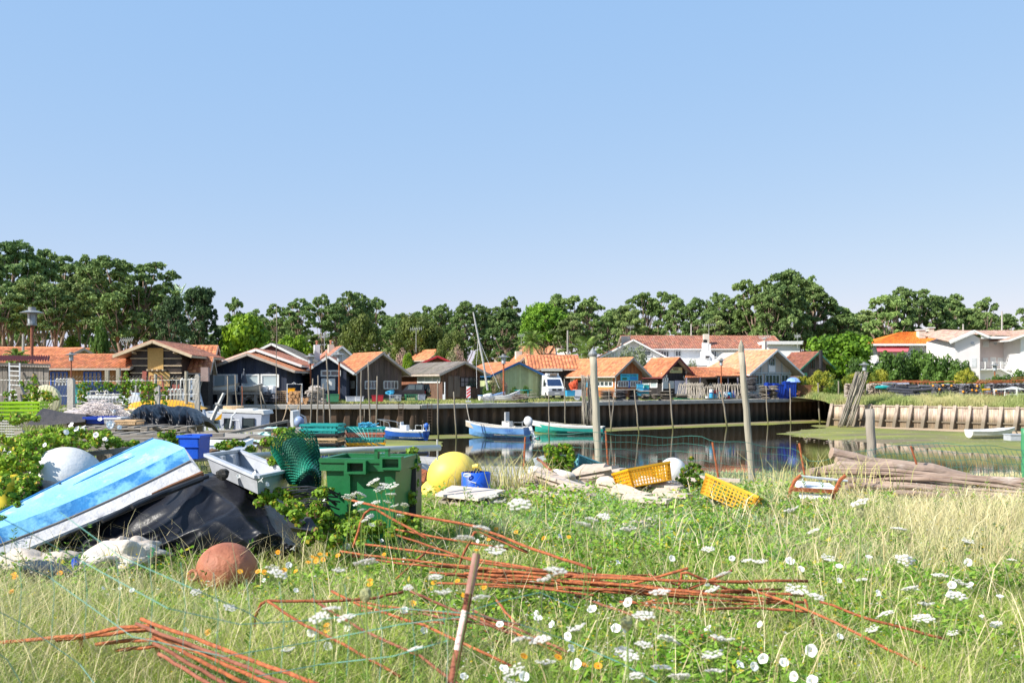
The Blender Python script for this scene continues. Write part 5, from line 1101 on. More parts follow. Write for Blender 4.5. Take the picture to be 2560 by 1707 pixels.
# --- things on the quay
random.seed(21)
def QD(px): k = (px - 1280)/F; return 97.84/(1 - .8148*k) if px > 1050 else 90.4
def QZ(px, py, D): return max(0.0, ZZ(py, D))
def crate(name, label, c, sz, mt, rz=0.0, M=None, group=None, holes=8, rows=3, cat='crate', rim=True, t=.02, solid=False, inside=None, bottom=True):
    """open-topped slatted plastic crate; c = centre of the base"""
    w, d, h = sz; r = thing(name, label, cat, c, rz, group)
    if M is not None: r.rotation_euler = M
    m = MB()
    for (x0, y0, x1, y1, n) in ((-w/2, -d/2, w/2, -d/2, holes), (w/2, -d/2, w/2, d/2, max(3, int(holes*d/w))), (w/2, d/2, -w/2, d/2, holes), (-w/2, d/2, -w/2, -d/2, max(3, int(holes*d/w)))):
        k = .92
        if solid: m.prism([(x0*k, y0*k, 0), (x1*k, y1*k, 0), (x1, y1, h), (x0, y0, h)], (0 if x0 != x1 else -t*(1 if x0 > 0 else -1), 0 if y0 != y1 else -t*(1 if y0 > 0 else -1), 0))
        else:
            for i in range(n+1):
                a = i/n; bx_, by_ = lerp(x0, x1, a), lerp(y0, y1, a); ww = t*(2.6 if i in (0, n) else 1); m.bar((bx_*k, by_*k, 0), (bx_, by_, h), ww, t, up=(0, 0, 1))
            for j in range(rows+1):
                z = h*j/rows*.86+.01; kk = k+(1 - k)*z/h; m.bar((x0*kk, y0*kk, z), (x1*kk, y1*kk, z), t, t*(1.6 if j == rows else 1.0))
    if bottom: m.bx(-w/2*.92, w/2*.92, -d/2*.92, d/2*.92, 0, t*.8)
    m.build('crate_body', mt, r)
    if rim:
        m = MB(); q = t*1.6
        for (x0, y0, x1, y1) in ((-w/2 - q, -d/2, w/2+q, -d/2), (w/2, -d/2, w/2, d/2), (w/2+q, d/2, -w/2 - q, d/2), (-w/2, d/2, -w/2, -d/2)): m.bar((x0, y0, h - .01), (x1, y1, h - .01), q*1.3, t*2.2)
        m.build('rim', mt, r)
    return r
def qcrate(px, pyb, wpx, hpx, mt, label, dD=2.0, cat='crate', solid=True, rz=.3, name='fish_crate'):
    D = QD(px)+dD; s = D/F; z = QZ(px, pyb, D); return crate(name, label, (X(px, D), D, z), (wpx*s*.85, wpx*s*.6, hpx*s), mt, rz, solid=solid, holes=6, rows=2, cat=cat)
qcrate(832, 1004, 34, 19, midG, 'large green crate between the crooked pole and the street lamp'); qcrate(877, 1003, 28, 12, greyC, 'grey-blue crate by the brown shed corner, left of two'); qcrate(898, 1003, 24, 12, whiteC, 'pale grey crate by the brown shed, right of two')
qcrate(944, 1003, 34, 15, redC, 'dark red tub before the brown shed windows', rz=.1); qcrate(988, 1002, 32, 15, greyC, 'blue-grey slatted crate beside the red tub', solid=False); qcrate(1028, 1000, 34, 14, midG, 'green slatted crate before the black jeep', solid=False); qcrate(1054, 1000, 20, 14, greyC, 'grey crate at the spare wheel of the jeep')
r = qcrate(1222, 1007, 30, 15, greyC, 'grey slatted tub with white bag on the quay edge', solid=False, dD=.9, rz=.05)
m = MB(); m.ball((X(1222, 98), 97, .75), (.5, .35, .25), 10, 6, nz=.5); m.solo('white_bag', whiteC, 'crumpled white bag lying in the grey tub on the quay', 'bag')
m = MB(); m.ball((X(975, 93.5), 93.8, 1.1), (.45, .3, .22), 9, 5, nz=.6); m.solo('blue_cloth', skyC, 'crumpled light blue sheet on the crate beside the red tub', 'cloth')
# log pile and frame
D = 92.5; lp = thing('log_pile', 'stack of cut logs behind the white frame on the quay', 'logs', (X(735, D), D, 0)); lm = mat('log ends', (.50, .30, .15), (.38, .22, .11), rough=.9, scale=6)
for j in range(4):
    for i in range(5 - (j > 1)*2):
        m = MB(); r_ = ru(.16, .2); x_ = X(718, D)+.25+i*.37+(j % 2)*.15; z_ = .18+j*.3; q = ru(.8, 1.15); m.tube([(x_, D - .4+ru(-.1, .1), z_), (x_, D+.5, z_)], r_, 9, t=(q, q*.95, q*.9)); m.build('log', lm, lp, world=1)
crate('fish_crate', 'orange box on top of the log pile', (X(728, 93), 93, 1.1), (.7, .5, .4), yelP, .1, solid=True); crate('fish_crate', 'pale wire cage box left of the log pile', (X(706, 93), 93.2, .05), (1.3, .9, 1.2), sandC, .1, holes=8, rows=5, t=.03)
m = MB(); a, b, c, d = P(718, 1006, 91.6), P(718, 960, 91.6), P(755, 960, 91.6), P(755, 1006, 91.6); m.tube([a, b, c, d], .05, 6); m.tube([P(730, 960, 91.6), P(735, 956, 91.6), P(740, 960, 91.6)], .04, 5); m.solo('lifting_hoist', whiteC, 'white tubular portal hoist on the quay edge before the log pile', 'hoist')
def heap(name, label, px0, px1, yt, yb, D, mt, cat, n=26, sz=.5, z0=None, col=(.7, 1.2)):
    m = MB(); cx = (px0+px1)/2; hw = (px1 - px0)/2
    for i in range(n):
        a = ru(-1, 1); f = sqrt(max(0, 1 - a*a)); y = yb - (yb - yt)*ru(.1, .85)*f; q = P(cx+a*hw*.85, y, D+ru(-.5, .5)); k = ru(*col); m.ball((q.x, q.y, q.z), (sz*ru(.7, 1.4), sz*ru(.6, 1.2), sz*ru(.3, .6)), 9, 5, nz=.9, sd=i*3.1, t=(k, k, k))
    return m.solo(name, mt, label, cat)
heap('tarpaulin_heap', 'grey weathered tarpaulin heap between the log pile and the poles', 765, 812, 964, 1006, 93, mat('grey tarp', (.42, .38, .34), (.3, .27, .25), rough=.9, scale=2), 'heap', 34, .55)
heap('net_heap', 'dark heap of folded black netting before the navy hut window', 640, 692, 972, 1004, 92.5, blackP, 'net', 46, .42, col=(.8, 5.0)); heap('net_heap', 'small grey net heap under the beached boat bow', 606, 640, 984, 1000, 92, woodG, 'net', 16, .35)
heap('plank_heap', 'heap of brown broken boards on the grass left of the van', 1272, 1316, 984, 998, 101, woodB, 'debris', 22, .3)
m = MB()
for i in range(18): a = P(ru(1272, 1300), ru(984, 997), 100+ru(-1, 1)); m.bar(a, a+V3((ru(.6, 2), ru(-.4, .4), ru(-.15, .25))), .12, .04, t=(ru(.8, 1.4),)*3)
m.solo('board_pile', woodG, 'loose grey and brown boards lying left of the van', 'boards')
m = MB(); m.box((X(1307, 104), 104, ZZ(975, 104)), (1.9, .6, .08)); m.box((X(1295, 104), 104, ZZ(983, 104)), (.1, .4, .6)); m.box((X(1320, 104), 104, ZZ(983, 104)), (.1, .4, .6)); m.solo('teal_bench', turqP, 'teal topped bench between the green hut and the van', 'bench')
# beached boats, left
D = 87.5
for px0, px1, lab, hm_ in ((505, 598, 'long white boat with orange gunwale beached on the quay, stern left', offW), (596, 655, 'grey beige flat hull propped on the quay with raised bow', mat('grey hull', (.40, .35, .28), (.3, .27, .22), rough=.7, scale=2))):
    L_ = (px1 - px0)*91/F*.86
    b_ = build_boat('beached_boat', lab, (X(px0, 90.8) , 91.6, ZZ(983, 91)), .12, L_, 1.5, .62, hm_, deckW, sandC if px0 < 590 else offW, sheer=.3, stern=.85, seats=1)
m = MB()
for a in (520, 548, 575, 607, 640): m.bx(X(a, 91.5) - .1, X(a, 91.5)+.1, 91.2, 92, -.0, ZZ(982, 91.5))
m.bar((X(505, 91.5), 91.2, ZZ(983, 91.5)), (X(655, 91.5), 91.2, ZZ(983, 91.5)), .14, .2); m.solo('boat_cradle', woodG, 'timber trestle carrying the beached boats', 'trestle')
for a in (662, 682): m = MB(); q = P(a, 968, 92.6); m.lathe([(.35, -.55), (.36, -.1), (.3, .1), (.2, .16)], 14, MT(q)); m.solo('white_tank', whiteC, 'white plastic tank below the navy hut window, '+('left of two' if a < 670 else 'right of two'), 'tank')
um = thing('closed_parasol', 'closed dark grey parasol before the navy hut', 'parasol', (X(610, 92), 92, .1)); m = MB(); m.lathe([(.34, ZZ(958, 92)), (.26, ZZ(950, 92)), (.16, ZZ(938, 92)), (.03, ZZ(924, 92))], 10, MT((X(610, 92), 92, 0))); m.build('canopy', mat('dark canvas', (.07, .08, .10), (.05, .06, .08), rough=.8), um, world=1)
m = MB(); m.tube([(X(610, 92), 92, .1), (X(610, 92), 92, ZZ(922, 92))], .03, 6); m.build('pole', white, um, world=1)
# dinghies and mast by the green hut
build_boat('dinghy', 'white and blue-edged dinghy with raised mast beached by the hydrangea, left one', (X(1198, 100), 100.2, .2), .35, 2.6, 1.1, .55, offW, whiteC, blueL, sheer=.4, seats=1)
build_boat('dinghy', 'white dinghy with upturned bow beached right of the mast', (X(1232, 100), 100.6, .2), .1, 2.6, 1.1, .5, offW, whiteC, whiteC, sheer=.6, seats=1)
ms = thing('sailing_mast', 'leaning grey sailing mast with stays above the beached dinghy', 'mast', (X(1219, 101), 101, .4)); m = MB(); m.tube([P(1219, 975, 101), P(1208, 905, 101), P(1183, 780, 101)], [.11, .11, .07], 8); m.build('spar', galvM, ms, world=1)
m = MB(); m.tube([P(1184, 785, 101), P(1198, 850, 101), P(1248, 970, 101)], .018, 4); m.tube([P(1196, 840, 101), P(1191, 910, 101), P(1192, 970, 101)], .018, 4); m.bar(P(1194, 848, 101), P(1204, 846, 101), .05); m.build('stays', whiteC, ms, world=1)
# chevron sign
sgn = thing('chevron_sign', 'white post sign with red diagonal stripes on the quay before the brown shed', 'sign', (X(1172, 95.5), 95.5, .2)); D = 95.5; s_ = D/F
m = MB(); m.box((X(1171, D), D, ZZ(980, D)), (10.5*s_, .05, 29*s_)); m.build('panel', whiteC, sgn, world=1)
m = MB(); m.tube([(X(1171, D), D+.05, .2), (X(1171, D), D+.05, ZZ(968, D))], .03, 6); m.box((X(1171, D), D, .25), (.5, .4, .12)); m.build('stand', greyC, sgn, world=1)
for y in (971, 979, 987): m = MB(); a, b = X(1166.5, D), X(1175.5, D); m.prism([(a, D - .03, ZZ(y+3.5, D)), (b, D - .03, ZZ(y - 3.5, D)), (b, D - .03, ZZ(y+1, D)), (a, D - .03, ZZ(y+7.5, D))], (0, -.01, 0)); m.build('red_stripe', mat('sign red', (.6, .02, .02), rough=.5), sgn, world=1)
m = MB(); m.tube([P(1112, 990, 97), P(1112, 955, 97)], .05, 6); m.box((X(1110, 97), 97, ZZ(992, 97)), (.25, .25, .5)); m.solo('thin_post', whiteC, 'thin pale post with concrete foot at the brown shed corner', 'post')
# van
vr = thing('white_van', 'white high-roof delivery van parked facing the quay', 'van', (X(1392, 108), 108, QZ(1392, 996, 108)), rad(14))
prof = [(0, .35), (0, 1.0), (-.03, 1.12), (.75, 1.32), (1.35, 2.15), (1.9, 2.45), (2.4, 2.55), (5.4, 2.55), (5.45, .35)]
m = MB(); n = len(prof); vs = []
for sg in (-1, 1):
    for y, z in prof: vs.append((sg*(.98 if z < 1.4 else .98 - (z - 1.4)*.10), y, z))
m.add(vs, [tuple(range(n)), tuple(reversed(range(n, 2*n)))]+[(i, i+n, (i+1) % n+n, (i+1) % n) for i in range(n)]); m.build('body', whiteC, vr)
m = MB(); m.add([(-.82, .78, 1.36), (.82, .78, 1.36), (.74, 1.31, 2.08), (-.74, 1.31, 2.08)], [(0, 1, 2, 3)]); m.v = [(x, y - .03, z+.02) for x, y, z in m.v]; m.build('windscreen', mat('blue windscreen', (.01, .025, .07), (.02, .04, .10), rough=.08, spec=.8), vr)
for sg in (-1, 1):
    m = MB(); m.prism([(sg*.985, 1.0, 1.35), (sg*.985, 1.9, 1.35), (sg*.93, 1.9, 2.05), (sg*.93, 1.45, 2.05)], (sg*.02, 0, 0)); m.build('side_window', glassM, vr)
    m = MB(); m.box((sg*1.08, .95, 1.55), (.16, .1, .38)); m.build('wing_mirror', blackP, vr)
    m = MB(); m.box((sg*.74, -.03, .92), (.34, .08, .22)); m.build('headlight', mat('lamp lens', (.6, .6, .62), (.5, .5, .52), rough=.15), vr)
    for y in (.95, 4.4):
        m = MB(); m.lathe([(.33, -.11), (.35, -.08), (.35, .08), (.33, .11)], 18, MT((sg*.90, y, .35)) @ MR(PI/2, 4, 'Y')); o = m.build('wheel', rubber, vr)
        m = MB(); m.lathe([(.2, -.12), (.2, .12)], 12, MT((sg*.905, y, .35)) @ MR(PI/2, 4, 'Y')); m.build('rim', chrome, o)
    m = MB(); m.box((sg*.985, 1.95, 1.2), (.01, .02, 1.5)); m.box((sg*.985, .95, 1.2), (.01, .02, .9)); m.build('door_seam', greyC, vr)
m = MB(); m.box((0, -.08, .55), (1.98, .22, .42)); m.build('bumper', mat('grey bumper', (.33, .33, .35), (.28, .28, .30), rough=.6), vr)
m = MB(); m.box((0, -.05, .95), (1.05, .06, .22)); o = m.build('grille', blackP, vr); m = MB(); m.lathe([(.10, 0), (.10, .02)], 14, MT((0, -.08, .97)) @ MR(PI/2, 4, 'X')); m.build('badge', chrome, o)
m = MB(); m.box((0, -.2, .55), (.52, .02, .11)); m.build('number_plate', white, vr)
m = MB(); m.box((0, 1.9, 2.62), (1.3, .9, .26)); m.build('cooling_unit', whiteC, vr); m = MB(); m.box((.05, 1.43, 2.62), (.8, .04, .16)); m.build('vent_grille', mat('amber', (.35, .20, .08), (.06, .05, .04), rough=.6, scale=18, stretch=(1, 1, 3)), vr)
m = MB(); m.bx(X(1331, 110), X(1347, 110), 109.9, 110, ZZ(981, 110), ZZ(937, 110)); m.build('rear_door', whiteC, vr); vr.children[-1].parent = None if False else vr
_o = vr.children[-1]; _o.matrix_parent_inverse = (MT(vr.location) @ MR(rad(14), 4, 'Z')).inverted()
for z in (.9, 1.35): m = MB(); m.box((-.99, 3.2, z), (.02, 2.9, .03)); m.build('side_trim', greyC, vr)
# black 4x4
jr = thing('offroad_car', 'black soft-top off-road car with spare wheel parked by the brown shed', 'car', (X(1068, 99), 99.5, .25), rad(162)); jb = mat('black car paint', (.008, .009, .014), (.015, .016, .022), rough=.12, spec=.7)
def jx(pts, w0, w1, nm, mt, kk=None):
    m = MB(); n = len(pts); vs = [(x, -(w1 if z > 1.1 else w0), z) for x, z in pts]+[(x, (w1 if z > 1.1 else w0), z) for x, z in pts]; m.add(vs, [tuple(range(n)), tuple(reversed(range(n, 2*n)))]+[(i, i+n, (i+1) % n+n, (i+1) % n) for i in range(n)]); return m.build(nm, mt, jr)
jx([(0, .4), (0, 1.02), (2.35, 1.05), (3.6, .95), (3.7, .7), (3.7, .4)], .80, .8, 'body', jb)
jx([(.05, 1.03), (.12, 1.66), (1.75, 1.68), (2.35, 1.04)], .76, .66, 'cabin', jb)
for sg in (-1, 1):
    for a, b in (((.25, .95), 'side_window'), ((1.05, 1.85), 'side_window')): m = MB(); m.prism([(a[0], sg*.77, 1.12), (a[1], sg*.77, 1.12), (min(a[1], 1.72), sg*.69, 1.58), (a[0], sg*.69, 1.58)], (0, sg*.015, 0)); m.build('side_window', glassM, jr)
    for x in (.72, 2.95):
        m = MB(); m.lathe([(.32, -.1), (.35, -.07), (.35, .07), (.32, .1)], 18, MT((x, sg*.75, .35)) @ MR(PI/2, 4, 'X')); o = m.build('wheel', rubber, jr); m = MB(); m.lathe([(.19, -.11), (.19, .11)], 12, MT((x, sg*.755, .35)) @ MR(PI/2, 4, 'X')); m.build('rim', chrome, o)
    m = MB(); m.box((-.02, sg*.68, .85), (.05, .12, .25)); m.build('tail_light', redC, jr)
m = MB(); m.prism([(-.01, -.62, 1.12), (-.01, .62, 1.12), (.07, .58, 1.58), (.07, -.58, 1.58)], (-.015, 0, 0)); m.build('rear_window', glassM, jr)
m = MB(); m.lathe([(.30, -.1), (.35, -.07), (.35, .07), (.30, .1)], 20, MT((-.15, .15, .98)) @ MR(PI/2, 4, 'Y')); o = m.build('spare_wheel', rubber, jr); m = MB(); m.lathe([(.19, -.12), (.21, .0), (.19, .12)], 14, MT((-.15, .15, .98)) @ MR(PI/2, 4, 'Y')); m.build('rim', chrome, o)
m = MB(); m.box((-.04, -.5, .7), (.02, .4, .1)); m.build('number_plate', yelP, jr)
m = MB(); m.box((-.03, 0, .5), (.12, 1.5, .14)); m.build('bumper', blackP, jr)
m = MB(); q = P(1437, 964, 109); m.ball(tuple(q), (.5, .3, .55), 10, 7, nz=1.0); m.solo('orange_cloth', mat('orange red cloth', (.6, .09, .03), (.5, .07, .03), rough=.8), 'bright orange-red oilskin hanging before the orange hut', 'cloth')
m = MB(); q = P(1443, 985, 108); m.lathe([(.30, -.1), (.34, 0), (.30, .1)], 16, MT((q.x, q.y, .45)) @ MR(PI/2, 4, 'X')); m.box((q.x, 108, .95), (.9, .5, .7)); m.solo('hand_cart', greyC, 'grey hand cart with dark wheel before the orange hut', 'cart')
qcrate(1425, 990, 26, 14, skyC, 'light blue tub between van and hand cart', dD=3)
# oyster bag stacks
def bagstack(px0, px1, yt, yb, label, n, jit=.06, pallet=None, dD=1.6, mt=bagM):
    cx = (px0+px1)/2; D = QD(cx)+dD; s = D/F; w = (px1 - px0)*s; z0 = QZ(cx, yb, D); zt = ZZ(yt, D); r = thing('oyster_bag_stack', label, 'bag stack', (X(cx, D), D, z0), rad(8))
    nb = max(1, round(w/1.1)); z = .12
    if pallet:
        m = MB(); m.bx(-w/2, w/2, -.5, .5, .08, .14)
        for q in (-.45, 0, .45): m.bx(-w/2, w/2, q - .05, q+.05, 0, .08)
        m.build('pallet', pallet, r)
    m = MB(); h = (zt - z0 - .12)/n
    for j in range(n):
        for i in range(nb):
            c = (-w/2+w*(i+.5)/nb+ru(-jit, jit), ru(-jit, jit)*2, .12+h*(j+.5)); k = ru(.7, 1.3); m.ball(c, (w/nb*.52, .55, h*.60), 10, 5, nz=.5, sd=j*3+i, t=(k, k*.97, k*.92))
    m.build('bag_layers', mt, r, kind='stuff'); return r
bgD = mat('dark oyster bags', (.10, .10, .11), (.05, .05, .06), rough=.9, scale=9, bump=1, bscale=30)
bagstack(1500, 1536, 977, 1001, 'tidy pale stack of oyster bags right of the thick post', 8, .02, woodG); bagstack(1537, 1568, 975, 1001, 'tidy dark stack of flat oyster bags before the orange hut, left of a pair', 9, .02, woodG, mt=bgD); bagstack(1570, 1598, 975, 1001, 'tidy dark stack of flat oyster bags before the orange hut, right of a pair', 9, .02, woodG, mt=bgD)
bagstack(1604, 1646, 985, 1001, 'low slumped heap of oyster bags below the blue crates', 5, .12, None); bagstack(1647, 1682, 977, 1001, 'tall slumped brown oyster bag stack behind the pale pole', 6, .14, woodG); bagstack(1688, 1722, 984, 998, 'oyster bags on a green pallet before the black hut', 4, .12, midG)
bagstack(1846, 1874, 977, 998, 'loose oyster bags right of the trestles', 5, .15, None); bagstack(1874, 1900, 985, 998, 'low dark heap of bags behind the thin pole', 4, .2, None, mt=bgD); bagstack(1898, 1945, 964, 998, 'tall untidy heap of oyster bags left of the blue bins', 9, .16, woodG, mt=bagM); bagstack(1868, 1893, 946, 980, 'black shelf stack under the canopy edge', 9, .03, None, dD=5, mt=bgD)
m = MB(); m.bx(X(1497, 112), X(1592, 112), 109.5, 111, ZZ(974.5, 110), ZZ(972.5, 110)); m.solo('cover_board', woodG, 'pale boards covering the bag stacks before the orange hut', 'boards')
# blue crates and drums
for i, (px, yb, c, w_) in enumerate(((1600, 989, skyC, 16), (1600, 979, skyC, 16), (1600, 969, skyC, 15), (1614, 989, turqP, 15), (1614, 979, skyC, 15), (1616, 971, turqP, 12))):
    D = QD(px)+4; s = D/F; crate('fish_crate', ('left' if px < 1610 else 'right')+' column of blue crates beside the orange hut, '+('bottom', 'middle', 'top', 'bottom', 'middle', 'top')[i]+' crate', (X(px, D), D, ZZ(yb, D)), (w_*s, .5, 9*s), c, .1, solid=True)
m = MB(); D = QD(1610)+3; m.bx(X(1592, D), X(1627, D), D - .4, D+.4, ZZ(978, D), ZZ(976, D)); m.solo('work_board', beigeT, 'pale board laid before the blue crates', 'board')
for i, (px, yb, yt, c) in enumerate(((1778, 995, 982, skyC), (1778, 981, 973, whiteC), (1790, 995, 984, skyC), (1790, 984, 975, redC), (1803, 993, 980, turqP), (1814, 993, 980, whiteC), (1824, 994, 980, skyC), (1834, 994, 977, blueC), (1768, 995, 990, whiteC), (1821, 996, 990, redC))):
    D = QD(px)+3; s = D/F; r = thing('plastic_drum', ['sky blue drum at the left of the trestles', 'white drum standing on the left blue drum', 'blue drum second from left below the trestles', 'red drum standing on a blue drum', 'turquoise drum behind the greenish pole', 'white drum right of the greenish pole', 'light blue drum with red one before it', 'dark blue drum at the right of the row', 'low white tub left of the drums', 'small red tub before the drums'][i], 'drum', (X(px, D), D, ZZ(yb, D))); hh = (yb - yt)*s
    m = MB(); m.lathe([(.22, 0), (.235, hh*.1), (.22, hh*.33), (.235, hh*.5), (.22, hh*.7), (.235, hh*.9), (.2, hh)], 14); m.build('barrel', c, r, smooth=1); m = MB(); m.lathe([(.24, hh*.93), (.24, hh*1.02), (.05, hh*1.04)], 14); m.build('lid', c if i % 2 else navyC, r)
# trestle frames
tM = mat('pale encrusted steel', (.52, .46, .38), (.38, .33, .27), rough=.9, scale=8)
tl = 0
for px0, px1, yt, n_ in ((1697, 1755, 962, 9), (1712, 1760, 960, 8), (1756, 1800, 967, 6), (1772, 1852, 962, 12)):
    D = QD((px0+px1)/2)+2.2+tl*.5; tl += 1
    r = thing('oyster_trestle', 'row of pale steel V-legged oyster trestle frames, '+('leftmost, against the lilac door', 'crowded behind the leftmost', 'low one in the middle', 'long one over the blue drums')[tl - 1], 'trestle', (X(px0, D), D, .1)); m = MB(); m.tube([P(px0, yt+1, D), P(px1, yt, D)], .045, 5); m.tube([P(px0, yt+1, D+.8), P(px1, yt, D+.8)], .045, 5); m.build('top_bars', tM, r, world=1)
    for i in range(n_):
        a = lerp(px0, px1, (i+.3)/n_)+ru(-2, 2); w_ = ru(4, 7); sh = ru(-2, 3); m = MB(); m.tube([P(a - w_+sh, 996, D), P(a - 2, yt - 1, D), P(a, yt - 4, D), P(a+2, yt - 1, D), P(a+w_+sh, 996, D)], .04, 5); m.build('leg_frame', tM, r, world=1)
# blue bins, umbrellas, deck, fence
for px, w_, yt, lab in ((1947, 30, 962, 'left of the pair of tall dark blue bins'), (1976, 34, 957, 'right of the pair of tall dark blue bins'), (1923, 14, 960, 'narrow blue bin half hidden behind the left blue bin')):
    D = QD(px)+(1.5 if w_ > 20 else 3); s = D/F; w = w_*s; hh = (996 - yt)*s; r = thing('blue_bin', lab+' on the quay', 'bin', (X(px, D), D, ZZ(996, D)), rad(14)); m = MB(); m.box((0, .3, hh/2), (w*.86, .9, hh), taper=1.03)
    for q in (-.42, -.2, .02, .24, .42): m.bx(w*q*.9 - .04, w*q*.9+.04, -.19, -.14, .05, hh*.95)
    m.build('container', navyC, r); m = MB(); m.box((0, .3, hh+.05), (w*.95, 1.05, .12)); m.box((-w*.2, .3, hh+.15), (w*.4, .6, .12)); m.build('lid', navyC, r)
um = thing('parasol', 'open blue parasol behind the blue bins', 'parasol', (X(1983, 130), 130, .3)); m = MB(); m.lathe([(1.0, ZZ(955, 130)), (.97, ZZ(954, 130)), (.7, ZZ(947, 130)), (.3, ZZ(943.5, 130)), (.03, ZZ(943, 130))], 8, MT((X(1983, 130), 130, 0)), cap=False); m.build('canopy', mat('blue canvas', (.05, .16, .55), (.30, .42, .70), rough=.7, scale=1), um, world=1); m = MB(); m.tube([(X(1983, 130), 130, .3), (X(1983, 130), 130, ZZ(943, 130))], .03, 6); m.build('pole', white, um, world=1)
um = thing('closed_parasol', 'closed white parasol beside the yellow bush', 'parasol', (X(2076, 131), 131, .3)); m = MB(); m.lathe([(.22, ZZ(957, 131)), (.2, ZZ(945, 131)), (.02, ZZ(932, 131))], 8, MT((X(2076, 131), 131, 0))); m.tube([(X(2076, 131), 131, .2), (X(2076, 131), 131, ZZ(950, 131))], .03, 6); m.build('canopy', whiteC, um, world=1)
dk = thing('timber_deck', 'brown timber deck with railing right of the blue bins', 'deck', (X(2018, 130), 130, 0)); D = 130
m = MB(); m.bx(X(1994, D), X(2044, D), D, D+2, ZZ(986, D), ZZ(983, D)); m.bx(X(1994, D), X(2044, D), D - .05, D, ZZ(964, D), ZZ(962.5, D))
for a in (2000, 2018, 2038): m.bx(X(a, D) - .1, X(a, D)+.1, D, D+.3, -.1, ZZ(986, D))
m.build('frame', woodR, dk, world=1)
for i in range(16): a = lerp(1995, 2043, i/15); m = MB(); m.bx(X(a, D) - .05, X(a, D)+.05, D - .03, D, ZZ(984, D), ZZ(964, D)); m.build('baluster', woodR, dk, world=1)
fc = thing('board_fence', 'dark board fence at the far end of the quay', 'fence', (X(2080, 132), 132, 0)); D = 131.5
for i in range(22): a = lerp(2046, 2116, i/22); m = MB(); k = ru(.7, 1.2); m.bx(X(a, D), X(a+2.8, D), D, D+.04, 0, ZZ(959+ru(-.5, .5), D), t=(k, k, k)); m.build('board', woodGB, fc, world=1)
# right bank stacks
def pile(name, label, px0, px1, yt, yb, D, mt, cat, sz, col=(.7, 1.2), asp=(1, 1, .6), part='bag_ends'):
    r = thing(name, label, cat, (X((px0+px1)/2, D), D, ZZ(yb, D))); s = D/F; m = MB(); z = ZZ(yb, D); zt = ZZ(yt, D); row = 0
    while z < zt:
        x = X(px0, D)+(row % 2)*sz*.5
        while x < X(px1, D):
            k = ru(*col); m.ball((x, D+ru(-.1, .1), z+ru(-.02, .02)), (sz*.55*asp[0], .45*asp[1], sz*.55*asp[2]), 7, 5, nz=.7, sd=x*5+z, t=(k, k*.97, k*.93)); x += sz*ru(.9, 1.1)
        z += sz*.8*asp[2]; row += 1
    m.build(part, mt, r, world=1, kind='stuff'); m = MB(); m.bx(X(px0, D)+.1, X(px1, D) - .1, D+.1, D+1.1, ZZ(yb, D) - .3, zt - .1); m.build('bag_core', mt, r, world=1); return r
gbM = mat('grey net bags', (.42, .36, .31), (.27, .23, .20), rough=.95, scale=8)
pile('net_bag_stack', 'tall pale stack of net bags left of the leaning sticks', 2116, 2160, 960, 1010, 113, gbM, 'bag stack', .26); pile('net_bag_stack', 'pale stack of net bags just right of the leaning sticks', 2172, 2200, 958, 993, 113, gbM, 'bag stack', .26)
tubeM = mat('black net tubes', (.035, .037, .045), (.09, .09, .105), rough=.7, scale=12, bump=1, bscale=40)
pile('net_tube_stack', 'stack of black net tubes with pale ends, left of two', 2335, 2393, 960, 990, 111, tubeM, 'tube stack', .17, (.5, 6.0), part='tube_ends'); pile('net_tube_stack', 'stack of black net tubes with pale ends, right of two', 2402, 2446, 959, 990, 110, tubeM, 'tube stack', .17, (.5, 6.0), part='tube_ends'); pile('net_tube_stack', 'black net tubes behind the white bench at right edge', 2470, 2600, 958, 985, 112, tubeM, 'tube stack', .17, (.4, 6.0), part='tube_ends')
for i, (x0, y0, x1, y1) in enumerate(((2218, 971, 2290, 976), (2222, 978, 2288, 982), (2212, 990, 2300, 986), (2280, 975, 2330, 972), (2205, 995, 2240, 990))):
    m = MB(); D = 110.5 - i*.2; m.tube([P(x0, y0, D), P((x0+x1)/2, (y0+y1)/2+1, D), P(x1, y1, D)], .17, 9); m.solo('net_tube', tubeM, ['uppermost long black net tube in front of the dark stack', 'second long black net tube below the uppermost', 'long black net tube lying in the grass', 'short black net tube at the right of the dark stack', 'short dark tube at the left end in the grass'][i], 'tube', 'long black net tubes')
r = thing('net_roll_stack', 'large dark stack of layered netting on the right bank', 'net stack', (X(2265, 112.5), 112.5, .2))
for i in range(26):
    m = MB(); y = lerp(988, 958, (i // 4)/6)+ru(-1, 1); a = 2205+(i % 4)*30+ru(-6, 6); k = ru(.5, 3.5) if i % 5 else 7; m.bar(P(a, y, 112.5+ru(-.2, .2)), P(a+ru(28, 38), y+ru(-2, 2), 112.5+ru(-.2, .2)), .8, .20, t=(k, k, k)); m.build('net_layer', tubeM, r, world=1)
m = MB(); m.ball(tuple(P(2206, 968, 112)), (.9, .3, .22), 8, 5); m.solo('turquoise_net', turqP, 'turquoise net bundle at the left of the dark stack', 'net')
for i, (a, b) in enumerate(((2349, 973), (2358, 963), (2379, 964), (2408, 979), (2430, 975), (2441, 976), (2443, 965), (2490, 976), (2333, 964))):
    m = MB(); q = P(a, b, 110.4 - (a > 2395)*.9); m.ball(tuple(q), .13, 12, 8); m.solo('orange_float', mat('orange float', (.75, .30, .02), (.65, .24, .02), rough=.4), 'small orange float on the black tube stacks, '+ORD[i]+' of nine', 'float', 'orange floats on the tube stacks', smooth=1)
rr_ = thing('rusty_frame_row', 'long row of rusty steel frames stacked above the net stacks', 'steel frames', (X(2350, 116), 116, .2))
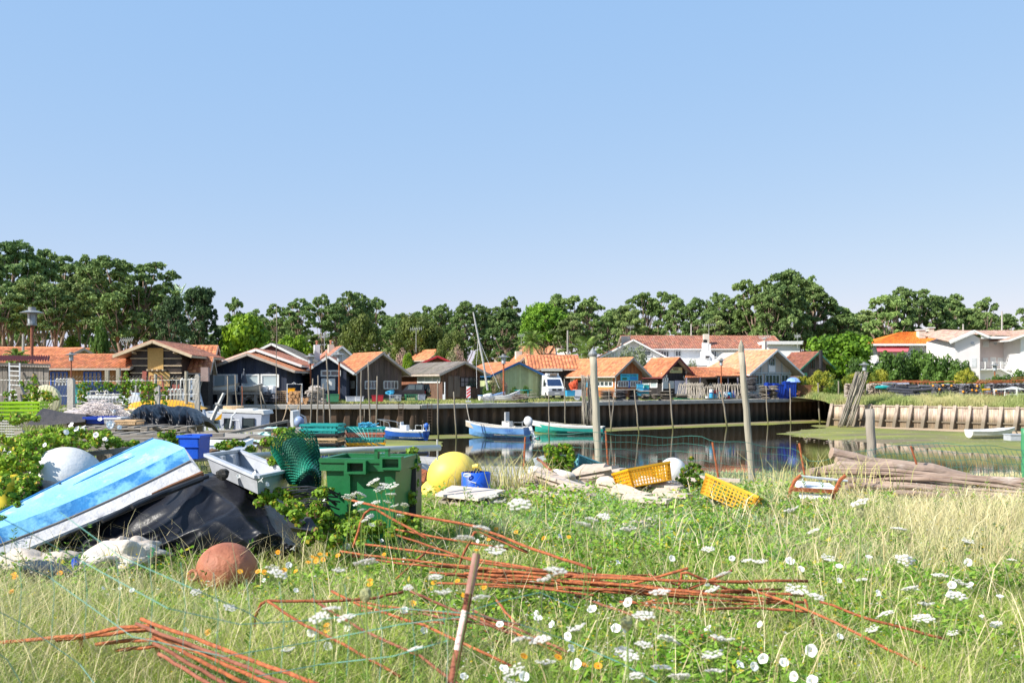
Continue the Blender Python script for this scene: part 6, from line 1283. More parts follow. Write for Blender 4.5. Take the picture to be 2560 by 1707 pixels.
for i in range(40):
    m = MB(); a = ru(2170, 2580); yb_ = 952+ru(-2, 5) - (6 if a > 2500 else 0); D = 116+ru(-1, 1); L_ = ru(30, 80); m.tube([P(a, yb_+7, D), P(a+1, yb_, D), P(a+L_, yb_+ru(-3, 3), D), P(a+L_+1, yb_+8, D)], .035, 4); m.build('steel_frame', rustM, rr_, world=1)
mp_ = thing('rusty_mesh_panel', 'rusty reinforcing mesh panel standing in the grass behind the bulkhead', 'mesh panel', (X(2486, 104), 104, -.2)); m = MB()
for i in range(11): m.bar(P(2450+i*7, 1020, 104), P(2451+i*7, 980, 104), .03)
for j in range(6): m.bar(P(2448, 982+j*7.5, 104), P(2522, 983+j*7.5, 104), .03)
m.build('wire_grid', rustM, mp_, world=1, kind='stuff')
m = MB(); D = 109
m.bar(P(2484, 973, D), P(2513, 973, D), .3, .12); m.bar(P(2512, 973, D), P(2512, 990, D), .1); m.bar(P(2486, 973, D), P(2486, 990, D), .1); m.solo('white_bench', whiteC, 'white metal bench frame before the tubes at right edge', 'bench')
m = MB(); m.prism([P(2516, 973, D), P(2542, 967, D), P(2570, 974, D)], (0, 1.2, 0)); m.bar(P(2542, 968, D), P(2542, 990, D), .15); m.bar(P(2516, 986, D), P(2570, 985, D), .1); m.solo('white_canopy', whiteC, 'small white sloping canopy frame at the right edge', 'canopy')
m = MB(); m.tube([P(2456, 974, D), P(2475, 973, D)], .1, 8); m.solo('orange_tube', yelP, 'orange tube lying left of the white bench', 'tube')
heap('wood_heap', 'heap of whitish sticks and stones above the bulkhead', 2345, 2366, 1000, 1016, 106, mat('pale stones', (.5, .42, .36), (.25, .18, .14), rough=.9, scale=3), 'debris', 34, .13, col=(.5, 1.4))
m = MB()
for i in range(8): a = P(2425+i*3, 1018 - i*.8, 102.5); m.bar(a, P(2430+i*3.2, 1009 - i, 102.5), .14, .1, t=(.8, .9, .95))
m.bar(P(2421, 1014, 102.5), P(2450, 1003, 102.5), .14); m.bar(P(2421, 1010, 102.5), P(2449, 1001, 102.5), .12); m.solo('old_pallet', woodG, 'grey broken pallet tipped over the bulkhead edge', 'pallet')
m = MB()
for i in range(26): a = P(ru(2180, 2225), ru(1006, 1012), 108); m.bar(a, a+V3((ru(.5, 2), ru(-.3, .3), ru(-.1, .15))), .06, t=(ru(.8, 1.2),)*3)
m.solo('driftwood_sticks', woodG, 'loose grey sticks on the bulkhead edge by the leaning bundle', 'sticks')
# long dry grass along the right bank
def blades(x, y, z, h, w, lean, col, seed=0):
    n = len(x); az = RNG.random(n)*6.283; fx, fy = np.cos(az), np.sin(az); la = RNG.random(n)*6.283; lx, ly = np.cos(la)*lean*h, np.sin(la)*lean*h
    V = np.empty((n, 5, 3)); base = np.stack([x, y, z], -1)
    for k, s in ((0, -1), (1, 1)): V[:, k] = base+np.stack([fx*w*s*.5, fy*w*s*.5, np.zeros(n)], -1)
    mid = base+np.stack([lx*.35, ly*.35, h*.58], -1)
    for k, s in ((2, -1), (3, 1)): V[:, k] = mid+np.stack([fx*w*s*.35, fy*w*s*.35, np.zeros(n)], -1)
    V[:, 4] = base+np.stack([lx, ly, h*(1 - .25*lean)], -1)
    i = np.arange(n)[:, None]*5; FI = np.concatenate([i+np.array([[0, 1, 3]]), i+np.array([[0, 3, 2]]), i+np.array([[2, 3, 4]])], 1).reshape(-1, 3)
    return V.reshape(-1, 3), FI, np.repeat(col, 3, axis=0)
def pal(n, a, b, t=None):
    t = RNG.random(n)[:, None] if t is None else t[:, None]; return np.array(a)[None]*(1 - t)+np.array(b)[None]*t
RNG = np.random.default_rng(5)
n = 26000; t = RNG.random(n); u = RNG.random(n) ** 1.3*11
pts = np.array(BK[:3]+[(62, 84.5)]); seg = (t*1.5); i0 = np.minimum(seg.astype(int), 1); f = np.clip(seg - i0, 0, 1); x = pts[i0, 0]*(1 - f)+pts[i0+1, 0]*f; y = pts[i0, 1]*(1 - f)+pts[i0+1, 1]*f+.25+u
z = np.interp(u, [0, 2.2, 5, 12], [-.45, -.12, .06, .2]); hh = (.25+.75*RNG.random(n))*(.5+vnoise(x, y, .5, 4))
V, FI, C = blades(x, y, z, hh, .05+0*hh, .4+0*hh, pal(n, (.62, .55, .28), (.34, .40, .14), np.clip(vnoise(x, y, .35, 8)*1.5 - .3, 0, 1)))
mass('bank_grass', V, FI, grassM, C, kind='stuff')
n = 16000; x = RNG.uniform(-26, 30, n); k = (x+8.4)/53.4*44; y0 = np.where(x < -8.4, 90.5, 91+np.clip(k, 0, 99)); y = y0+np.where(x < 4, 2.2, 4.0)+RNG.random(n) ** 1.5*6; z = np.interp(y - y0, [0, 3, 9, 15], [0, 0, .22, .48])
V, FI, C = blades(x, y, z, .12+.32*RNG.random(n) ** 2, .045+0*x, .5+0*x, pal(n, (.50, .46, .18), (.22, .32, .07), np.clip(vnoise(x, y, .5, 2)*1.6 - .3, 0, 1)))
mass('verge_grass', V, FI, grassM, C, kind='stuff')
# --- near yard, left
random.seed(31); RNG = np.random.default_rng(31)
def wz(x, y): return nz1(x, y)
def foliage(name, label, boxes, n, size, pal_, D0=None, kind='stuff', parent=None, cat=None, flat=.8, cr=(.05, .12), dep=.25):
    """leafy creeper: boxes = (px, py, rx px, ry px, D)"""
    cs = []; rs = []
    for (px, py, rx, ry, D) in boxes:
        s = D/F; k = max(5, int(rx*ry*s*s/.0007))
        for i in range(min(k, 170)):
            a = random.uniform(0, 6.28); q = sqrt(random.random()); cs.append((X(px+rx*1.1*q*cos(a), D), D+ru(-dep, dep), ZZ(py+ry*1.1*q*sin(a), D))); rs.append(ru(*cr)*.6*(D/10) ** .5)
    V, FI, C = leaf_cloud(np.array(cs), np.array(rs), n, size, 1.15, flat, pal_[0], pal_[1], shell=.3, jit=.45)
    r = RNG.random(len(C)); C = C.copy(); C[r < .06] = (.55, .42, .04); C[(r > .06) & (r < .12)] = (.32, .16, .10)
    return mass(name, V, FI, leafM, C, kind=kind, parent=parent)
VINE = ((.34, .50, .05), (.10, .22, .02))
# concrete fence posts with wire fence
for px, yt, yb, w, D, lab in ((175, 945, 1023, 15, 21, 'round-topped concrete fence post left of the fishing net heap'), (392, 962, 1010, 11, 24, 'concrete fence post rising behind the black tarpaulin bundle'), (492, 935, 1090, 11.5, 23, 'tall concrete fence post with attached sign box at the left basin'), (466, 928, 1004, 9, 26, 'round wooden post left of the tall concrete one'), (389, 935, 965, 8, 40, 'wooden post behind the vine-grown post'), (442, 950, 1000, 4, 30, 'thin grey stake right of the vine-grown post')):
    s = D/F; z0 = wz(X(px, D), D) if px < 480 else -.4; zt = ZZ(yt, D); m = MB(); hw = w*s/2
    if 'wood' in lab or 'stake' in lab: m.tube([(X(px, D), D, z0), (X(px, D), D, zt)], hw, 10)
    else:
        m.prism([(X(px, D) - hw, D, z0), (X(px, D)+hw, D, z0), (X(px, D)+hw, D, zt - .05), (X(px, D)+hw*.5, D, zt), (X(px, D) - hw*.5, D, zt), (X(px, D) - hw, D, zt - .05)], (0, hw*1.8, 0))
    m.solo('fence_post', woodP if 'wood' in lab or 'stake' in lab else concM, lab, 'post')
wf = thing('wire_fence', 'slanted chain-link fence overgrown with creeper between concrete posts', 'fence', (X(175, 22), 22, GZ)); m = MB()
for i in range(64):
    a = lerp(-40, 492, i/64); D = 22
    m.tube([P(a, 1035, D), P(a+22, 950, D), P(a+34, 940, D - .2)], .005, 3, cap=False)
for y in (948, 985, 1025): m.tube(sag(P(-40, y, 22), P(492, y, 22), .04), .006, 3)
m.build('wire_mesh', galvM, wf, world=1, kind='stuff')
fv = foliage('creeper', '', [(85, 968, 12, 26, 21.8), (62, 985, 10, 30, 21.8), (100, 1000, 30, 22, 21.8), (205, 985, 9, 32, 21.7), (245, 965, 40, 9, 21.7), (315, 975, 12, 42, 21.7), (285, 968, 25, 8, 21.7), (370, 985, 20, 32, 21.7), (412, 990, 6, 30, 21.7), (340, 962, 30, 8, 21.7), (30, 1000, 22, 20, 21.7), (130, 990, 12, 16, 21.7)], 3600, .045, VINE, dep=.1, cr=(.04, .08)); tag(fv, 'leafy bindweed creeper climbing the wire fence', 'creeper')
# round lid, blue boat, tanks and tube frames behind the fence
m = MB(); D = 24; m.lathe([(.36, 0), (.37, .05), (.34, .10), (.2, .13)], 26, MT(P(117, 1000, D)) @ MR(PI/2, 4, 'X')); m.solo('round_buoy', mat('cream paint', (.72, .68, .42), (.62, .58, .38), rough=.6), 'flat cream round float leaning behind the creeper fence', 'buoy')
bt_ = thing('covered_boat', 'boat under dark blue cover behind the first fence post', 'boat', (X(150, 34), 34, .2)); D = 34
m = MB(); m.prism([P(120, 965, D), P(185, 962, D), P(192, 975, D), P(192, 1012, D), P(118, 1012, D)], (0, 4, 0)); m.build('blue_cover', mat('navy canvas', (.03, .06, .16), (.02, .04, .12), rough=.6), bt_, world=1); m = MB(); m.prism([P(185, 960, D - .1), P(200, 1005, D - .1), P(172, 1012, D - .1)], (0, 1, 0)); m.build('teal_side', turqP, bt_, world=1)
for i, (a0, a1, yt, yb, D) in enumerate(((196, 262, 976, 1000, 30), (318, 352, 948, 990, 34), (240, 300, 984, 1002, 28), (418, 446, 972, 1000, 28), (452, 486, 946, 1000, 27), (140, 165, 946, 965, 36))):
    m = MB(); nn = 4
    for j in range(nn): a = lerp(a0, a1, j/(nn - 1)); m.tube([P(a - 1, yb, D), P(a, yt+4, D), P(a+4, yt, D), P(a+8, yt+4, D), P(a+9, yb, D)], .022, 5)
    m.tube([P(a0, yt+3, D), P(a1+8, yt+2, D)], .025, 5); m.tube([P(a0, (yt+yb)/2, D), P(a1+8, (yt+yb)/2, D)], .02, 5); m.solo('tube_rack', galvM, 'white-grey welded tube rack in the yard behind the creeper fence, '+ORD[i]+' of the group', 'rack', 'welded tube racks behind the fence')
m = MB(); D = 26; m.bx(X(192, D), X(305, D), D, D+.7, ZZ(1006, D), ZZ(991, D))
for i in range(12): a = lerp(195, 300, i/12); m.bx(X(a, D), X(a+4, D), D - .02, D, ZZ(1004, D), ZZ(995, D), t=(.25, .25, .28))
m.solo('white_trough', whiteC, 'long white slotted plastic trough behind the net heap', 'trough')
m = MB(); D = 26; q = P(340, 1006, D); m.lathe([(.01, 0), (.26, .0), (.26, .28), (.24, .3)], 20, MT(q) @ MR(PI/2, 4, 'X')); m.solo('white_drum', mat('pale drum', (.62, .66, .72), (.52, .55, .62), rough=.5), 'pale round drum lying behind the creeper', 'drum')
yb_ = thing('yellow_kayak', 'upturned yellow boat hull behind the black tarpaulin bundle', 'boat', (X(395, 25), 25, .6)); m = MB(); D = 25.5
def yh(u, v):
    px = lerp(288, 498, u); t = abs(u*2 - 1); top = lerp(1000, 1022, t ** 2.2); return P(px, lerp(top, 1024, v), D - .35*sin(v*PI/2)*(1 - t ** 3))
m.grid(yh, 22, 6); m.grid(lambda u, v: yh(u, v)+V3((0, .75*(1 - v)+.0, 0))+V3((0, .3*v, 0)), 22, 6); m.build('hull', yelP, yb_, world=1, smooth=1)
# red steel frame and blue crane in front of the tower
D = 60; m = MB(); m.bar(P(357, 985, D), P(362, 928, D), .25, .12); m.tube([P(368, 985, D), P(376, 940, D), P(404, 940, D), P(410, 975, D)], .06, 6); m.bar(P(380, 962, D), P(408, 962, D), .06); m.bar(P(398, 985, D), P(382, 945, D), .08); m.box(tuple(P(442, 968, D)), (.4, .4, .35)); m.box(tuple(P(425, 976, D)), (1.6, .4, .15)); m.solo('red_machine', mat('faded red paint', (.40, .10, .07), (.30, .09, .07), rough=.7), 'faded red steel lifting frame before the half-built tower', 'machine')
cr = thing('boat_gantry', 'blue-grey lattice gantry arm behind the tall concrete post', 'gantry', (X(470, 45), 45, -.5)); m = MB(); D = 45
for a, b in (((486, 948), (515, 1055)), ((478, 952), (452, 1005)), ((482, 962), (462, 1010)), ((488, 970), (505, 1030)), ((470, 990), (500, 985)), ((460, 1002), (505, 1008))): m.bar(P(*a, D), P(*b, D), .22, .14)
m.build('lattice', mat('blue grey paint', (.45, .52, .62), (.35, .42, .52), rough=.5), cr, world=1); m = MB(); m.bx(X(505, D), X(524, D), D - .2, D, ZZ(953, D), ZZ(918, D)); m.build('sign_box', mat('rust brown box', (.38, .27, .24), (.28, .2, .18), rough=.7), cr, world=1)
# workboats in the left basin
def wboat():
    D = 55; r = thing('workboat', 'old white and grey oyster workboat with wheelhouse and windows in the left basin', 'boat', (X(600, D), D, -2.8)); s = D/F
    m = MB(); m.prism([P(540, 1072, D), P(702, 1072, D), (X(706, D), D, -2.9), (X(536, D), D, -2.9)], (0, 2.4, 0)); m.build('hull', offW, r, world=1)
    m = MB(); m.prism([P(553, 1072, D), P(651, 1072, D), P(654, 1034, D), P(555, 1030, D)], (0, 1.9, 0)); m.build('wheelhouse', mat('grey cabin paint', (.52, .54, .60), (.44, .46, .52), rough=.5, scale=2, c3=(.35, .3, .25), s3=2, th3=.68), r, world=1)
    m = MB(); m.prism([P(546, 1032, D), P(660, 1036, D), P(657, 1026, D), P(548, 1023, D)], (0, 2.2, 0)); m.box(tuple(P(618, 1024, D+.8)), (.9, 1.2, .14)); m.build('roof', offW, r, world=1)
    for a, b in ((560, 585), (606, 637)):
        m = MB(); m.bx(X(a, D), X(b, D), D - .05, D, ZZ(1070, D), ZZ(1045, D)); o = m.build('window_frame', blackP, r, world=1); m = MB(); m.bx(X(a, D)+.05, X(b, D) - .05, D - .06, D - .04, ZZ(1069, D), ZZ(1047, D)); m.build('pane', glassM, o, world=1)
    m = MB(); m.tube([P(575, 1070, D - .3), P(580, 1040, D - .3), P(590, 1030, D - .2)], .05, 6); m.tube([P(578, 1050, D - .3), P(598, 1050, D - .3), P(600, 1070, D - .3)], .045, 6); m.build('tubular_rail', whiteC, r, world=1)
    m = MB()
    for k in range(3): m.tube([(X(572, D)+.55*cos(a), D+.9+.35*sin(a), ZZ(1024, D)+.07*k) for a in [i*.524 for i in range(13)]], .05, 5)
    m.build('rope_coil', sandC, r, world=1)
    m = MB(); m.prism([P(536, 1050, D - .2), P(555, 1032, D - .2), P(553, 1048, D - .2)], (0, .02, 0)); m.build('yellow_flag', yelP, r, world=1)
    return r
wboat()
D = 62; r = thing('small_cruiser', 'small white cabin cruiser behind the workboat at left', 'boat', (X(530, D), D, -2.8)); m = MB(); m.prism([P(505, 1080, D), P(560, 1080, D), P(560, 1050, D), P(548, 1036, D), P(512, 1028, D), P(505, 1045, D)], (0, 2, 0)); m.build('cabin', whiteC, r, world=1); m = MB(); m.prism([P(500, 1082, D - .1), P(575, 1082, D - .1), (X(570, D), D - .1, -2.9), (X(500, D), D - .1, -2.9)], (0, 2.6, 0)); m.build('hull', whiteC, r, world=1); m = MB(); m.bx(X(518, D), X(528, D), D - .06, D, ZZ(1056, D), ZZ(1044, D)); m.bx(X(534, D), X(546, D), D - .06, D, ZZ(1058, D), ZZ(1047, D)); m.build('window', glassM, r, world=1); m = MB(); m.box(tuple(P(518, 1019, D)), (.35, .3, .2)); m.build('searchlight', blackP, r, world=1)
m = MB(); D = 42; m.tube([P(560, 983, D), P(538, 1030, D), P(524, 1064, D)], [.07, .09, .1], 8); m.bar(P(545, 1012, D), P(546, 1008, D), .22); m.solo('steel_arm', galvM, 'grey hydraulic tube arm leaning over the left boats', 'arm')
# blue-grey outboard with red ring, moored behind the crates
D = 46; r = thing('motor_boat', 'white boat end with steel cage and blue-grey outboard behind the turquoise crates', 'boat', (X(745, D), D, -2.8)); m = MB(); m.prism([P(722, 1075, D), P(764, 1080, D), (X(764, D), D, -2.9), (X(720, D), D, -2.9)], (0, 2.5, 0)); m.prism([P(724, 1072, D), P(734, 1072, D), P(732, 1028, D), P(726, 1026, D)], (0, 1.5, 0)); m.build('hull', offW, r, world=1)
m = MB(); m.ball(tuple(P(748, 1054, D - .4)), (.24, .24, .26), 12, 8); m.tube([P(750, 1058, D - .4), P(758, 1080, D - .4)], [.18, .1], 8); m.build('outboard_motor', mat('blue grey cowl', (.25, .32, .48), (.2, .26, .4), rough=.4), r, world=1, smooth=1)
m = MB(); m.tube([tuple(P(747+9*cos(a), 1050+3*sin(a), D - .5)) for a in [i*.524 for i in range(13)]], .035, 5); m.build('red_ring', redC, r, world=1)
m = MB()
for k in range(4): m.tube([P(738+k*2, 1072, D - .2), P(738+k, 1045, D - .2), P(748, 1034, D), P(764 - k, 1042, D), P(768 - k, 1070, D)], .018, 4)
m.tube([P(749, 1034, D), P(750, 1012, D)], .02, 4); m.build('steel_cage', chrome, r, world=1)
# heap of white and teal floats/net in the basin edge
netW = mat('white teal net', (.70, .76, .74), (.10, .40, .38), rough=.85, scale=9, bump=1, bscale=30)
heap('net_heap', 'big heap of white and turquoise netting behind the wooden benches', 640, 735, 1060, 1130, 27, netW, 'net', 90, .22, col=(.8, 1.15))
# wooden benches / tables in the middle left
def plank(a, b, w, h, mt, lab, name='plank', cat='plank', t=None, group=None): m = MB(); m.bar(a, b, w, h, t=t); return m.solo(name, mt, lab, cat, group)
tb = thing('work_bench', 'grey wooden work bench with legs left of the turquoise crates', 'bench', (X(680, 20), 20, .2)); D = 20
for a, b, w_, h_ in (((618, 1090), (706, 1098), .5, .07), ((632, 1108), (700, 1122), .1, .08), ((622, 1092), (618, 1130), .08, .08), ((700, 1098), (690, 1135), .08, .08), ((655, 1100), (648, 1135), .07, .07)):
    m = MB(); m.bar(P(*a, D), P(*b, D), w_, h_); m.build('board' if w_ > .2 else 'leg', woodH, tb, world=1)
plank(P(530, 1092, 19), P(720, 1052, 21), .05, .05, woodG, 'long dark grey oar-like pole lying across the benches', 'pole', 'pole'); plank(P(500, 1080, 24), P(760, 1072, 24), .3, .06, woodH, 'long grey walkway board behind the benches')
tb2 = thing('plank_landing', 'grey wooden landing post and block left of the turquoise crates', 'landing', (X(740, 22), 22, -.2)); m = MB(); m.bx(X(725, 22), X(762, 22), 21.8, 22.6, ZZ(1086, 22), ZZ(1074, 22)); m.build('block', woodH, tb2, world=1)
for i in range(3): m = MB(); m.bx(X(738+i*9, 22), X(744+i*9, 22), 21.9, 22, -.3, ZZ(1086, 22)); m.build('plank', woodG, tb2, world=1)
m = MB(); m.prism([P(719, 1090, 22), P(728, 1090, 22), P(724, 1056, 22), P(718, 1052, 22)], (0, .06, 0)); m.solo('dark_board', blackB, 'dark pointed board standing left of the landing', 'board')
# long white-grey hull plates and tyre ring
for i, (a, b, c, d, D, mt, lab) in enumerate(((508, 1102, 612, 1122, 14, offW, 'white fibreglass lid with ribs lying behind the blue box'), (505, 1118, 620, 1128, 13.6, greyC, 'grey curved sheet below the white lid'), (500, 1090, 610, 1096, 14.5, woodH, 'grey timber beam behind the white lid'))):
    m = MB(); m.prism([P(a, b, D), P(c, b+4, D), P(c - 4, d, D - .3), P(a, d, D - .3)], (0, .5, .03)); m.solo(('hull_lid', 'curved_sheet', 'timber_beam')[i], mt, lab, ('lid', 'sheet', 'beam')[i])
m = MB(); m.tube([(X(568, 12.8)+.30*cos(a), 12.8+.5*sin(a), ZZ(1138, 12.8)+.02*sin(a*2)) for a in [i*.2618 for i in range(25)]], .035, 7); m.solo('hose_ring', rubber, 'black hose ring lying behind the grey tub', 'hose')
heap('seaweed_heap', 'brown dry rubbish and weed heap behind the blue box', 506, 560, 1124, 1140, 12.9, mat('dry weed', (.22, .14, .09), (.12, .09, .06), rough=1, scale=20), 'heap', 30, .06)
m = MB(); q = P(641, 1135, 13); m.lathe([(.10, -.14), (.13, 0)], 14, MT(q)); m.solo('flower_pot', greenC, 'green pot with dry weeds left of the green net', 'pot')
# crate stacks
def cstack(px, yb, yt, wpx, D, cols, where, rz=.1, dp=.42):
    s = D/F; n = len(cols); zb, zt = ZZ(yb, D), ZZ(yt, D); h = (zt - zb)/n
    for i, (c, nm) in enumerate(cols):
        pos = 'topmost' if i == n - 1 else ('lowest' if i == 0 else ORD[i]+' from below')
        crate('oyster_crate', '%s crate, %s in the stack %s' % (nm, pos, where), (X(px, D)+ru(-.008, .008), D, zb+h*i), (wpx*s*.93, dp, h*.97), c, rz+ru(-.03, .03), holes=8, rows=2, t=.011, bottom=False)
cstack(806, 1140, 1060, 100, 15.2, [(navyC, 'dark blue'), (turqP, 'turquoise'), (blackP, 'black'), (sandC, 'beige'), (blackP, 'black'), (turqP, 'turquoise'), (turqP, 'turquoise')], 'left of the pair of mixed stacks', rz=-.12)
cstack(914, 1130, 1068, 100, 15.6, [(navyC, 'blue'), (yelP, 'yellow'), (turqP, 'teal'), (pinkC, 'coral'), (turqP, 'turquoise')], 'right of the pair of mixed stacks', rz=.12)
m = MB()
for i in range(26): a = P(ru(895, 925), 1068, 15.5+ru(-.1, .1)); m.tube([a, a+V3((ru(-.06, .12), 0, ru(.02, .07))), a+V3((ru(.0, .22), 0, ru(-.01, .09)))], .006, 4)
m.solo('cable_ties', skyC, 'tangle of light blue rope on top of the right crate stack', 'rope')
m = MB()
for i in range(7): m.tube([P(870+i*12, 1066+i, 15.1), P(900+i*6, 1090+i*3, 15.0), P(940+ru(-10, 25), 1115, 15.1), P(955+ru(-20, 10), 1135, 15.1)], .004, 3)
m.solo('green_string', turqP, 'loose turquoise string hanging over the right crate stack', 'string')
m = MB(); m.bx(X(850, 16), X(965, 16), 15.9, 16.4, .2, ZZ(1140, 16)); m.bx(X(856, 15.9), X(872, 15.9), 15.8, 15.9, .3, ZZ(1072, 16)); m.solo('stack_base', woodG, 'grey wooden base behind the mixed crate stacks', 'base')
cstack(60, 1052, 1005, 100, 18, [(limeP, 'lime green')]*5, 'at the left edge of the yard', rz=.12, dp=.5)
# dark mat, pallets, navy and white crates, tarpaulin bundle
def cloth(name, label, cat, mt, top, bot, Dt, Db, nu=60, nv=20, amp=.04, seed=0, back=True, bulge=.25, fold=7):
    """sheet draped between an upper and a lower pixel outline"""
    xs_ = [p[0] for p in top]; yt_ = [p[1] for p in top]; xb_ = [p[0] for p in bot]; yb2 = [p[1] for p in bot]; m = MB()
    def fn(u, v):
        px = lerp(np.interp(u, np.linspace(0, 1, len(top)), xs_), np.interp(u, np.linspace(0, 1, len(bot)), xb_), v); y0 = np.interp(u, np.linspace(0, 1, len(top)), yt_); y1 = np.interp(u, np.linspace(0, 1, len(bot)), yb2)
        vv = v ** 1.15; D = lerp(Dt, Db, vv) - bulge*sin(v*PI); p = P(px, lerp(y0, y1, vv), D)
        e = 4*v*(1 - v)*.75+.25; w = .35*mnoise.noise(V3((u*fold, v*2, seed)))
        d1 = .8*mnoise.noise(V3((u*fold, v*1.5, seed)))+1.1*(.25 - abs(mnoise.noise(V3((u*fold*1.6+v*1.6+w, v*.7 - u, seed+4)))))+.7*(.2 - abs(mnoise.noise(V3((u*fold*2.2 - v*2.6+w, v*.8+u, seed+9)))))+.22*(.2 - abs(mnoise.noise(V3((u*fold*5+v*5, v*3, seed+2)))))
        return p+V3((0, -amp*d1*e, amp*.6*d1*e))
    m.grid(fn, nu, nv)
    if back: m.grid(lambda u, v: fn(1 - u, 0)+V3((0, 1.1*v, -.35*v*v*abs(ZZ(yt_[0], Dt) - .2))), nu, 4)
    return m.solo(name, mt, label, cat, smooth=1)
tarpM = mat('black plastic sheet', (.006, .007, .011), (.012, .013, .019), rough=.38, scale=1.5, bump=.6, bscale=7, c3=(.035, .033, .034), s3=1.1, th3=.66, spec=.3)
cloth('black_bundle', 'shiny black plastic bundle lying on the pallets below the fence posts', 'tarpaulin', tarpM, [(320, 1046), (335, 1022), (360, 1010), (400, 1009), (420, 1016), (450, 1014), (480, 1020), (505, 1040), (510, 1052)], [(322, 1050), (345, 1060), (372, 1064), (400, 1062), (430, 1066), (450, 1078), (470, 1076), (490, 1064), (508, 1056)], 17, 16.2, 140, 36, .13, 2, bulge=.2, fold=8)
cloth('dark_mat', 'dark grey ribbed mesh mat sloping beside the lime crates', 'mat', mat('dark mesh mat', (.10, .085, .085), (.05, .045, .045), rough=.9, scale=30, bump=1, bscale=90), [(108, 1020), (150, 1030), (217, 1036)], [(65, 1062), (130, 1062), (212, 1054)], 17, 15.6, 30, 8, .02, 5)
def tangle(name, label, px0, px1, yt, yb, D, mt, n=260, r=.004, L=.5):
    m = MB(); cx = (px0+px1)/2; hw = (px1 - px0)/2
    for i in range(n):
        a = ru(-1, 1); y = lerp(yb, yt, (1 - a*a)*ru(.1, 1)); p = P(cx+a*hw, y, D+ru(-.5, .5)); pts = [p]
        for k in range(4): pts.append(pts[-1]+V3((ru(-L, L), ru(-.1, .1), ru(-.06, .05) - (.02))))
        pts = [V3((q.x, q.y, max(q.z, ZZ(yb+3, D)))) for q in pts]; m.tube(pts, r, 3, cap=False, t=(ru(.7, 1.2),)*3)
    return m.build(name, mt, None)
tg = thing('fishing_net_heap', 'heap of fine whitish fishing net in the yard beside the black bundle', 'net', (X(250, 18.5), 18.5, .4))
nM = mat('nylon net', (.66, .58, .54), (.52, .45, .43), rough=.5, scale=4)
o = tangle('net_strands', '', 175, 325, 1000, 1044, 18.5, nM, 620, .004, .16); o.parent = tg; o.matrix_parent_inverse = MT(-tg.location); o['kind'] = 'stuff'
m = MB(); m.ball(tuple(P(248, 1048, 18.7)), (.62, .5, .24), 24, 10, nz=.5); m.build('net_mass', mat('net mass', (.52, .47, .46), (.38, .34, .34), rough=.9, scale=30, bump=1, bscale=50), tg, world=1, smooth=1)
m = MB(); m.ball(tuple(P(285, 1030, 18)), (.03, .03, .05), 8, 6); m.tube([P(262, 1035, 18), P(264, 1022, 18), P(275, 1022, 18), P(285, 1035, 18)], .008, 5); m.build('float_line', whiteC, tg, world=1)
crate('fish_crate', 'dark blue crate on the pallets behind the creeper', (X(242, 16), 16.2, ZZ(1059, 16)), (.36, .5, .10), navyC, .05, solid=True); crate('fish_crate', 'white slotted crate on the pallets', (X(285, 16), 16.1, ZZ(1059, 16)), (.24, .4, .10), whiteC, .05, holes=10, t=.01); crate('wire_basket', 'flat beige wire basket on the pallets', (X(325, 15.8), 15.8, ZZ(1060, 16)), (.34, .3, .07), sandC, -.1, holes=12, t=.008)
def pallet(px, yt, D, w, d, label, hgt=.13, rz=0.0):
    r = thing('wooden_pallet', label, 'pallet', (X(px, D), D, ZZ(yt, D) - hgt), rz)
    for i in range(6): m = MB(); a = lerp(-w/2+.05, w/2 - .05, i/5); m.bx(a - .05, a+.05, -d/2, d/2, hgt - .02, hgt, t=(ru(.8, 1.15),)*3); m.build('deck_board', woodH, r)
    for y in (-d/2+.05, 0, d/2 - .05):
        m = MB(); m.bx(-w/2, w/2, y - .045, y+.045, hgt - .045, hgt - .022); m.bx(-w/2, w/2, y - .045, y+.045, 0, .02); m.build('stringer_board', woodH, r)
        for a in (-w/2+.06, 0, w/2 - .06): m = MB(); m.bx(a - .05, a+.05, y - .04, y+.04, .021, hgt - .046); m.build('block', woodG, r)
    return r
pallet(310, 1063, 15.8, 1.1, 1.0, 'grey pallet carrying the crates and the black bundle, left one'); pallet(405, 1063, 16.2, 1.1, 1.0, 'grey pallet under the black bundle, right one', rz=.03); pallet(340, 1080, 15.0, 1.3, .8, 'lower weathered pallet below the crates', rz=-.02)
for i, (a, b, c, d, D, w_) in enumerate(((255, 1092, 560, 1087, 13.5, .16), (250, 1104, 450, 1096, 12.8, .14), (190, 1138, 400, 1113, 11.3, .16), (210, 1120, 420, 1104, 12, .16), (0, 1170, 70, 1158, 10.5, .12), (0, 1182, 60, 1174, 10.3, .12), (0, 1120, 45, 1135, 11, .14), (0, 1098, 40, 1118, 12, .10))):
    plank(P(a, b, D), P(c, d, D+.2), w_, .05, woodH, 'weathered grey plank '+('of the low platform behind the white ball, '+ORD[i]+' from the back' if i < 4 else 'sticking out at the left edge, '+ORD[i - 4]+' of four'), group='weathered planks of the yard')
m = MB(); m.bx(X(250, 11.6), X(292, 11.6), 11.5, 11.7, .3, ZZ(1120, 11.6)); m.bx(X(330, 11.6), X(345, 11.6), 11.5, 11.7, .3, ZZ(1116, 11.6)); m.bx(X(200, 11.8), X(430, 11.8), 11.9, 12.5, .2, ZZ(1150, 11.8)); m.solo('platform_blocks', woodG, 'wooden blocks carrying the low platform behind the blue boat', 'blocks')
m = MB(); m.prism([P(32, 1078, 12), P(55, 1075, 12), P(66, 1100, 12), P(50, 1106, 12)], (0, .05, 0)); m.solo('board_piece', woodH, 'pale board piece leaning among the creeper at left', 'board')
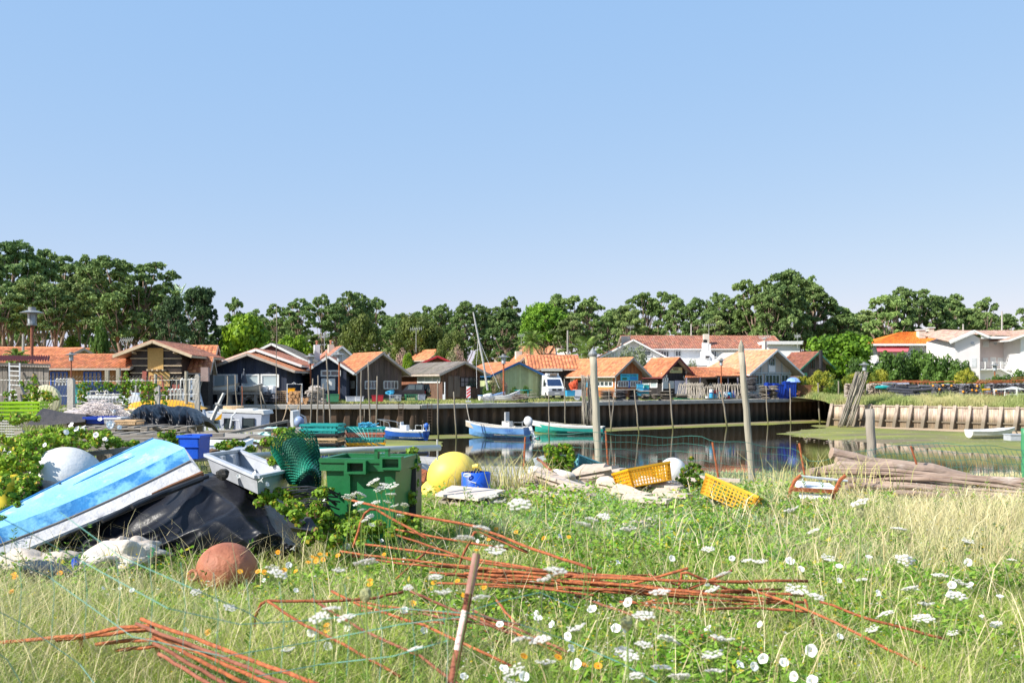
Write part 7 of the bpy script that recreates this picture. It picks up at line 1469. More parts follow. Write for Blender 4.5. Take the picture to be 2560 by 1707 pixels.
m = MB(); m.prism([P(38, 970, 20), P(50, 965, 20), P(58, 985, 20), P(46, 990, 20)], (0, .1, 0)); m.bar(P(48, 985, 20), P(52, 1010, 20), .06); m.solo('wooden_offcut', woodH, 'pale wooden offcut on a stick before the grey shed', 'offcut')
cr_ = thing('wire_basket_stack', 'stack of rusty-grey wire baskets at the left edge', 'baskets', (X(25, 13.5), 13.5, .6)); m = MB()
for j in range(7):
    y = 1052+j*6.5; m.tube([P(-20, y, 13.5), P(55, y+1, 13.5)], .008, 4)
for i in range(13): m.tube([P(-20+i*6.2, 1050, 13.5), P(-20+i*6.2, 1096, 13.5)], .005, 4)
m.build('wire_grid', galvM, cr_, world=1, kind='stuff')
# creeper mass around white ball
foliage('creeper_mass', '', [(110, 1105, 60, 26, 10.9), (200, 1095, 60, 20, 11.1), (265, 1105, 25, 14, 11.2), (75, 1135, 40, 30, 10.6), (45, 1165, 40, 30, 10.2), (150, 1085, 70, 12, 11.4), (60, 1200, 40, 25, 10.0), (75, 1240, 22, 40, 9.7), (60, 1280, 22, 30, 9.5), (20, 1120, 20, 25, 10.8), (15, 1215, 16, 20, 9.5), (35, 1300, 26, 12, 9.3), (430, 1095, 22, 16, 11.6), (450, 1115, 12, 14, 11.4), (330, 1108, 30, 6, 11.7), (40, 1045, 40, 8, 13.4)], 21000, .032, VINE)
foliage('weed_bank', '', [(790, 1335, 40, 20, 8.5), (850, 1332, 50, 24, 8.5), (930, 1330, 50, 24, 8.6), (1005, 1325, 36, 26, 8.8), (870, 1300, 16, 14, 8.8), (820, 1300, 20, 20, 8.8), (650, 1218, 34, 10, 9.5), (700, 1250, 40, 18, 9.2), (750, 1275, 40, 24, 8.6), (770, 1300, 40, 22, 8.5), (800, 1250, 20, 30, 8.9), (735, 1235, 40, 12, 9.2), (1032, 1200, 7, 46, 9.8), (1028, 1150, 8, 24, 9.8), (560, 1115, 40, 8, 12), (600, 1130, 30, 10, 12), (690, 1100, 24, 22, 11.0), (720, 1090, 30, 16, 11.2), (700, 1125, 12, 30, 10.6), (770, 1120, 14, 10, 11.2), (735, 1108, 20, 12, 11.1)], 25000, .030, VINE)
# white ball, yellow float, orange ball, sacks
def ballthing(name, label, px, py, rpx, D, mt, cat='buoy', sq=(1, 1, .92), eye=False):
    s = D/F; r = thing(name, label, cat, (X(px, D), D, ZZ(py, D) - rpx*s)); m = MB(); m.ball((0, 0, rpx*s), (rpx*s*sq[0], rpx*s*sq[1], rpx*s*sq[2]), 44, 26); m.build('shell', mt, r, smooth=1)
    if eye: m = MB(); m.tube([(-rpx*s*.93+.03*cos(a) , -.15+.03*sin(a)*.5, rpx*s*.95+.035*sin(a)) for a in [i*.524 for i in range(13)]], .014, 6); m.build('eye', mt, r)
    return r
ballthing('white_buoy', 'large dirty white round buoy behind the blue boat hull', 163, 1215, 99, 10.7, mat('dirty white plastic', (.74, .73, .70), (.66, .65, .62), rough=.55, scale=2.5, c3=(.40, .39, .38), s3=2.6, th3=.57, bump=.3, bscale=20), sq=(1, 1, .99))
ballthing('orange_buoy', 'rust orange round buoy in the grass before the black sheet', 567, 1425, 75, 7.7, mat('rusty orange paint', (.46, .17, .09), (.26, .085, .045), rough=.6, scale=5, c3=(.54, .32, .22), s3=4, th3=.58, bump=.5, bscale=30), eye=True)
m = MB(); m.ball(tuple(P(-2, 1262, 9.9)), (.32, .3, .30), 24, 14, nz=.3); m.solo('yellow_float', mat('yellow float', (.74, .56, .03), (.66, .48, .03), rough=.6, scale=4), 'yellow float half hidden by creeper at the left edge', 'float', smooth=1)
sackM = mat('dirty sack', (.56, .49, .41), (.40, .34, .29), rough=.9, scale=6, bump=.8, bscale=14, c3=(.26, .20, .16), s3=4, th3=.6)
def sack(px, py, rx, ry, D, label, mt=sackM, sd=1, rz=0): s = D/F; m = MB(); m.ball((0, 0, 0), (rx*s, .2, ry*s), 34, 20, MT(P(px, py, D)) @ MR(rz, 4, 'Y'), nz=.75, sd=sd); return m.solo('sack', mt, label, 'sack', smooth=1)
sack(105, 1408, 88, 34, 8.35, 'long dirty white sack in the grass at left, against the black sheet', sd=2, rz=.05); sack(290, 1402, 76, 42, 8.2, 'fat whitish sack with green print left of the orange buoy', mat('speckled sack', (.62, .58, .52), (.48, .42, .35), rough=.9, scale=10, bump=1, bscale=24), 5, -.1); sack(350, 1376, 62, 30, 8.5, 'tan sack lying behind the fat whitish one', sd=9, rz=.15); sack(300, 1362, 26, 16, 8.6, 'small tan sack bump at the top of the sack pile', sd=12)
o = sign_text('3', .12, midG, 'F', None, (P(378, 1382, 8.05), (PI/2, .3, 0)), 0, name='green_print'); tag(o, 'green 3 printed on the tan sack', 'lettering'); 
cloth('black_plastic_piece', 'small black plastic piece lying before the white sack at left', 'plastic sheet', tarpM, [(62, 1402), (90, 1400), (130, 1402), (160, 1412)], [(60, 1450), (90, 1462), (140, 1458), (200, 1450)], 7.9, 7.6, 24, 8, .05, 7, back=False); m = MB(); m.ball(tuple(P(190, 1408, 7.95)), (.03, .05, .06), 8, 6, nz=.6); m.solo('blue_rag', blueC, 'small blue rag on the white sack', 'rag')
# big black sheet over the heap
cloth('black_sheet', 'large wrinkled black plastic sheet covering a heap under the blue boat', 'tarpaulin', tarpM, [(95, 1372), (140, 1350), (200, 1320), (290, 1272), (400, 1225), (490, 1192), (545, 1190), (600, 1206), (650, 1240), (690, 1282), (722, 1330), (745, 1368)], [(92, 1385), (150, 1392), (230, 1400), (330, 1406), (420, 1412), (480, 1415), (540, 1415), (600, 1412), (650, 1405), (690, 1400), (722, 1390), (748, 1378)], 9.7, 8.9, 170, 60, .27, 1, bulge=.30, fold=2.2)
cloth('black_sheet_corner', 'peaked corner of black sheet poking up behind the blue boat', 'tarpaulin', tarpM, [(70, 1260), (92, 1196), (150, 1206)], [(40, 1340), (110, 1290), (155, 1210)], 9.95, 9.8, 20, 8, .03, 3, back=False)
m = MB(); m.tube([P(505, 1196, 9.4), P(350, 1256, 9.0), P(255, 1302, 8.7)], [.03, .032, .02], 8); m.tube([P(520, 1190, 9.5), P(400, 1234, 9.1), P(330, 1266, 8.8)], .02, 8); m.solo('black_pipe', blackP, 'black pipe along the lower edge of the blue boat', 'pipe')
# the upturned blue boat
bu = thing('upturned_boat', 'upturned weathered light blue boat hull with greyish white sides leaning on the heap', 'boat', tuple(P(280, 1300, 8.5)))
lb = mat('weathered light blue', (.26, .52, .70), (.12, .36, .60), rough=.55, scale=2.2, stretch=(1, 1, 1), c3=(.40, .58, .70), s3=3.4, th3=.54, bump=.5, bscale=24)
db = mat('weathered strong blue', (.03, .22, .50), (.02, .13, .34), rough=.55, scale=3, c3=(.16, .42, .62), s3=3, th3=.5, bump=.35, bscale=24)
ws = mat('scuffed grey white', (.56, .55, .54), (.40, .40, .42), rough=.7, scale=4, c3=(.26, .26, .28), s3=5, th3=.56, bump=.6, bscale=22)
ST = [(383, 1096, 10.5), (461, 1119, 10.0), (476, 1152, 9.85), (509, 1186, 9.75)]; BW = [(-110, 1338, 8.9), (-90, 1350, 8.7), (-92, 1394, 8.6), (-70, 1430, 8.55)]
def bp_(k, t):
    a, b = ST[k], BW[k]; D = 1/lerp(1/a[2], 1/b[2], t); x_ = lerp(a[0], b[0], t); y_ = lerp(a[1], b[1], t); f = sin(t*PI)
    if k == 0: y_ += -4*f
    if k == 1: y_ += 14*f
    if k == 2: y_ += 14*f
    return P(x_, y_, D)
def strip(k0, k1, nm, mt, nt=26, nv=4, bul=0.0):
    m = MB(); m.grid(lambda u, v: bp_(k0, u).lerp(bp_(k1, u), v)+V3((0, 0, bul*sin(v*PI))), nt, nv); return m.build(nm, mt, bu, world=1)
strip(0, 1, 'bottom', lb, bul=.015); strip(1, 2, 'chine_strake', db); strip(2, 3, 'topside', ws)
m = MB(); ST2 = [bp_(k, 0) for k in range(4)]; off = V3((.25, 1.1, -.5)); far = [bp_(0, 0)+V3((-.10, .25, -.22)), bp_(0, 1)+V3((-.1, .3, -.3))]
m.add([ST2[0], ST2[1], ST2[2], ST2[3], far[0]+V3((.1, .1, -.35)), far[0]], [(0, 1, 2, 3, 4, 5)]); m.build('transom', ws, bu, world=1)
m = MB(); m.grid(lambda u, v: bp_(0, u).lerp(far[0].lerp(far[1], u), v), 20, 2); m.build('far_side', db, bu, world=1)
m = MB(); m.tube([bp_(0, t/12) for t in range(13)], .013, 6); m.build('edge_strip', db, bu, world=1); m = MB(); m.tube([bp_(3, t/12) for t in range(13)], .022, 6); m.build('gunwale_rim', ws, bu, world=1)
m = MB(); m.tube([bp_(2, t/12)+V3((0, -.004, 0)) for t in range(13)], .012, 6); m.build('rub_strip', mat('worn grey strip', (.2, .19, .18), (.12, .11, .11), rough=.8), bu, world=1)
m = MB(); m.tube([bp_(0, .15+t*.05).lerp(bp_(1, .15+t*.05), .42)+V3((0, 0, .012)) for t in range(7)], [.004, .012, .014, .014, .014, .012, .004], 6); m.build('skeg', db, bu, world=1)
m = MB(); m.tube([P(505, 1184, 9.65), P(478, 1194, 9.55), P(420, 1218, 9.4), P(380, 1235, 9.3)], [.03, .022, .02, .012], 7); m.build('broken_rim', mat('rotten wood', (.26, .11, .05), (.14, .07, .04), rough=.9, scale=10), bu, world=1)
# blue box, grey tub, green net roll, pipe, green bin
bb = crate('blue_box', 'bright blue stacking box between the boat stern and the grey tub', (X(479, 10.8), 10.9, ZZ(1146, 10.8)), (.23, .3, .25), blueC, -.12, solid=True, t=.012)
m = MB(); m.bx(-.118, .118, -.16, -.150, .125, .135); m.build('side_rib', blueC, bb)
gt = thing('grey_tub', 'large grey plastic fish tub with moulded handles tilted among the weeds', 'tub', tuple(P(618, 1205, 9.6)))
c0, c1, c2, c3 = P(515, 1137, 9.9), P(596, 1126, 11.0), P(722, 1176, 10.2), P(642, 1192, 9.0); dn = V3((.02, 0, -.17)); ce = (c0+c1+c2+c3)/4
m = MB()
for a, b in ((c0, c1), (c1, c2), (c2, c3), (c3, c0)):
    la, lb_ = a.lerp(ce, .10)+dn, b.lerp(ce, .10)+dn; inn = (ce - (a+b)/2).normalized()*.018; m.prism([a, b, lb_, la], inn)
m.prism([c.lerp(ce, .1)+dn for c in (c0, c1, c2, c3)], (0, 0, .02)); m.build('tub_body', greyC, gt, world=1)
m = MB()
for a, b in ((c0, c1), (c1, c2), (c2, c3), (c3, c0)): m.bar(a, b, .05, .028)
m.build('rim', greyC, gt, world=1); m = MB()
for t in (.25, .62): m = MB(); q = c0.lerp(c1, t).lerp(ce, .16) - V3((0, 0, .10)); m.box(q, (.09, .10, .18)); m.build('handle_pocket', greyC, gt, world=1)
for i in range(7): m = MB(); q = c2.lerp(c3, ru(.1, .8)).lerp(ce, ru(.2, .6)) - V3((0, 0, .16)); m.box(q, (ru(.03, .1), ru(.03, .08), .02), rz=ru(0, 3)); m.solo('broken_shard', rustM if i % 2 else whiteC, 'small %s shard lying in the grey tub, %s of seven' % ('rusty' if i % 2 else 'white', ORD[i]), 'shard', 'shards in the grey tub')
m = MB(); m.ball(tuple(P(558, 1185, 9.3)), (.065, .05, .05), 12, 8, nz=.4); m.solo('wire_coil', rubber, 'dark coil of net in front of the grey tub', 'coil')
gn = thing('green_net_roll', 'rolled dark green plastic netting standing left of the green bin', 'net roll', tuple(P(750, 1215, 9.9))); D = 10.0; axis0, axis1 = P(770, 1205, 9.7), P(735, 1120, 10.4)
gnM = mat('green netting', (.01, .20, .12), (.01, .14, .09), rough=.45, scale=5); m = MB(); ax = (axis1 - axis0); axn = ax.normalized(); ux = axn.cross(V3((0, 1, 0))).normalized(); uy = axn.cross(ux)
def cyl(u, v, k=1.0): a = u*6.283; r_ = (.13+.10*v+.018*sin(a*3+v*4))*k; return axis0+ax*v+(ux*cos(a)*1.05+uy*sin(a))*r_
nu_, nv_ = 30, 13
for k in (1.0, .86):
    for i in range(nu_):
        for j in range(nv_):
            for dd in (1, -1):
                a = cyl((i+(0 if dd > 0 else 1))/nu_, j/nv_, k); b = cyl((i+(1 if dd > 0 else 0))/nu_, (j+1)/nv_, k); nrm = (b - a).cross(axn).normalized()*0; w_ = (b - a).cross((a - axis0).normalized()).normalized()*.0055; m.add([a - w_, a+w_, b+w_, b - w_], [(0, 1, 2, 3)])
m.build('mesh_roll', gnM, gn, world=1, kind='stuff'); m = MB(); m.grid(lambda u, v: cyl(u, v, .55), 20, 5); m.build('inner_roll', mat('dark green netting', (.008, .08, .05), rough=.6), gn, world=1)
m = MB(); m.tube([P(380, 1152, 10.5), P(560, 1142, 11.2), P(700, 1135, 11.6)], .034, 14); m.tube([P(700, 1135, 11.6), P(900, 1124, 12.2), P(1100, 1119, 12.8)], .038, 14); m.solo('long_pipe', mat('mossy white pipe', (.62, .63, .62), (.50, .50, .47), rough=.5, scale=3, stretch=(.2, 1, 1), bump=.2), 'long pale pipe lying across the yard behind the green bin', 'pipe', smooth=1)
m = MB(); m.tube([P(1000, 1134, 12.7), P(1066, 1134, 13)], .03, 10); m.solo('black_pipe', blackP, 'short black pipe end under the long pale pipe', 'pipe'); m = MB(); m.tube([P(1093, 1098, 13.2), P(1094, 1150, 13.2)], .012, 8); m.solo('short_stake', galvM, 'thin pale stake at the end of the long pipe', 'stake')
gb = thing('green_bin', 'dark green wheeled refuse bin without lid standing in the grass', 'bin', (X(921, 9.3), 9.4, GZ), rad(-9)); H = ZZ(1150, 9.15) - GZ; w = .70
m = MB()
for (x0, y0, x1, y1) in ((-w/2, -.3, w/2, -.3), (w/2, -.3, w/2, .32), (w/2, .32, -w/2, .32), (-w/2, .32, -w/2, -.3)):
    k = .80; m.prism([(x0*k, y0*k, 0), (x1*k, y1*k, 0), (x1*.96, y1*.96, H), (x0*.96, y0*.96, H)], (-.012*(x0+x1), -.012*(y0+y1), 0))
m.bx(-w*.4, w*.4, -.24, .26, .02, .05); m.build('bin_body', greenC, gb)
m = MB()
for a in (-.12,): m.prism([(a - .022, -.3*.80, .02), (a+.022, -.3*.80, .02), (a+.03, -.3*.965, H - .05), (a - .03, -.3*.965, H - .05)], (0, -.035, 0))
m.build('front_ribs', greenC, gb)
m = MB(); q = .03
for (x0, y0, x1, y1) in ((-w/2 - q, -.31, w/2+q, -.31), (w/2, -.31, w/2, .33), (w/2+q, .33, -w/2 - q, .33), (-w/2, .33, -w/2, -.31)): m.bar((x0, y0, H), (x1, y1, H), .05, .04); m.bar((x0, y0 , H - .05), (x1, y1, H - .05), .02, .09)
m.build('rim', greenC, gb)
for a, z in ((-.02, H - .06), (.31, H - .02)):
    m = MB(); m.bx(a - .10, a+.10, -.39, -.30, z - .055, z - .035); m.bx(a - .10, a+.10, -.39, -.30, z+.045, z+.065); m.bx(a - .10, a - .075, -.39, -.30, z - .035, z+.045); m.bx(a+.075, a+.10, -.39, -.30, z - .035, z+.045); m.bx(a - .07, a+.07, -.32, -.305, z - .03, z+.04, t=(.25, .25, .25)); m.build('lift_pocket', greenC, gb)
m = MB(); m.bx(.14, .17, -.32, -.25, H, H+.10); m.bx(.24, .27, -.32, -.25, H, H+.10); m.bx(.14, .27, -.32, -.25, H+.085, H+.11); m.build('hinge_bracket', greenC, gb)
# black hose coils and dark plate before the bin
hc = thing('hose_coil', 'coil of thin black hoses lying left of the green bin', 'hose', tuple(P(790, 1300, 8.9)))
for i in range(16): m = MB(); y = 1218+i*5; m.tube([P(712+i*3+ru(-9, 9), y+ru(0, 14), 9.0), P(770, y - ru(0, 9), 8.85+ru(-.1, .1)), P(815, y+ru(-6, 8), 8.8), P(845+ru(-9, 6), y+ru(6, 26), 8.9)], .008, 5); m.build('hose', blackP, hc, world=1)
m = MB(); m.prism([P(700, 1262, 8.7), P(775, 1290, 8.5), P(800, 1330, 8.3), P(725, 1318, 8.35)], (0, .1, -.05)); m.solo('dark_plate', mat('dark grey plate', (.045, .045, .055), (.03, .03, .04), rough=.5), 'dark flat plate half hidden in the weeds beside the black sheet', 'plate')
m = MB(); m.bx(X(1015, 9.7), X(1040, 9.7), 9.7, 10.3, .2, ZZ(1170, 9.7)); m.bx(X(985, 9.9), X(1036, 9.9), 9.85, 10.2, .2, ZZ(1185, 9.9), t=(.7, .7, .7)); m.solo('black_crate', blackP, 'black crate stack in deep shade right of the green bin', 'crate')
# --- middle and right of the near bank
yb2 = thing('yellow_buoy', 'big yellow bulb buoy with mooring lug right of the green bin', 'buoy', (X(1125, 14.6), 14.6, GZ)); s = 14.6/F; Mx = MT(P(1130, 1188, 14.6)) @ MR(-.5, 4, 'Y')
yM = mat('faded yellow', (.78, .55, .05), (.80, .62, .16), rough=.5, scale=1.4, c3=(.78, .66, .34), s3=1.5, th3=.56)
m = MB(); m.ball((0, 0, 0), (64*s, 60*s, 58*s), 40, 24, Mx); m.ball((-58*s, 0, -18*s), (42*s, 40*s, 36*s), 26, 16, Mx); m.build('shell', yM, yb2, smooth=True, world=1)
m = MB(); m.tube([P(1183, 1166, 14.35), P(1196, 1164, 14.3), P(1201, 1172, 14.3), P(1192, 1180, 14.35)], [.03, .035, .035, .03], 8); m.build('mooring_lug', yM, yb2, world=1); m = MB(); m.ball(tuple(P(1192, 1174, 14.26)), (.035, .02, .025), 8, 6); m.build('lug_hole', blackP, yb2, world=1)
bd = thing('blue_drum', 'cut blue plastic drum with white rope beside the yellow buoy', 'drum', (X(1190, 14.0), 14.0, GZ)); m = MB(); q = P(1190, 1222, 14.0); m.lathe([(.20, -.1), (.205, .23), (.19, .24)], 26, MT(q), cap=False); m.build('drum_wall', blueC, bd, world=1, smooth=1); m = MB()
for k in range(2): m.tube([P(1168+9*cos(a), 1186+4*sin(a)+k*2, 13.78) for a in [i*.524 for i in range(13)]], .006, 5)
m.tube([P(1165, 1192, 13.8), P(1175, 1203, 13.8), P(1190, 1207, 13.78)], .006, 5); m.build('rope', whiteC, bd, world=1)
sl = thing('fibre_slab', 'stack of flat whitish boards lying in the grass before the yellow buoy', 'slab', (X(1175, 11.4), 11.4, GZ))
for i in range(3): m = MB(); z = GZ+(.26, .17, .06)[i]; m.prism([(X(1088, 12.9)+i*.04, 12.9, z - .03), (X(1195, 12.3)+i*.03, 12.35, z - .03), (X(1264, 13.1), 13.1, z), (X(1130, 13.7), 13.7, z)], (0, 0, -.03), t=((1, 1, 1), (.6, .58, .55), (.5, .47, .42))[i]); m.build('board', mat('old fibre board', (.62, .54, .46), (.50, .42, .36), rough=.85, scale=4), sl, world=1)
m = MB(); m.prism([P(1020, 1138, 17), P(1160, 1146, 17), P(1160, 1175, 15.8), P(1060, 1180, 15.8), P(1020, 1160, 16)], (0, .05, -.05)); m.solo('concrete_slab', concM, 'pale concrete slab edge behind the yellow buoy', 'slab'); m = MB(); m.prism([P(1030, 1165, 15.6), P(1068, 1175, 15.6), P(1060, 1205, 15.2), P(1030, 1190, 15.3)], (0, .1, -.05)); m.solo('rusty_sheet', rustM, 'reddish broken sheet left of the yellow buoy', 'sheet')
m = MB(); m.prism([P(1200, 1165, 17), P(1420, 1166, 17), P(1430, 1188, 15.5), P(1215, 1190, 15.5)], (0, 0, -.2)); m.solo('old_concrete_ramp', concM, 'pale sloping concrete apron at the water edge behind the dry grass', 'apron'); m = MB(); m.prism([P(1332, 1146, 15.6), P(1362, 1138, 15.9), P(1378, 1164, 15.7), P(1340, 1170, 15.5)], (0, .04, 0)); m.solo('white_sheet', whiteC, 'white sheet leaning left of the green shrub', 'sheet')
# rubble of split logs and planks
rubM = mat('bleached driftwood', (.54, .46, .40), (.38, .31, .26), rough=.9, scale=4, bump=.9, bscale=16, stretch=(.4, 1, 1), c3=(.24, .19, .16), s3=4, th3=.62)
RUB = [(1300, 1205, 1400, 1210, 15, .22), (1340, 1188, 1440, 1228, 14.6, .26), (1400, 1225, 1510, 1235, 14.2, .24), (1440, 1195, 1520, 1180, 15.2, .34), (1500, 1210, 1560, 1228, 14, .26), (1540, 1230, 1600, 1250, 13.2, .26), (1560, 1255, 1650, 1262, 12.7, .24), (1590, 1215, 1680, 1232, 13.6, .30), (1620, 1205, 1690, 1225, 13.9, .28), (1640, 1240, 1700, 1248, 13, .22), (1380, 1245, 1460, 1252, 13.6, .16), (1480, 1180, 1540, 1185, 15.6, .28), (1300, 1230, 1370, 1240, 14, .14), (1690, 1200, 1760, 1215, 14.6, .16), (1780, 1262, 1850, 1275, 12.6, .16), (1700, 1195, 1830, 1205, 15.4, .12)]
for i, (a, b, c, d, D, w_) in enumerate(RUB):
    m = MB(); p, q = P(a, b, D), P(c, d, D - .3); pts = [p.lerp(q, t)+V3((0, 0, ru(-.02, .02))) for t in (0, .3, .65, 1)]; k = ru(.8, 1.2); m.tube(pts, [w_*.42, w_*.5, w_*.48, w_*.40], 7, t=(k, k*.97, k*.94)); m.bar(p+V3((0, -.08, w_*.2)), q+V3((.1, -.1, w_*.25)), w_*.8, .05, t=(k*1.1,)*3)
    m.solo('split_log', rubM, 'bleached split log in the driftwood heap under the yellow crates, '+ORD[i]+' of the heap', 'log', 'bleached driftwood heap by the yellow crates')
sack(1395, 1198, 66, 24, 15, 'long pale sandbag at the left of the driftwood heap', mat('pale canvas', (.68, .62, .54), (.56, .5, .43), rough=.9, scale=5, bump=.6), 3, .25); m = MB()
for k in range(3): m.tube([P(1322+20*cos(a)+k*3, 1207+7*sin(a), 14.5 - .02*k) for a in [i*.524 for i in range(13)]], .012, 5)
m.solo('rope_coil', deckW, 'coil of old rope at the left end of the driftwood heap', 'rope')
m = MB(); m.tube([P(1342, 1145, 15), P(1352, 1152, 15), P(1380, 1178, 14.6)], .02, 6); m.tube([P(1344, 1150, 15), P(1372, 1160, 15)], .012, 5); m.solo('rusty_hook', rustD, 'bent rusty bar beside the green shrub', 'bar')
# yellow crates and turquoise crate
def tilt_crate(name, label, c, sz, mt, eul, **k): r = crate(name, label, c, sz, mt, 0, M=eul, **k); return r
tilt_crate('yellow_crate', 'yellow perforated crate lying tilted on the driftwood, upper left of two', P(1612, 1214, 13.3), (.62, .44, .25), yelP, (rad(-13), rad(-7), rad(24)), holes=13, rows=5, t=.013)
tilt_crate('yellow_crate', 'yellow perforated crate tipped down into the grass, lower right of two', P(1818, 1262, 12.3), (.66, .42, .25), yelP, (rad(-12), rad(21), rad(-28)), holes=13, rows=5, t=.013)
tilt_crate('turquoise_crate', 'faded turquoise crate on its side behind the green shrub', P(1452, 1184, 15.9), (.5, .36, .24), mat('faded turquoise', (.16, .42, .46), (.12, .34, .38), rough=.6), (rad(70), rad(20), rad(30)), holes=16, rows=6, t=.012)
ballthing('white_buoy', 'plain white round buoy behind the upper yellow crate', 1682, 1180, 35, 15.2, MATS['dirty white plastic'], sq=(1, 1, 1.05))
# small shrubs by the water
def small_bush(label, boxes, n, sz, pal_, cr=(.05, .1)): o = foliage('bush', '', boxes, n, sz, pal_, kind=None, cr=cr, dep=.2); return tag(o, label, 'bush')
small_bush('bright green bush at the water edge left of the tall post', [(1400, 1140, 30, 26, 15.6), (1395, 1165, 30, 22, 15.5), (1415, 1118, 14, 12, 15.6), (1380, 1130, 14, 14, 15.6)], 3200, .04, ((.30, .48, .03), (.10, .22, .02)))
small_bush('leafy green bush between the two yellow crates', [(1722, 1190, 18, 26, 13.6), (1735, 1205, 18, 20, 13.5), (1700, 1200, 14, 20, 13.6), (1728, 1160, 8, 14, 13.6), (1745, 1170, 6, 12, 13.6)], 1500, .035, ((.30, .46, .06), (.12, .24, .03)), cr=(.03, .07))
small_bush('dark leafy clump in the straw at the far right', [(2470, 1330, 40, 16, 10.2), (2450, 1350, 40, 12, 10)], 1800, .035, ((.16, .32, .04), (.05, .14, .02)))
small_bush('dark green clump left below the leaning stake wires', [(20, 1420, 40, 24, 8.6), (40, 1500, 40, 20, 7.6)], 2200, .035, ((.16, .34, .04), (.05, .15, .02)))
small_bush('dark green dock plant among the flowers at right', [(2400, 1385, 60, 26, 9.2), (2440, 1360, 30, 16, 9.4), (2380, 1410, 40, 20, 9.0)], 3000, .04, ((.12, .26, .03), (.04, .12, .015)))
# rusty stakes and green garden wire fence
STK = [(1313, 1090, 1309, 1178, 16.5), (1514, 1077, 1521, 1176, 16.2), (1781, 1105, 1797, 1200, 15.3), (1998, 1108, 2014, 1200, 15.0), (2277, 1115, 2300, 1186, 15.5)]
for i, (a, b, c, d, D) in enumerate(STK): m = MB(); p, q = P(a, b, D), P(c, d, D); q = p+(q - p)*((p.z - .1)/(p.z - q.z)); m.tube([p, q], .016, 7); m.solo('rusty_stake', rustM, 'thin rusty steel stake of the green wire fence, '+ORD[i]+' from the left', 'stake')
gf = thing('garden_fence', 'sagging green wire garden fence along the water edge', 'fence', (X(1600, 16), 16, GZ)); gw = mat('green wire', (.07, .26, .21), (.05, .20, .16), rough=.5); m = MB()
tops = [(1210, 1082), (1313, 1090), (1400, 1083), (1514, 1082), (1600, 1091), (1762, 1092), (1775, 1100), (1870, 1108), (1960, 1120), (1990, 1125), (2020, 1150), (2060, 1150), (2150, 1126), (2300, 1108), (2440, 1112), (2600, 1128)]
tx = [p[0] for p in tops]; ty = [p[1] for p in tops]
def fy(px, j): return float(np.interp(px, tx, ty))+j*19+2.5*sin(px*.05+j)
for j in range(6): m.tube([P(px, fy(px, j), 16+.15*sin(px*.02)) for px in range(1210, 2601, 14)], .003 if j else .004, 4)
for px in range(1214, 2600, 13):
    sk = 26 if px > 2180 else 0; m.tube([P(px - sk+sk*(t/4)*1.0+(8*sin(t*.9) if sk else 0), fy(px, 0)+95*t/4, 16+.15*sin(px*.02)) for t in range(5)], .0024 if px < 2180 else .004, 3, cap=False)
m.build('wire_mesh', gw, gf, world=1, kind='stuff')
# logs
logM = mat('log bark', (.42, .31, .24), (.25, .17, .13), rough=.95, scale=5, bump=1, bscale=18, stretch=(.35, 1, 1), c3=(.56, .47, .40), s3=4, th3=.58)
for i, (pts, r_, lab) in enumerate(((((2078, 1132), (2190, 1158), (2330, 1172), (2420, 1196)), 15, 'thick log with sawn wedge end at the back of the log pile'), (((2022, 1184), (2100, 1166), (2230, 1166), (2330, 1178), (2450, 1202), (2620, 1232)), 12.5, 'longest peeling log on top of the log pile'), (((2060, 1200), (2200, 1206), (2330, 1212), (2480, 1232)), 10, 'log below the longest one'), (((2080, 1220), (2200, 1222), (2340, 1232), (2500, 1262)), 8, 'thin log in the dry grass'), (((2230, 1232), (2380, 1240), (2600, 1262)), 9, 'lowest log half buried in dry grass at right'), (((2090, 1150), (2160, 1168)), 11, 'short sawn stub at the left of the log pile'), (((2180, 1190), (2260, 1198), (2340, 1196)), 5, 'thin pale branch between the logs'), (((2120, 1212), (2300, 1220), (2450, 1238), (2600, 1248)), 7, 'pale log lying low before the tarpaulin'), (((2300, 1185), (2450, 1212), (2600, 1222)), 8, 'grey log behind the longest one at right'))):
    D = (15.6, 15.2, 14.9, 14.5, 13.9, 15.4, 15.2, 14.3, 15.5)[i]; m = MB(); P_ = [P(a, b, D+k*.05) for k, (a, b) in enumerate(pts)]; Q = []; 
    for k in range(len(P_) - 1):
        for t in range(4): Q.append(P_[k].lerp(P_[k+1], t/4)+V3((0, 0, ru(-.01, .01))))
    Q.append(P_[-1]); m.tube(Q, [r_*D/F*ru(.92, 1.06) for _ in Q], 12); m.solo('log', logM, lab, 'log', smooth=False)
for i in range(9):
    a, b = ru(2040, 2200), 1172+i*8; m = MB(); m.tube([P(a, b, 15), P(a+160, b+ru(2, 8), 15 - i*.08), P(a+300, b+ru(10, 20), 14.9 - i*.08), P(2620, b+ru(26, 40), 14.8 - i*.1)], [ru(.02, .04) for _ in range(4)], 7)
    m.solo('thin_pole', logM, 'thin weathered pole in the log pile at right, %s from the top' % ORD[i], 'pole', 'thin poles of the log pile')
m = MB()
for i in range(150):
    px = ru(1215, 1770); D = ru(12.6, 16); x_ = X(px, D); k = ru(.75, 1.15); m.ball((x_, D, nz1(x_, D)+ru(.01, .05)), (ru(.02, .10), ru(.02, .09), ru(.02, .06)), 6, 4, nz=1.2, sd=i, t=(k, k*.96, k*.92))
m.build('rubble', rubM, kind='stuff')
m = MB(); m.prism([P(2180, 1203, 15.5), P(2440, 1222, 15.5), P(2440, 1236, 15.4), P(2180, 1222, 15.4)], (0, .6, 0)); m.solo('log_gap_shade', mat('dark gap shade', (.02, .045, .10), (.012, .025, .06), rough=.5), 'dark blue tarpaulin showing between the logs', 'tarpaulin')  # dark sheet added as painted shade for the gaps between the logs
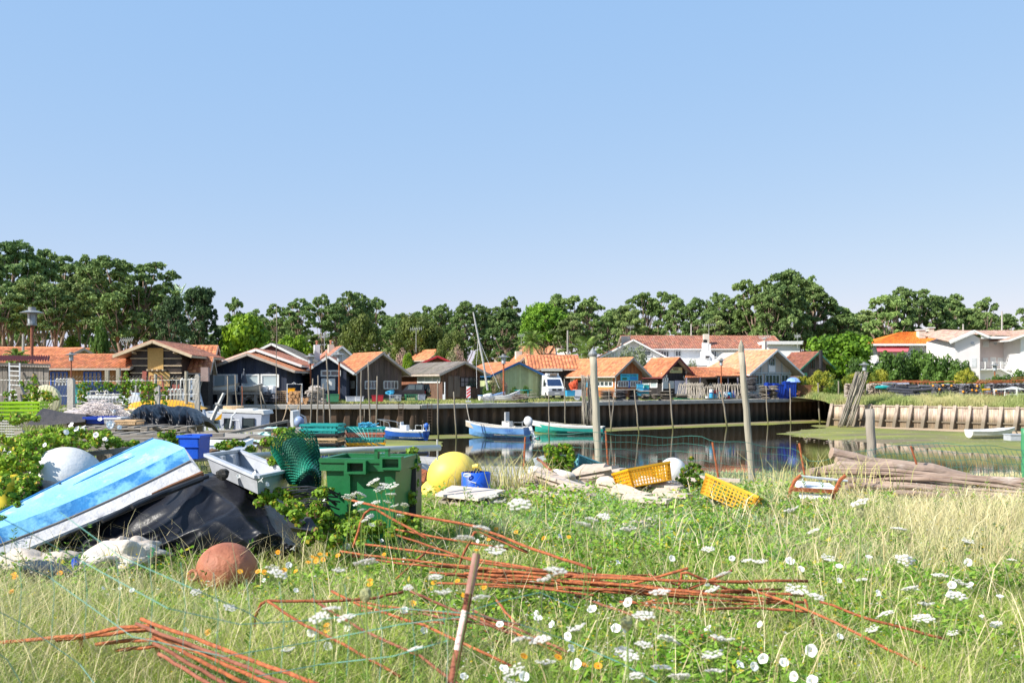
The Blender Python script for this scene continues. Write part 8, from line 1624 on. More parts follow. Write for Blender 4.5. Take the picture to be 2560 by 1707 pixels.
# rusty frame machine
fm = thing('rusty_grader', 'rusty framed oyster grader with white comb plate before the logs', 'machine', (X(2050, 12.6), 12.6, GZ)); D = 12.6
m = MB()
for dx in (0, 112): m.tube([P(1968+dx, 1262, D), P(1976+dx, 1225, D), P(1988+dx, 1200, D), P(2002+dx, 1188, D)], .024, 6)
m.bar(P(1976, 1222, D - .05), P(2086, 1228, D - .05), .03, .05); m.bar(P(2070, 1262, D), P(2100, 1212, D), .05, .02); m.build('rusty_frame', rustM, fm, world=1)
m = MB(); m.tube([P(2002, 1190, D), P(2118, 1202, D+.2)], .015, 6); m.tube([P(2004, 1190, D), P(2010, 1222, D)], .012, 6); m.build('pale_rail', whiteC, fm, world=1)
m = MB(); m.prism([P(2008, 1211, D+.1), P(2090, 1218, D+.1), P(2088, 1228, D), P(1998, 1222, D)], (0, .25, .03)); m.build('white_plate', whiteC, fm, world=1)
m = MB(); m.bar(P(1998, 1234, D - .02), P(2080, 1240, D - .02), .02, .03)
for i in range(22): a = lerp(1999, 2078, i/21); m.bar(P(a, 1234+i*.28, D - .03), P(a - 1, 1246+i*.2, D - .05), .010)
m.build('comb', whiteC, fm, world=1)
# black object and shells
bo = thing('black_coil', 'black ribbed plastic cap lying in the flowers at right', 'plastic cap', (X(2000, 9.6), 9.6, GZ)); Mx = MT(P(1992, 1384, 9.6)) @ MR(1.15, 4, 'Y') @ MR(.4, 4, 'X'); m = MB(); m.lathe([(.09, -.02), (.095, .03), (.08, .035), (.09, .05), (.075, .06), (.088, .08), (.07, .09), (.08, .11), (.05, .14)], 20, Mx); m.build('ribbed_cap', blackP, bo, world=1); m = MB(); m.lathe([(.085, -.03), (.10, -.02)], 20, Mx); m.build('cap_face', mat('dull dark plastic', (.05, .055, .07), (.04, .045, .06), rough=.5), bo, world=1)
m = MB()
for i in range(80): q = P(1600+random.gauss(0, 26), 1318+random.gauss(0, 9), 10.9+ru(-.2, .2)); m.ball((q.x, q.y, max(GZ+.02, q.z)), (ru(.02, .06), ru(.02, .05), ru(.01, .03)), 6, 4, nz=.9, sd=i, t=(ru(.7, 1.1),)*3)
m.solo('shell_heap', mat('oyster shells', (.64, .56, .46), (.50, .43, .36), rough=.8, scale=12), 'small heap of pale oyster shells in the grass at centre', 'shells')
for px, py, lab in ((1445, 1362, 'left of two black plastic scraps below the shell heap'), (1580, 1342, 'right of two black plastic scraps below the shell heap')): m = MB(); m.ball(tuple(P(px, py, 10.2)), (.1, .05, .035), 10, 6, nz=.9); m.solo('plastic_scrap', blackP, lab, 'scrap')
# --- rusty rods and frames
random.seed(77); RNG = np.random.default_rng(77)
def GD(py, h=0.0): return (EYE - GZ - h)*F/(py - HY)
def rod(pts, r=.011, seg=4):
    """pts (px, py, height above ground)"""
    W_ = [P(a, b, GD(b, h+.05*(h > .08))) for a, b, h in pts]; out = []
    for i in range(len(W_) - 1):
        for t in range(seg): out.append(W_[i].lerp(W_[i+1], t/seg)+V3((ru(-.004, .004), 0, ru(-.004, .004))))
    out.append(W_[-1]); return out
FR = [  # (label, [rods])
 ('uppermost rusty rod frame with its end pointing left before the green bin', [[(862, 1245, .62), (1000, 1280, .55), (1190, 1315, .50), (1330, 1370, .42), (1480, 1422, .34)], [(882, 1368, .25), (908, 1290, .5), (925, 1272, .56), (945, 1275, .55), (1065, 1345, .36)], [(1137, 1435, .15), (1185, 1330, .45), (1200, 1330, .45), (1320, 1380, .36)]], .013),
 ('rusty rod frame just below the uppermost one', [[(948, 1322, .34), (1075, 1365, .30), (1190, 1403, .28), (1400, 1432, .26), (1620, 1450, .28)], [(975, 1320, .36), (1120, 1348, .34), (1270, 1372, .32)], [(1075, 1372, .30), (985, 1450, .12), (932, 1488, .02)]], .011),
 ('long rusty frame whose rods bunch at the centre', [[(852, 1378, .25), (980, 1396, .25), (1170, 1416, .26), (1400, 1440, .28), (1700, 1452, .34), (2020, 1452, .34)], [(912, 1360, .30), (1080, 1382, .28), (1260, 1408, .26), (1500, 1448, .26)], [(880, 1388, .22), (1000, 1408, .22), (1180, 1420, .24), (1420, 1452, .26)]], .011),
 ('rusty rod bundle crossing the centre of the meadow', [[(1160, 1432, .22), (1330, 1442, .25), (1600, 1466, .28), (1830, 1490, .28)], [(1230, 1445, .2), (1440, 1470, .22), (1700, 1482, .25), (1960, 1500, .25)], [(1180, 1426, .22), (1420, 1455, .25), (1570, 1462, .26), (1720, 1420, .40)], [(1250, 1460, .15), (1500, 1478, .2), (1800, 1500, .22), (2015, 1505, .22)], [(1150, 1440, .2), (1300, 1455, .22), (1520, 1462, .24), (1740, 1476, .26)]], .011),
 ('rusty frame with a hooked leg right of centre', [[(1692, 1555, .0), (1697, 1470, .28), (1705, 1432, .38), (1722, 1432, .38), (1860, 1490, .2)], [(1610, 1508, .1), (1700, 1478, .22), (1790, 1445, .33), (1830, 1425, .38)], [(1570, 1462, .26), (1700, 1478, .25), (1850, 1478, .26), (2010, 1488, .25)]], .011),
 ('two long rusty rods running down to the right edge of the pile', [[(1870, 1470, .3), (2010, 1520, .26), (2180, 1600, .18), (2335, 1680, .08)], [(2050, 1502, .28), (2180, 1550, .2), (2370, 1598, .1)], [(1975, 1495, .3), (1988, 1520, .2), (2000, 1595, .0)], [(2012, 1498, .3), (2030, 1540, .2), (2038, 1600, .0)]], .010),
 ('lone rusty rod pair below the centre bundle', [[(1440, 1488, .12), (1580, 1535, .12), (1760, 1590, .12), (1922, 1636, .12)], [(1560, 1500, .15), (1700, 1532, .15)], [(1870, 1650, .05), (1960, 1668, .03), (2040, 1700, .02)]], .012),
 ('rusty frame with bent corner at centre left', [[(632, 1620, .0), (638, 1540, .25), (655, 1506, .36), (672, 1500, .38), (800, 1502, .38), (930, 1495, .38), (1010, 1478, .4)], [(665, 1500, .38), (760, 1560, .3), (860, 1610, .25), (1000, 1690, .15)], [(780, 1498, .38), (900, 1570, .28), (1050, 1640, .2), (1160, 1720, .1)], [(830, 1478, .36), (900, 1512, .32), (1060, 1562, .28), (1280, 1665, .15)]], .010),
 ('tangled low rusty rods left of the stake', [[(890, 1502, .2), (1010, 1522, .2), (1180, 1540, .2), (1300, 1560, .2)], [(905, 1525, .15), (1060, 1535, .15), (1240, 1565, .15), (1330, 1605, .1)], [(950, 1550, .1), (1100, 1556, .1), (1220, 1580, .1)], [(1010, 1470, .38), (1110, 1512, .3), (1240, 1570, .2), (1300, 1590, .15)], [(1180, 1590, .1), (1330, 1618, .08), (1440, 1640, .05)]], .010),
 ('rusty rods to the right of the tall rusty stake', [[(1180, 1525, .25), (1290, 1570, .2), (1420, 1630, .12)], [(1200, 1545, .2), (1330, 1600, .15), (1500, 1680, .05)], [(1240, 1500, .2), (1290, 1560, .1)]], .010),
 ('nested rusty frames at the lower left edge of the picture', [[(355, 1548, .42), (480, 1592, .42), (640, 1652, .4), (800, 1712, .38)], [(340, 1560, .40), (470, 1608, .40), (620, 1668, .38), (740, 1720, .36)], [(370, 1572, .38), (500, 1632, .36), (640, 1692, .34), (700, 1720, .33)], [(385, 1590, .34), (500, 1650, .32), (620, 1710, .3)], [(385, 1608, .30), (480, 1660, .28), (580, 1720, .25)], [(395, 1632, .25), (480, 1682, .22), (540, 1720, .2)]], .012),
 ('left arms of the nested rusty frames reaching the left edge', [[(380, 1562, .40), (300, 1570, .36), (200, 1588, .3), (0, 1605, .22)], [(382, 1575, .36), (310, 1578, .33), (210, 1592, .28), (140, 1600, .25)], [(390, 1598, .32), (330, 1600, .28), (240, 1610, .22)], [(395, 1612, .28), (350, 1618, .24), (290, 1625, .2)], [(380, 1562, .4), (392, 1620, .25), (420, 1690, .0)], [(200, 1588, .3), (210, 1660, .0)]], .012),
]
for lab, rods, r_ in FR:
    c = P(rods[0][0][0], rods[0][0][1], GD(rods[0][0][1], rods[0][0][2])); t = thing('rusty_trestle', lab, 'steel frame', (c.x, c.y, GZ), group='rusty oyster table frames')
    for q in rods:
        m = MB(); k = ru(.85, 1.15); m.tube(rod(q), r_*.85, 6, t=(k, k, k)); m.build('rod', rustD if random.random() < .18 else rustM, t, world=1, smooth=1)
for i in range(17):
    t = ru(0, 1); a = lerp(1180, 1900, t) ; b = 1434+(a - 1180)*.08+ru(-26, 36); L_ = ru(100, 430); h_ = ru(.14, .30); m = MB(); m.tube(rod([(a - L_/2, b - L_*.04+ru(-20, 16), h_+ru(-.05, .12)), (a, b+ru(-3, 3), h_), (a+L_/2, b+L_*.03+ru(-18, 18), h_+ru(-.06, .06))]), .008, 6, t=(ru(.8, 1.2),)*3)
    m.solo('rusty_rod', rustM, 'rusty rod in the bunched heap across the meadow, '+ORD[i]+' of the loose rods', 'rod', 'loose rusty rods of the heap', smooth=1)
# near rusty stake with wire, leaning
D0 = 3.3; sp = thing('leaning_stake', 'thick rusty tube stake leaning right close to the camera', 'stake', tuple(P(1120, 1800, D0*.95)[:2])+(GZ,))
m = MB(); a, b = P(1192, 1385, D0), P(1118, 1760, D0*.96); b2 = a+(b - a)*((a.z - GZ)/(a.z - b.z)); m.tube([a.lerp(b2, t/10) for t in range(11)], [.0125+.001*(t % 2) for t in range(11)], 14); m.build('tube', rustD, sp, world=1, smooth=1)
m = MB(); m.tube([a+V3((0, 0, .002)), a - (a - b2).normalized()*.13], .0135, 14); m.tube([a.lerp(b2, .16)+V3((-.002, -.004, 0)), a.lerp(b2, .27)+V3((-.002, -.004, 0))], .0115, 10, t=(2.6, 3.2, 3.6)); m.build('paint_remains', mat('chipped paint', (.30, .13, .10), (.40, .26, .22), rough=.8, scale=20), sp, world=1)
nf = thing('near_wire_fence', 'slack green wire fence close to the camera, out of focus', 'fence', tuple(P(600, 1500, 3.2)[:2])+(GZ,)); m = MB()
gw2 = mat('pale green wire', (.16, .38, .32), (.12, .32, .27), rough=.5)
k0 = a.lerp(b2, .42)
for pts in ([(-60, 1260), (200, 1400), (420, 1520), (600, 1560), (800, 1548), (1000, 1520), (1165, 1532)], [(-60, 1360), (120, 1440), (330, 1590), (560, 1640), (800, 1600), (1000, 1560), (1165, 1540)], [(150, 1280), (300, 1390), (480, 1470), (620, 1530), (660, 1560)], [(-60, 1500), (60, 1560), (200, 1660), (260, 1740)], [(-60, 1590), (20, 1650), (60, 1720)], [(640, 1690), (800, 1660), (980, 1640), (1120, 1600)], [(1165, 1530), (1300, 1560), (1420, 1600), (1560, 1660), (1700, 1740)], [(1175, 1525), (1260, 1500), (1350, 1480), (1440, 1520)]):
    m.tube([P(x_, y_, 3.25+.15*sin(x_*.01)) for x_, y_ in pts], .0015, 5, cap=False)
for i in range(15):
    x_ = -40+i*82; y0_ = 1330+14*sin(i)+i*13; m.tube([P(x_, y0_, 3.25), P(x_+12, y0_+110, 3.2), P(x_+4, y0_+230, 3.15)], .0009, 4, cap=False)
m.build('wire_mesh', gw2, nf, world=1, kind='stuff')
m = MB(); m.tube([k0+V3((.015*cos(t*.8), .015*sin(t*.8), .004*t - .02)) for t in range(24)], .0022, 5); m.build('wire_knot', gw2, nf, world=1)

# --- grass, weeds and flowers of the meadow
def junk(px, py):
    return ((px < 765) & (py > 1150) & (py < 1385)) | ((px < 1045) & (py < 1200)) | ((px < 800) & (py < 1250))
def scatter(n, D0, D1, p=1.0, px0=-300, px1=3000):
    u = RNG.random(n); D = D0*(D1/D0) ** (u ** p); px = RNG.uniform(px0, px1, n); x = (px - 1280)*D/F; y = D; z = near_z(x, y); py = HY+(EYE - z)*F/D
    return x, y, z, px, py
def straw_w(px, py):        # dry grass towards the right and upper right
    s = np.clip((px - 1750)/650, 0, 1)*np.clip((1540 - py)/200, 0, 1)+.25*np.clip((700 - px)/600, 0, 1)*(py > 1480)
    return np.clip(s, 0, 1)
n = 420000; x, y, z, px, py = scatter(n, 3.9, 21)
keep = ~junk(px, py) & (sdpoly(x, y, NEARP) > -1.2); x, y, z, px, py = [a[keep] for a in (x, y, z, px, py)]; n = len(x)
st = straw_w(px, py); pt = fbm(x, y, 1.1, 21); p2 = fbm(x, y, .45, 40); r = RNG.random(n)
isst = r < (.24+.42*st+.25*(pt > .55)); bl = (~isst) & (p2 > .5) & (px > 1150) & (py < 1440)
h = (.07+.20*RNG.random(n) ** 1.7)*(.35+1.3*pt); h = np.where(isst, h*(1.15+.9*st), h); h = np.where(y < 6.5, h*np.where(px < 1000, 1.7, 1.15), h); h = np.where(y < 5.2, np.minimum(h, .42), h)
h = h*np.where(y < 11, 1.0, np.interp(y, [11, 13.5, 16, 19], [1.0, .75, .45, .35])); h = h*np.where((px > 1980) & (y > 11.8), .6, 1)
C = pal(n, (.16, .29, .03), (.56, .62, .13), np.clip(fbm(x, y, 2.2, 3)*1.7 - .35+(RNG.random(n) - .5)*.5, 0, 1)); C[bl] = pal(int(bl.sum()), (.24, .44, .20), (.46, .60, .34)); C[isst] = pal(int(isst.sum()), (.84, .72, .46), (.66, .60, .30))
V, FI, CC = blades(x, y, z - .01, h, np.where(isst, .0032, .0048)*(y/5.5) ** .75, .45+.4*RNG.random(n), C)
mass('meadow_grass', V, FI, grassM, CC, kind='stuff')
# far-left yard grass (thinner) beyond the clutter
n = 26000; y = RNG.uniform(14, 90, n); x = -RNG.random(n)*y*.55 - 3; z = near_z(x, y); k = (sdpoly(x, y, NEARP) > -.8); x, y, z = x[k], y[k], z[k]; n = len(x)
V, FI, CC = blades(x, y, z, .12+.35*RNG.random(n) ** 2, .008+y*.0006, .5+0*x, pal(n, (.40, .40, .14), (.18, .30, .05)))
mass('yard_grass', V, FI, grassM, CC, kind='stuff')
# broad low leaves (bindweed, marigold) between the grass
n = 150000; x, y, z, px, py = scatter(n, 4.2, 14); w_ = fbm(x, y, .9, 61); k = ~junk(px, py) & (w_+.12*((px > 820) & (px < 2100)) > .43) & (straw_w(px, py) < .75); x, y, z = x[k], y[k], z[k]; n = len(x)
hh = .02+.21*RNG.random(n) ** 1.3*(.15+1.1*fbm(x, y, 1.6, 8)); az = RNG.random(n)*6.283; el = RNG.uniform(-.2, .9, n); s = (.016+.018*RNG.random(n))*(y/6.5) ** .4
a = np.stack([np.cos(az)*np.cos(el), np.sin(az)*np.cos(el), np.sin(el)], -1); b = np.cross(a, np.stack([np.zeros(n), RNG.normal(size=n)*.4, np.ones(n)], -1)); b /= np.linalg.norm(b, axis=1)[:, None]+1e-9
p = np.stack([x, y, z+hh], -1); V = np.stack([p - a*s[:, None]*.9, p+b*s[:, None]*.55 - a*s[:, None]*.2, p+a*s[:, None]*1.1, p - b*s[:, None]*.55 - a*s[:, None]*.2], 1).reshape(-1, 3)
C = pal(n, (.14, .34, .02), (.40, .56, .08)); rr = RNG.random(n); C[rr < .04] = (.6, .5, .05)
mass('ground_leaves', V, np.arange(4*n).reshape(n, 4), leafM, C, kind='stuff')
# clumps of darker tall weeds: narrow leaves up thin stems
n = 660; x, y, z, px, py = scatter(n, 4.6, 13.5, .8); k = ~junk(px, py) & (fbm(x, y, .8, 33) > .47); x, y, z = x[k], y[k], z[k]; n = len(x); hh = .16+.26*RNG.random(n)
V, FI, CC = blades(x, y, z, hh, .006+0*x, .25+.2*RNG.random(n), pal(n, (.20, .30, .06), (.34, .40, .12))); mass('weed_stems', V, FI, grassM, CC, kind='stuff')
q = 34; xx, yy, zz, h2 = [np.repeat(a, q) for a in (x, y, z, hh)]; n = len(xx); t = RNG.random(n); az = RNG.random(n)*6.283; el = RNG.uniform(.1, 1.1, n); s = (.022+.022*RNG.random(n))*(1.15 - .7*t)
a = np.stack([np.cos(az)*np.cos(el), np.sin(az)*np.cos(el), np.sin(el)], -1); b = np.cross(a, RNG.normal(size=(n, 3))); b /= np.linalg.norm(b, axis=1)[:, None]+1e-9; p = np.stack([xx, yy, zz+h2*t], -1)
V = np.stack([p, p+a*s[:, None]+b*s[:, None]*.26, p+a*s[:, None]*2.1, p+a*s[:, None] - b*s[:, None]*.26], 1).reshape(-1, 3); C = np.repeat(pal(len(x), (.08, .22, .02), (.26, .42, .06)), q, axis=0); C = C*(.8+.4*RNG.random(n))[:, None]; C[RNG.random(n) < .05] = (.6, .5, .1)
mass('weed_leaves', V, np.arange(4*n).reshape(n, 4), leafM, C, kind='stuff')
# tall dry stalks
n = 15000; x, y, z, px, py = scatter(n, 4.6, 16.5); k = ~junk(px, py) & (RNG.random(n) < (.24+.8*straw_w(px, py)+.35*((px > 1100) & (px < 1300) & (py < 1230)))); x, y, z = x[k], y[k], z[k]; n = len(x)
V, FI, CC = blades(x, y, z, (.28+.36*RNG.random(n))*np.interp(y, [0, 10.5, 13, 17], [1, 1, .5, .3]), .0055*(y/6) ** .8*(.6+.9*RNG.random(n)), .2+.8*RNG.random(n), pal(n, (.90, .76, .52), (.60, .46, .26)))
mass('dry_stalks', V, FI, grassM, CC, kind='stuff')
for k, (px, py, D, n_, lab) in enumerate(((1240, 1175, 14.6, 260, 'tuft of tall dry reed-like grass in front of the water right of the yellow buoy'), (2090, 1210, 14.3, 120, 'tall dry weeds rising left of the logs'))):
    x = X(px, D)+RNG.normal(size=n_)*(.45 if k == 0 else .55); y = D+RNG.normal(size=n_)*.35; V, FI, CC = blades(x, y, near_z(x, y), .45+.30*RNG.random(n_), .012+0*x, .3+.3*RNG.random(n_), pal(n_, (.78, .62, .34), (.50, .50, .18))); mass('dry_grass', V, FI, grassM, CC, kind='stuff')
# yellow specks and tiny white flowers
n = 6400; x, y, z, px, py = scatter(n, 5, 14); k = ~junk(px, py) & (fbm(x, y, 1.3, 90) > .45); x, y, z = x[k], y[k], z[k]; n = len(x); s = (.006+.005*RNG.random(n))*(y/7) ** .3; p = np.stack([x, y, z+.12+.16*RNG.random(n)], -1)
V = np.stack([p+np.stack([s*dx, 0*s, s*dz], -1) for dx, dz in ((-1, 0), (0, -.5), (1, 0), (0, .6))], 1).reshape(-1, 3); C = np.where(RNG.random(n)[:, None] < .45, np.array([[.85, .62, .02]]), np.array([[.8, .78, .72]])); mass('tiny_flowers', V, np.arange(4*n).reshape(n, 4), leafM, C, kind='stuff')
# ---- flowers: prototypes copied one by one
stemM = mat('flower stem', (.16, .26, .05), (.24, .32, .09), rough=.6)
def umbel_proto(seed, full=1.0):
    random.seed(seed); m = MB()
    for i in range(19):
        r_ = sqrt((i+.4)/19); a = i*2.4; cx, cy, cz = r_*cos(a)*.041, r_*sin(a)*.041, .012*(1 - r_*r_)*full+ru(-.003, .003)
        for q in range(7): b = q*.9; k = ru(.85, 1.08); d = .0050*(q > 0); m.ball((cx+d*cos(b), cy+d*sin(b), cz+ru(-.001, .002)), (.0040, .0040, .0026), 4, 3, t=(k, k*.98, k*.95))
    o = m.build('flower_head', petalM, None); me = o.data; bpy.data.objects.remove(o)
    m = MB()
    for i in range(14): a = i*.45; m.bar((0, 0, -.035), (.036*cos(a), .036*sin(a), -.002), .0016)
    o = m.build('rays', stemM, None); m2 = o.data; bpy.data.objects.remove(o); return me, m2
UM = [umbel_proto(1), umbel_proto(2, .3), umbel_proto(3, -1.2)]
m = MB(); m.tube([(0, 0, 0), (.02, .01, .35), (0, 0, .7), (0, 0, 1.0)], [.0026, .0022, .0018, .0014], 4); _o = m.build('stem', stemM, None); STEM = _o.data; bpy.data.objects.remove(_o)
UPX = [(1300, 1262, 58, 3.2), (1228, 1238, 34, 3.4), (1250, 1250, 30, 3.3), (1205, 1322, 44, 3.0), (1160, 1345, 48, 3.0), (1240, 1372, 46, 3.1), (695, 1435, 48, 3.4), (915, 1405, 58, 3.2), (848, 1422, 32, 3.4), (1090, 1443, 36, 3.2), (1390, 1425, 56, 2.8), (1365, 1440, 48, 2.9), (1202, 1495, 44, 2.9), (1020, 1468, 24, 3.5),
       (1110, 1475, 44, 3.0), (1650, 1482, 52, 3.0), (1808, 1435, 42, 3.3), (1992, 1470, 56, 3.6), (2040, 1492, 40, 3.5), (2148, 1256, 44, 4.2), (1978, 1270, 36, 4.2), (2035, 1328, 32, 4.4), (2248, 1322, 38, 4.6), (2070, 1392, 34, 4.6), (2262, 1400, 46, 4.4), (2352, 1438, 40, 4.6), (2405, 1452, 44, 4.4), (2390, 1490, 46, 4.3),
       (2275, 1470, 40, 4.5), (2315, 1505, 36, 4.5), (2215, 1535, 40, 4.4), (2310, 1545, 50, 4.1), (2180, 1570, 32, 4.6), (2155, 1450, 30, 5.0), (1610, 1538, 52, 3.3), (1440, 1565, 46, 3.1), (1305, 1600, 52, 2.9), (1350, 1598, 52, 2.9), (1365, 1650, 50, 3.2), (1670, 1600, 56, 3.0), (1610, 1610, 44, 3.2), (1805, 1590, 54, 3.2), (1560, 1630, 48, 3.3),
       (1575, 1640, 46, 3.1), (1780, 1632, 52, 3.1), (1655, 1670, 50, 3.1), (1700, 1690, 52, 2.9), (1285, 1672, 50, 3.0), (1590, 1690, 44, 3.0), (1785, 1676, 46, 3.1), (1280, 1700, 46, 2.9), (490, 1480, 26, 4.6), (575, 1518, 34, 4.2), (680, 1415, 34, 4.0), (800, 1545, 54, 3.0), (1040, 1620, 40, 3.2), (720, 1620, 34, 3.2), (865, 1545, 44, 2.9), (830, 1520, 44, 3.0), (2420, 1350, 30, 5.4), (2530, 1400, 22, 5.6), (2600, 1560, 30, 4.6), (2380, 1580, 28, 5), (2490, 1560, 30, 4.8), (1770, 1372, 32, 3.9), (1900, 1400, 34, 3.9), (1870, 1402, 30, 4), (1460, 1310, 40, 3.4), (1570, 1318, 40, 3.6), (1480, 1300, 34, 3.6), (1510, 1290, 30, 3.8), (1780, 1470, 36, 3.6)]
def umbel(px, py, wpx, D, i, lab=None, tn=(1, 1, 1)):
    c = P(px, py, D); r = thing('wild_carrot', lab or 'white wild carrot flower head on a thin stem out of focus before the meadow', 'flower', (c.x+ru(-.28, .28), c.y+ru(-.05, .3), GZ), 0, 'wild carrot flowers'); s = wpx*D/F/.080
    a, b = UM[i % 3]; tl_ = (ru(-.25, .45), ru(-.4, .4), ru(0, 6))
    for nm, me in (('flower_head', a), ('rays', b)):
        o = bpy.data.objects.new(nm, me); COL.objects.link(o); o.parent = r; o.location = c - r.location; o.rotation_euler = tl_; o.scale = (s, s, s)
    o = bpy.data.objects.new('stem', STEM); COL.objects.link(o); o.parent = r; d = c - r.location; o.scale = (1, 1, max(.05, d.length - .03*s)); o.rotation_euler = d.to_track_quat('Z', 'Y').to_euler()
    return r
for i, (a, b, w_, D) in enumerate(UPX): umbel(a, b, w_, D, i)
for i, (a, b, w_) in enumerate(((935, 1205, 36), (960, 1210, 24), (978, 1212, 36), (950, 1222, 30), (978, 1235, 26), (880, 1232, 32), (902, 1236, 28), (940, 1255, 22), (968, 1252, 20), (1012, 1262, 20), (895, 1258, 26), (872, 1240, 34), (905, 1275, 20), (925, 1290, 22), (985, 1262, 22), (1000, 1290, 22), (912, 1300, 20), (930, 1310, 18))):
    umbel(a, b, w_, 5.4+ru(-.3, .3), i, 'faded pinkish wild carrot head of the cluster before the green bin')
    COL.objects[-1].parent['group'] = 'faded wild carrots before the green bin'
def trumpet(seed):
    m = MB(); n = 18
    R = [(.003, -.035), (.006, -.018), (.012, -.004), (.024, .006), (.033, .005)]; vs = []
    for r_, z in R:
        for k in range(n): a = 2*PI*k/n; w = 1+.05*cos(5*a)*(r_ > .02); vs.append((r_*w*cos(a), r_*w*sin(a), z+.003*sin(5*a+seed)*(r_ > .02)))
    fs = [(i*n+k, i*n+(k+1) % n, (i+1)*n+(k+1) % n, (i+1)*n+k) for i in range(4) for k in range(n)]; m.add(vs, fs); m.ball((0, 0, -.006), (.003, .003, .004), 5, 3, t=(1, .85, .4)); o = m.build('corolla', petalM, None, smooth=1); me = o.data; bpy.data.objects.remove(o); return me
TRM = trumpet(1)
BPX = [(178, 1062, 17), (192, 1072, 17), (208, 1068, 18), (165, 1080, 16), (240, 1087, 16), (275, 1062, 22), (298, 1068, 16), (262, 1097, 14), (112, 1112, 14), (10, 1125, 14), (22, 1132, 16), (30, 1222, 12), (250, 1048, 14), (265, 1100, 12), (705, 1265, 15), (722, 1272, 15), (730, 1262, 13), (810, 1250, 12), (636, 1183, 16), (652, 1200, 18), (668, 1210, 16), (596, 1190, 12), (732, 1370, 18), (722, 1412, 18), (818, 1345, 18), (868, 1365, 20), (925, 1312, 18), (952, 1352, 16), (1010, 1398, 14), (1012, 1525, 26), (780, 1580, 28), (820, 1615, 30), (868, 1568, 24),
       (1205, 1338, 16), (1195, 1352, 14), (1400, 1340, 16), (1345, 1545, 30), (1540, 1570, 34), (1560, 1568, 30), (1570, 1505, 30), (1480, 1522, 30), (2028, 1625, 40), (1985, 1690, 34), (2030, 1700, 34), (1908, 1645, 30), (1960, 1655, 32), (1885, 1665, 28), (1850, 1660, 28), (2420, 1405, 22), (2425, 1462, 26), (2380, 1462, 28), (2375, 1485, 28), (2172, 1392, 22), (2098, 1415, 22), (2200, 1485, 22), (2195, 1480, 18), (2098, 1450, 16), (1975, 1402, 26), (2003, 1422, 22), (1342, 1532, 18), (1420, 1590, 26), (1428, 1620, 30), (1440, 1660, 34), (1380, 1560, 24), (1770, 1570, 28), (1765, 1455, 26), (1680, 1395, 20), (1830, 1395, 18), (1545, 1405, 20),
       (660, 1450, 14), (330, 1475, 16), (300, 1470, 12), (258, 1470, 16), (540, 1500, 14), (465, 1575, 20), (440, 1600, 22), (455, 1625, 18), (740, 1475, 16), (1260, 1670, 30), (1310, 1690, 30), (1900, 1560, 22), (2100, 1590, 20), (2290, 1470, 18), (2500, 1490, 20), (2455, 1540, 18), (1330, 1455, 18), (1250, 1560, 24), (1150, 1600, 24), (1160, 1690, 26), (1060, 1575, 22)]
for i, (a, b, w_) in enumerate(BPX):
    D = GD(b, .26 if b > 1300 else .2) if b > 1280 else (10.6 if a < 320 else 8.6 if a < 850 else 9.2); c = P(a, b, D); s = w_*D/F/.076
    lab = 'white bindweed trumpet on the creeper behind the white buoy' if (a < 320 and b < 1240) else ('white bindweed trumpet in the weeds beside the black sheet' if a < 850 and b < 1300 else 'white bindweed trumpet open in the meadow grass')
    r = thing('bindweed_flower', lab, 'flower', (c.x, c.y, c.z - .05*s), 0, 'bindweed flowers '+('on the creeper' if a < 320 and b < 1240 else 'by the black sheet' if a < 850 and b < 1300 else 'in the meadow'))
    o = bpy.data.objects.new('corolla', TRM); COL.objects.link(o); o.parent = r; o.location = (0, 0, .05*s); o.rotation_euler = (ru(.15, 1.35), ru(-.8, .8), ru(-1, 1)); o.scale = (s*ru(.85, 1.1), s*ru(.85, 1.1), s)
m = MB()
for i in range(14): a = i*2*PI/14; d = V3((cos(a), sin(a), .15)); e = V3((-sin(a), cos(a), 0)); m.add([d*.004, d*.014+e*.0045, d*.022, d*.014 - e*.0045], [(0, 1, 2, 3)])
m.ball((0, 0, .001), (.006, .006, .003), 8, 4, t=(.8, .6, .6)); _o = m.build('petals', mat('orange petals', (.85, .33, .01), (.80, .42, .02), rough=.6, trans=.25), None); ORF = _o.data; bpy.data.objects.remove(_o)
OPX = [(695, 1380), (780, 1392), (790, 1402), (808, 1398), (770, 1405), (800, 1385), (845, 1388), (820, 1385), (868, 1358), (893, 1357), (840, 1362), (818, 1372), (880, 1362), (645, 1428), (660, 1430), (600, 1428), (630, 1418), (738, 1428), (150, 1432), (34, 1435), (30, 1478), (38, 1442), (960, 1386), (1085, 1456), (1210, 1467), (1143, 1452), (1160, 1488), (1080, 1352), (1055, 1362), (1222, 1348), (1192, 1375), (1240, 1322), (1422, 1342), (1020, 1472), (1395, 1642), (1460, 1662), (1495, 1664), (1310, 1640), (925, 1450), (925, 1460), (790, 1395), (710, 1425), (520, 1580), (1032, 1508), (815, 1562), (816, 1573), (1360, 1345), (1290, 1330)]
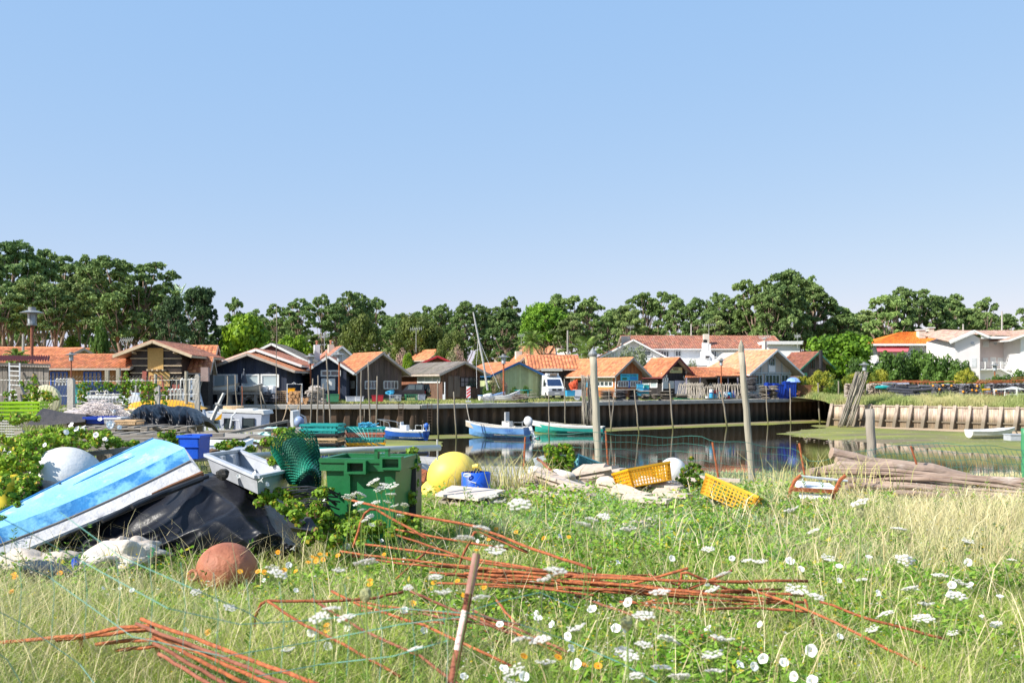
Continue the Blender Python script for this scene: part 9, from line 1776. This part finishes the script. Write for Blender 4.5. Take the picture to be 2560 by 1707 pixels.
for i, (a, b) in enumerate(OPX):
    D = GD(b, .24); c = P(a, b, D); r = thing('marigold', 'small orange marigold flower in the grass among the rusty rods' if a > 700 else 'small orange marigold flower near the sacks and the orange buoy', 'flower', (c.x, c.y, GZ), 0, 'orange marigolds '+('right' if a > 700 else 'left')); o = bpy.data.objects.new('petals', ORF); COL.objects.link(o); o.parent = r; o.location = (0, 0, c.z - GZ); o.rotation_euler = (ru(.2, 1.0), ru(-.4, .4), 0); o.scale = (1.15,)*3
    o = bpy.data.objects.new('stem', STEM); COL.objects.link(o); o.parent = r; o.scale = (.6, .6, c.z - GZ)
for i, (a, b, D) in enumerate(((775+140, 1485, 3.0), (1568, 1310+245, 2.9), (2150, 1280, 4.2))):
    c = P(a, b, D); r = thing('wild_carrot_bud', ('pale green closed wild carrot head left of the tall rusty stake', 'pale green closed wild carrot head below the rod heap', 'brownish seed head under the highest white flower at right')[i], 'flower bud', (c.x, c.y, GZ)); m = MB(); m.ball(c, (.018, .018, .020), 12, 8, nz=.4); m.build('seed_head', mat('bud green', (.50, .50, .26), (.40, .42, .2), rough=.8, scale=60, bump=1), r, world=1); m = MB(); m.tube([(c.x, c.y, GZ), (c.x+.01, c.y, (GZ+c.z)/2), (c.x, c.y, c.z - .015)], .003, 6); m.build('stem', stemM, r, world=1)

# every flower gets its own place in words
def relabel(group, what, split=45):
    L_ = [o for o in COL.objects if o.get('group') == group and o.parent is None]
    def spot(o):
        c = [k for k in o.children if k.name.split('.')[0] in ('flower_head', 'corolla', 'petals')][0]; w = o.location+c.location; return 1280+w.x/w.y*F, HY - (w.z - EYE)/w.y*F
    L_ = sorted(L_, key=lambda o: spot(o)[1]); n = -(-len(L_) // split); k = -(-len(L_) // n)
    for b in range(n):
        band = '' if n == 1 else (' of the farther ones', ' of the nearer ones')[b] if n == 2 else (' of the farther ones', ' of the middle ones', ' of the nearest ones')[b]
        for i, o in enumerate(sorted(L_[b*k:(b+1)*k], key=lambda o: spot(o)[0])): o['label'] = what % (ORD[i]+' from the left'+band)
relabel('wild carrot flowers', 'white wild carrot head, %s before the meadow')
relabel('faded wild carrots before the green bin', 'faded pinkish wild carrot head, %s before the green bin')
relabel('bindweed flowers in the meadow', 'white bindweed trumpet, %s in the meadow grass')
relabel('bindweed flowers on the creeper', 'white bindweed trumpet, %s on the creeper at left')
relabel('bindweed flowers by the black sheet', 'white bindweed trumpet, %s in the weeds beside the black sheet')
relabel('orange marigolds right', 'small orange marigold, %s among the rusty rods')
relabel('orange marigolds left', 'small orange marigold, %s near the sacks and orange buoy')
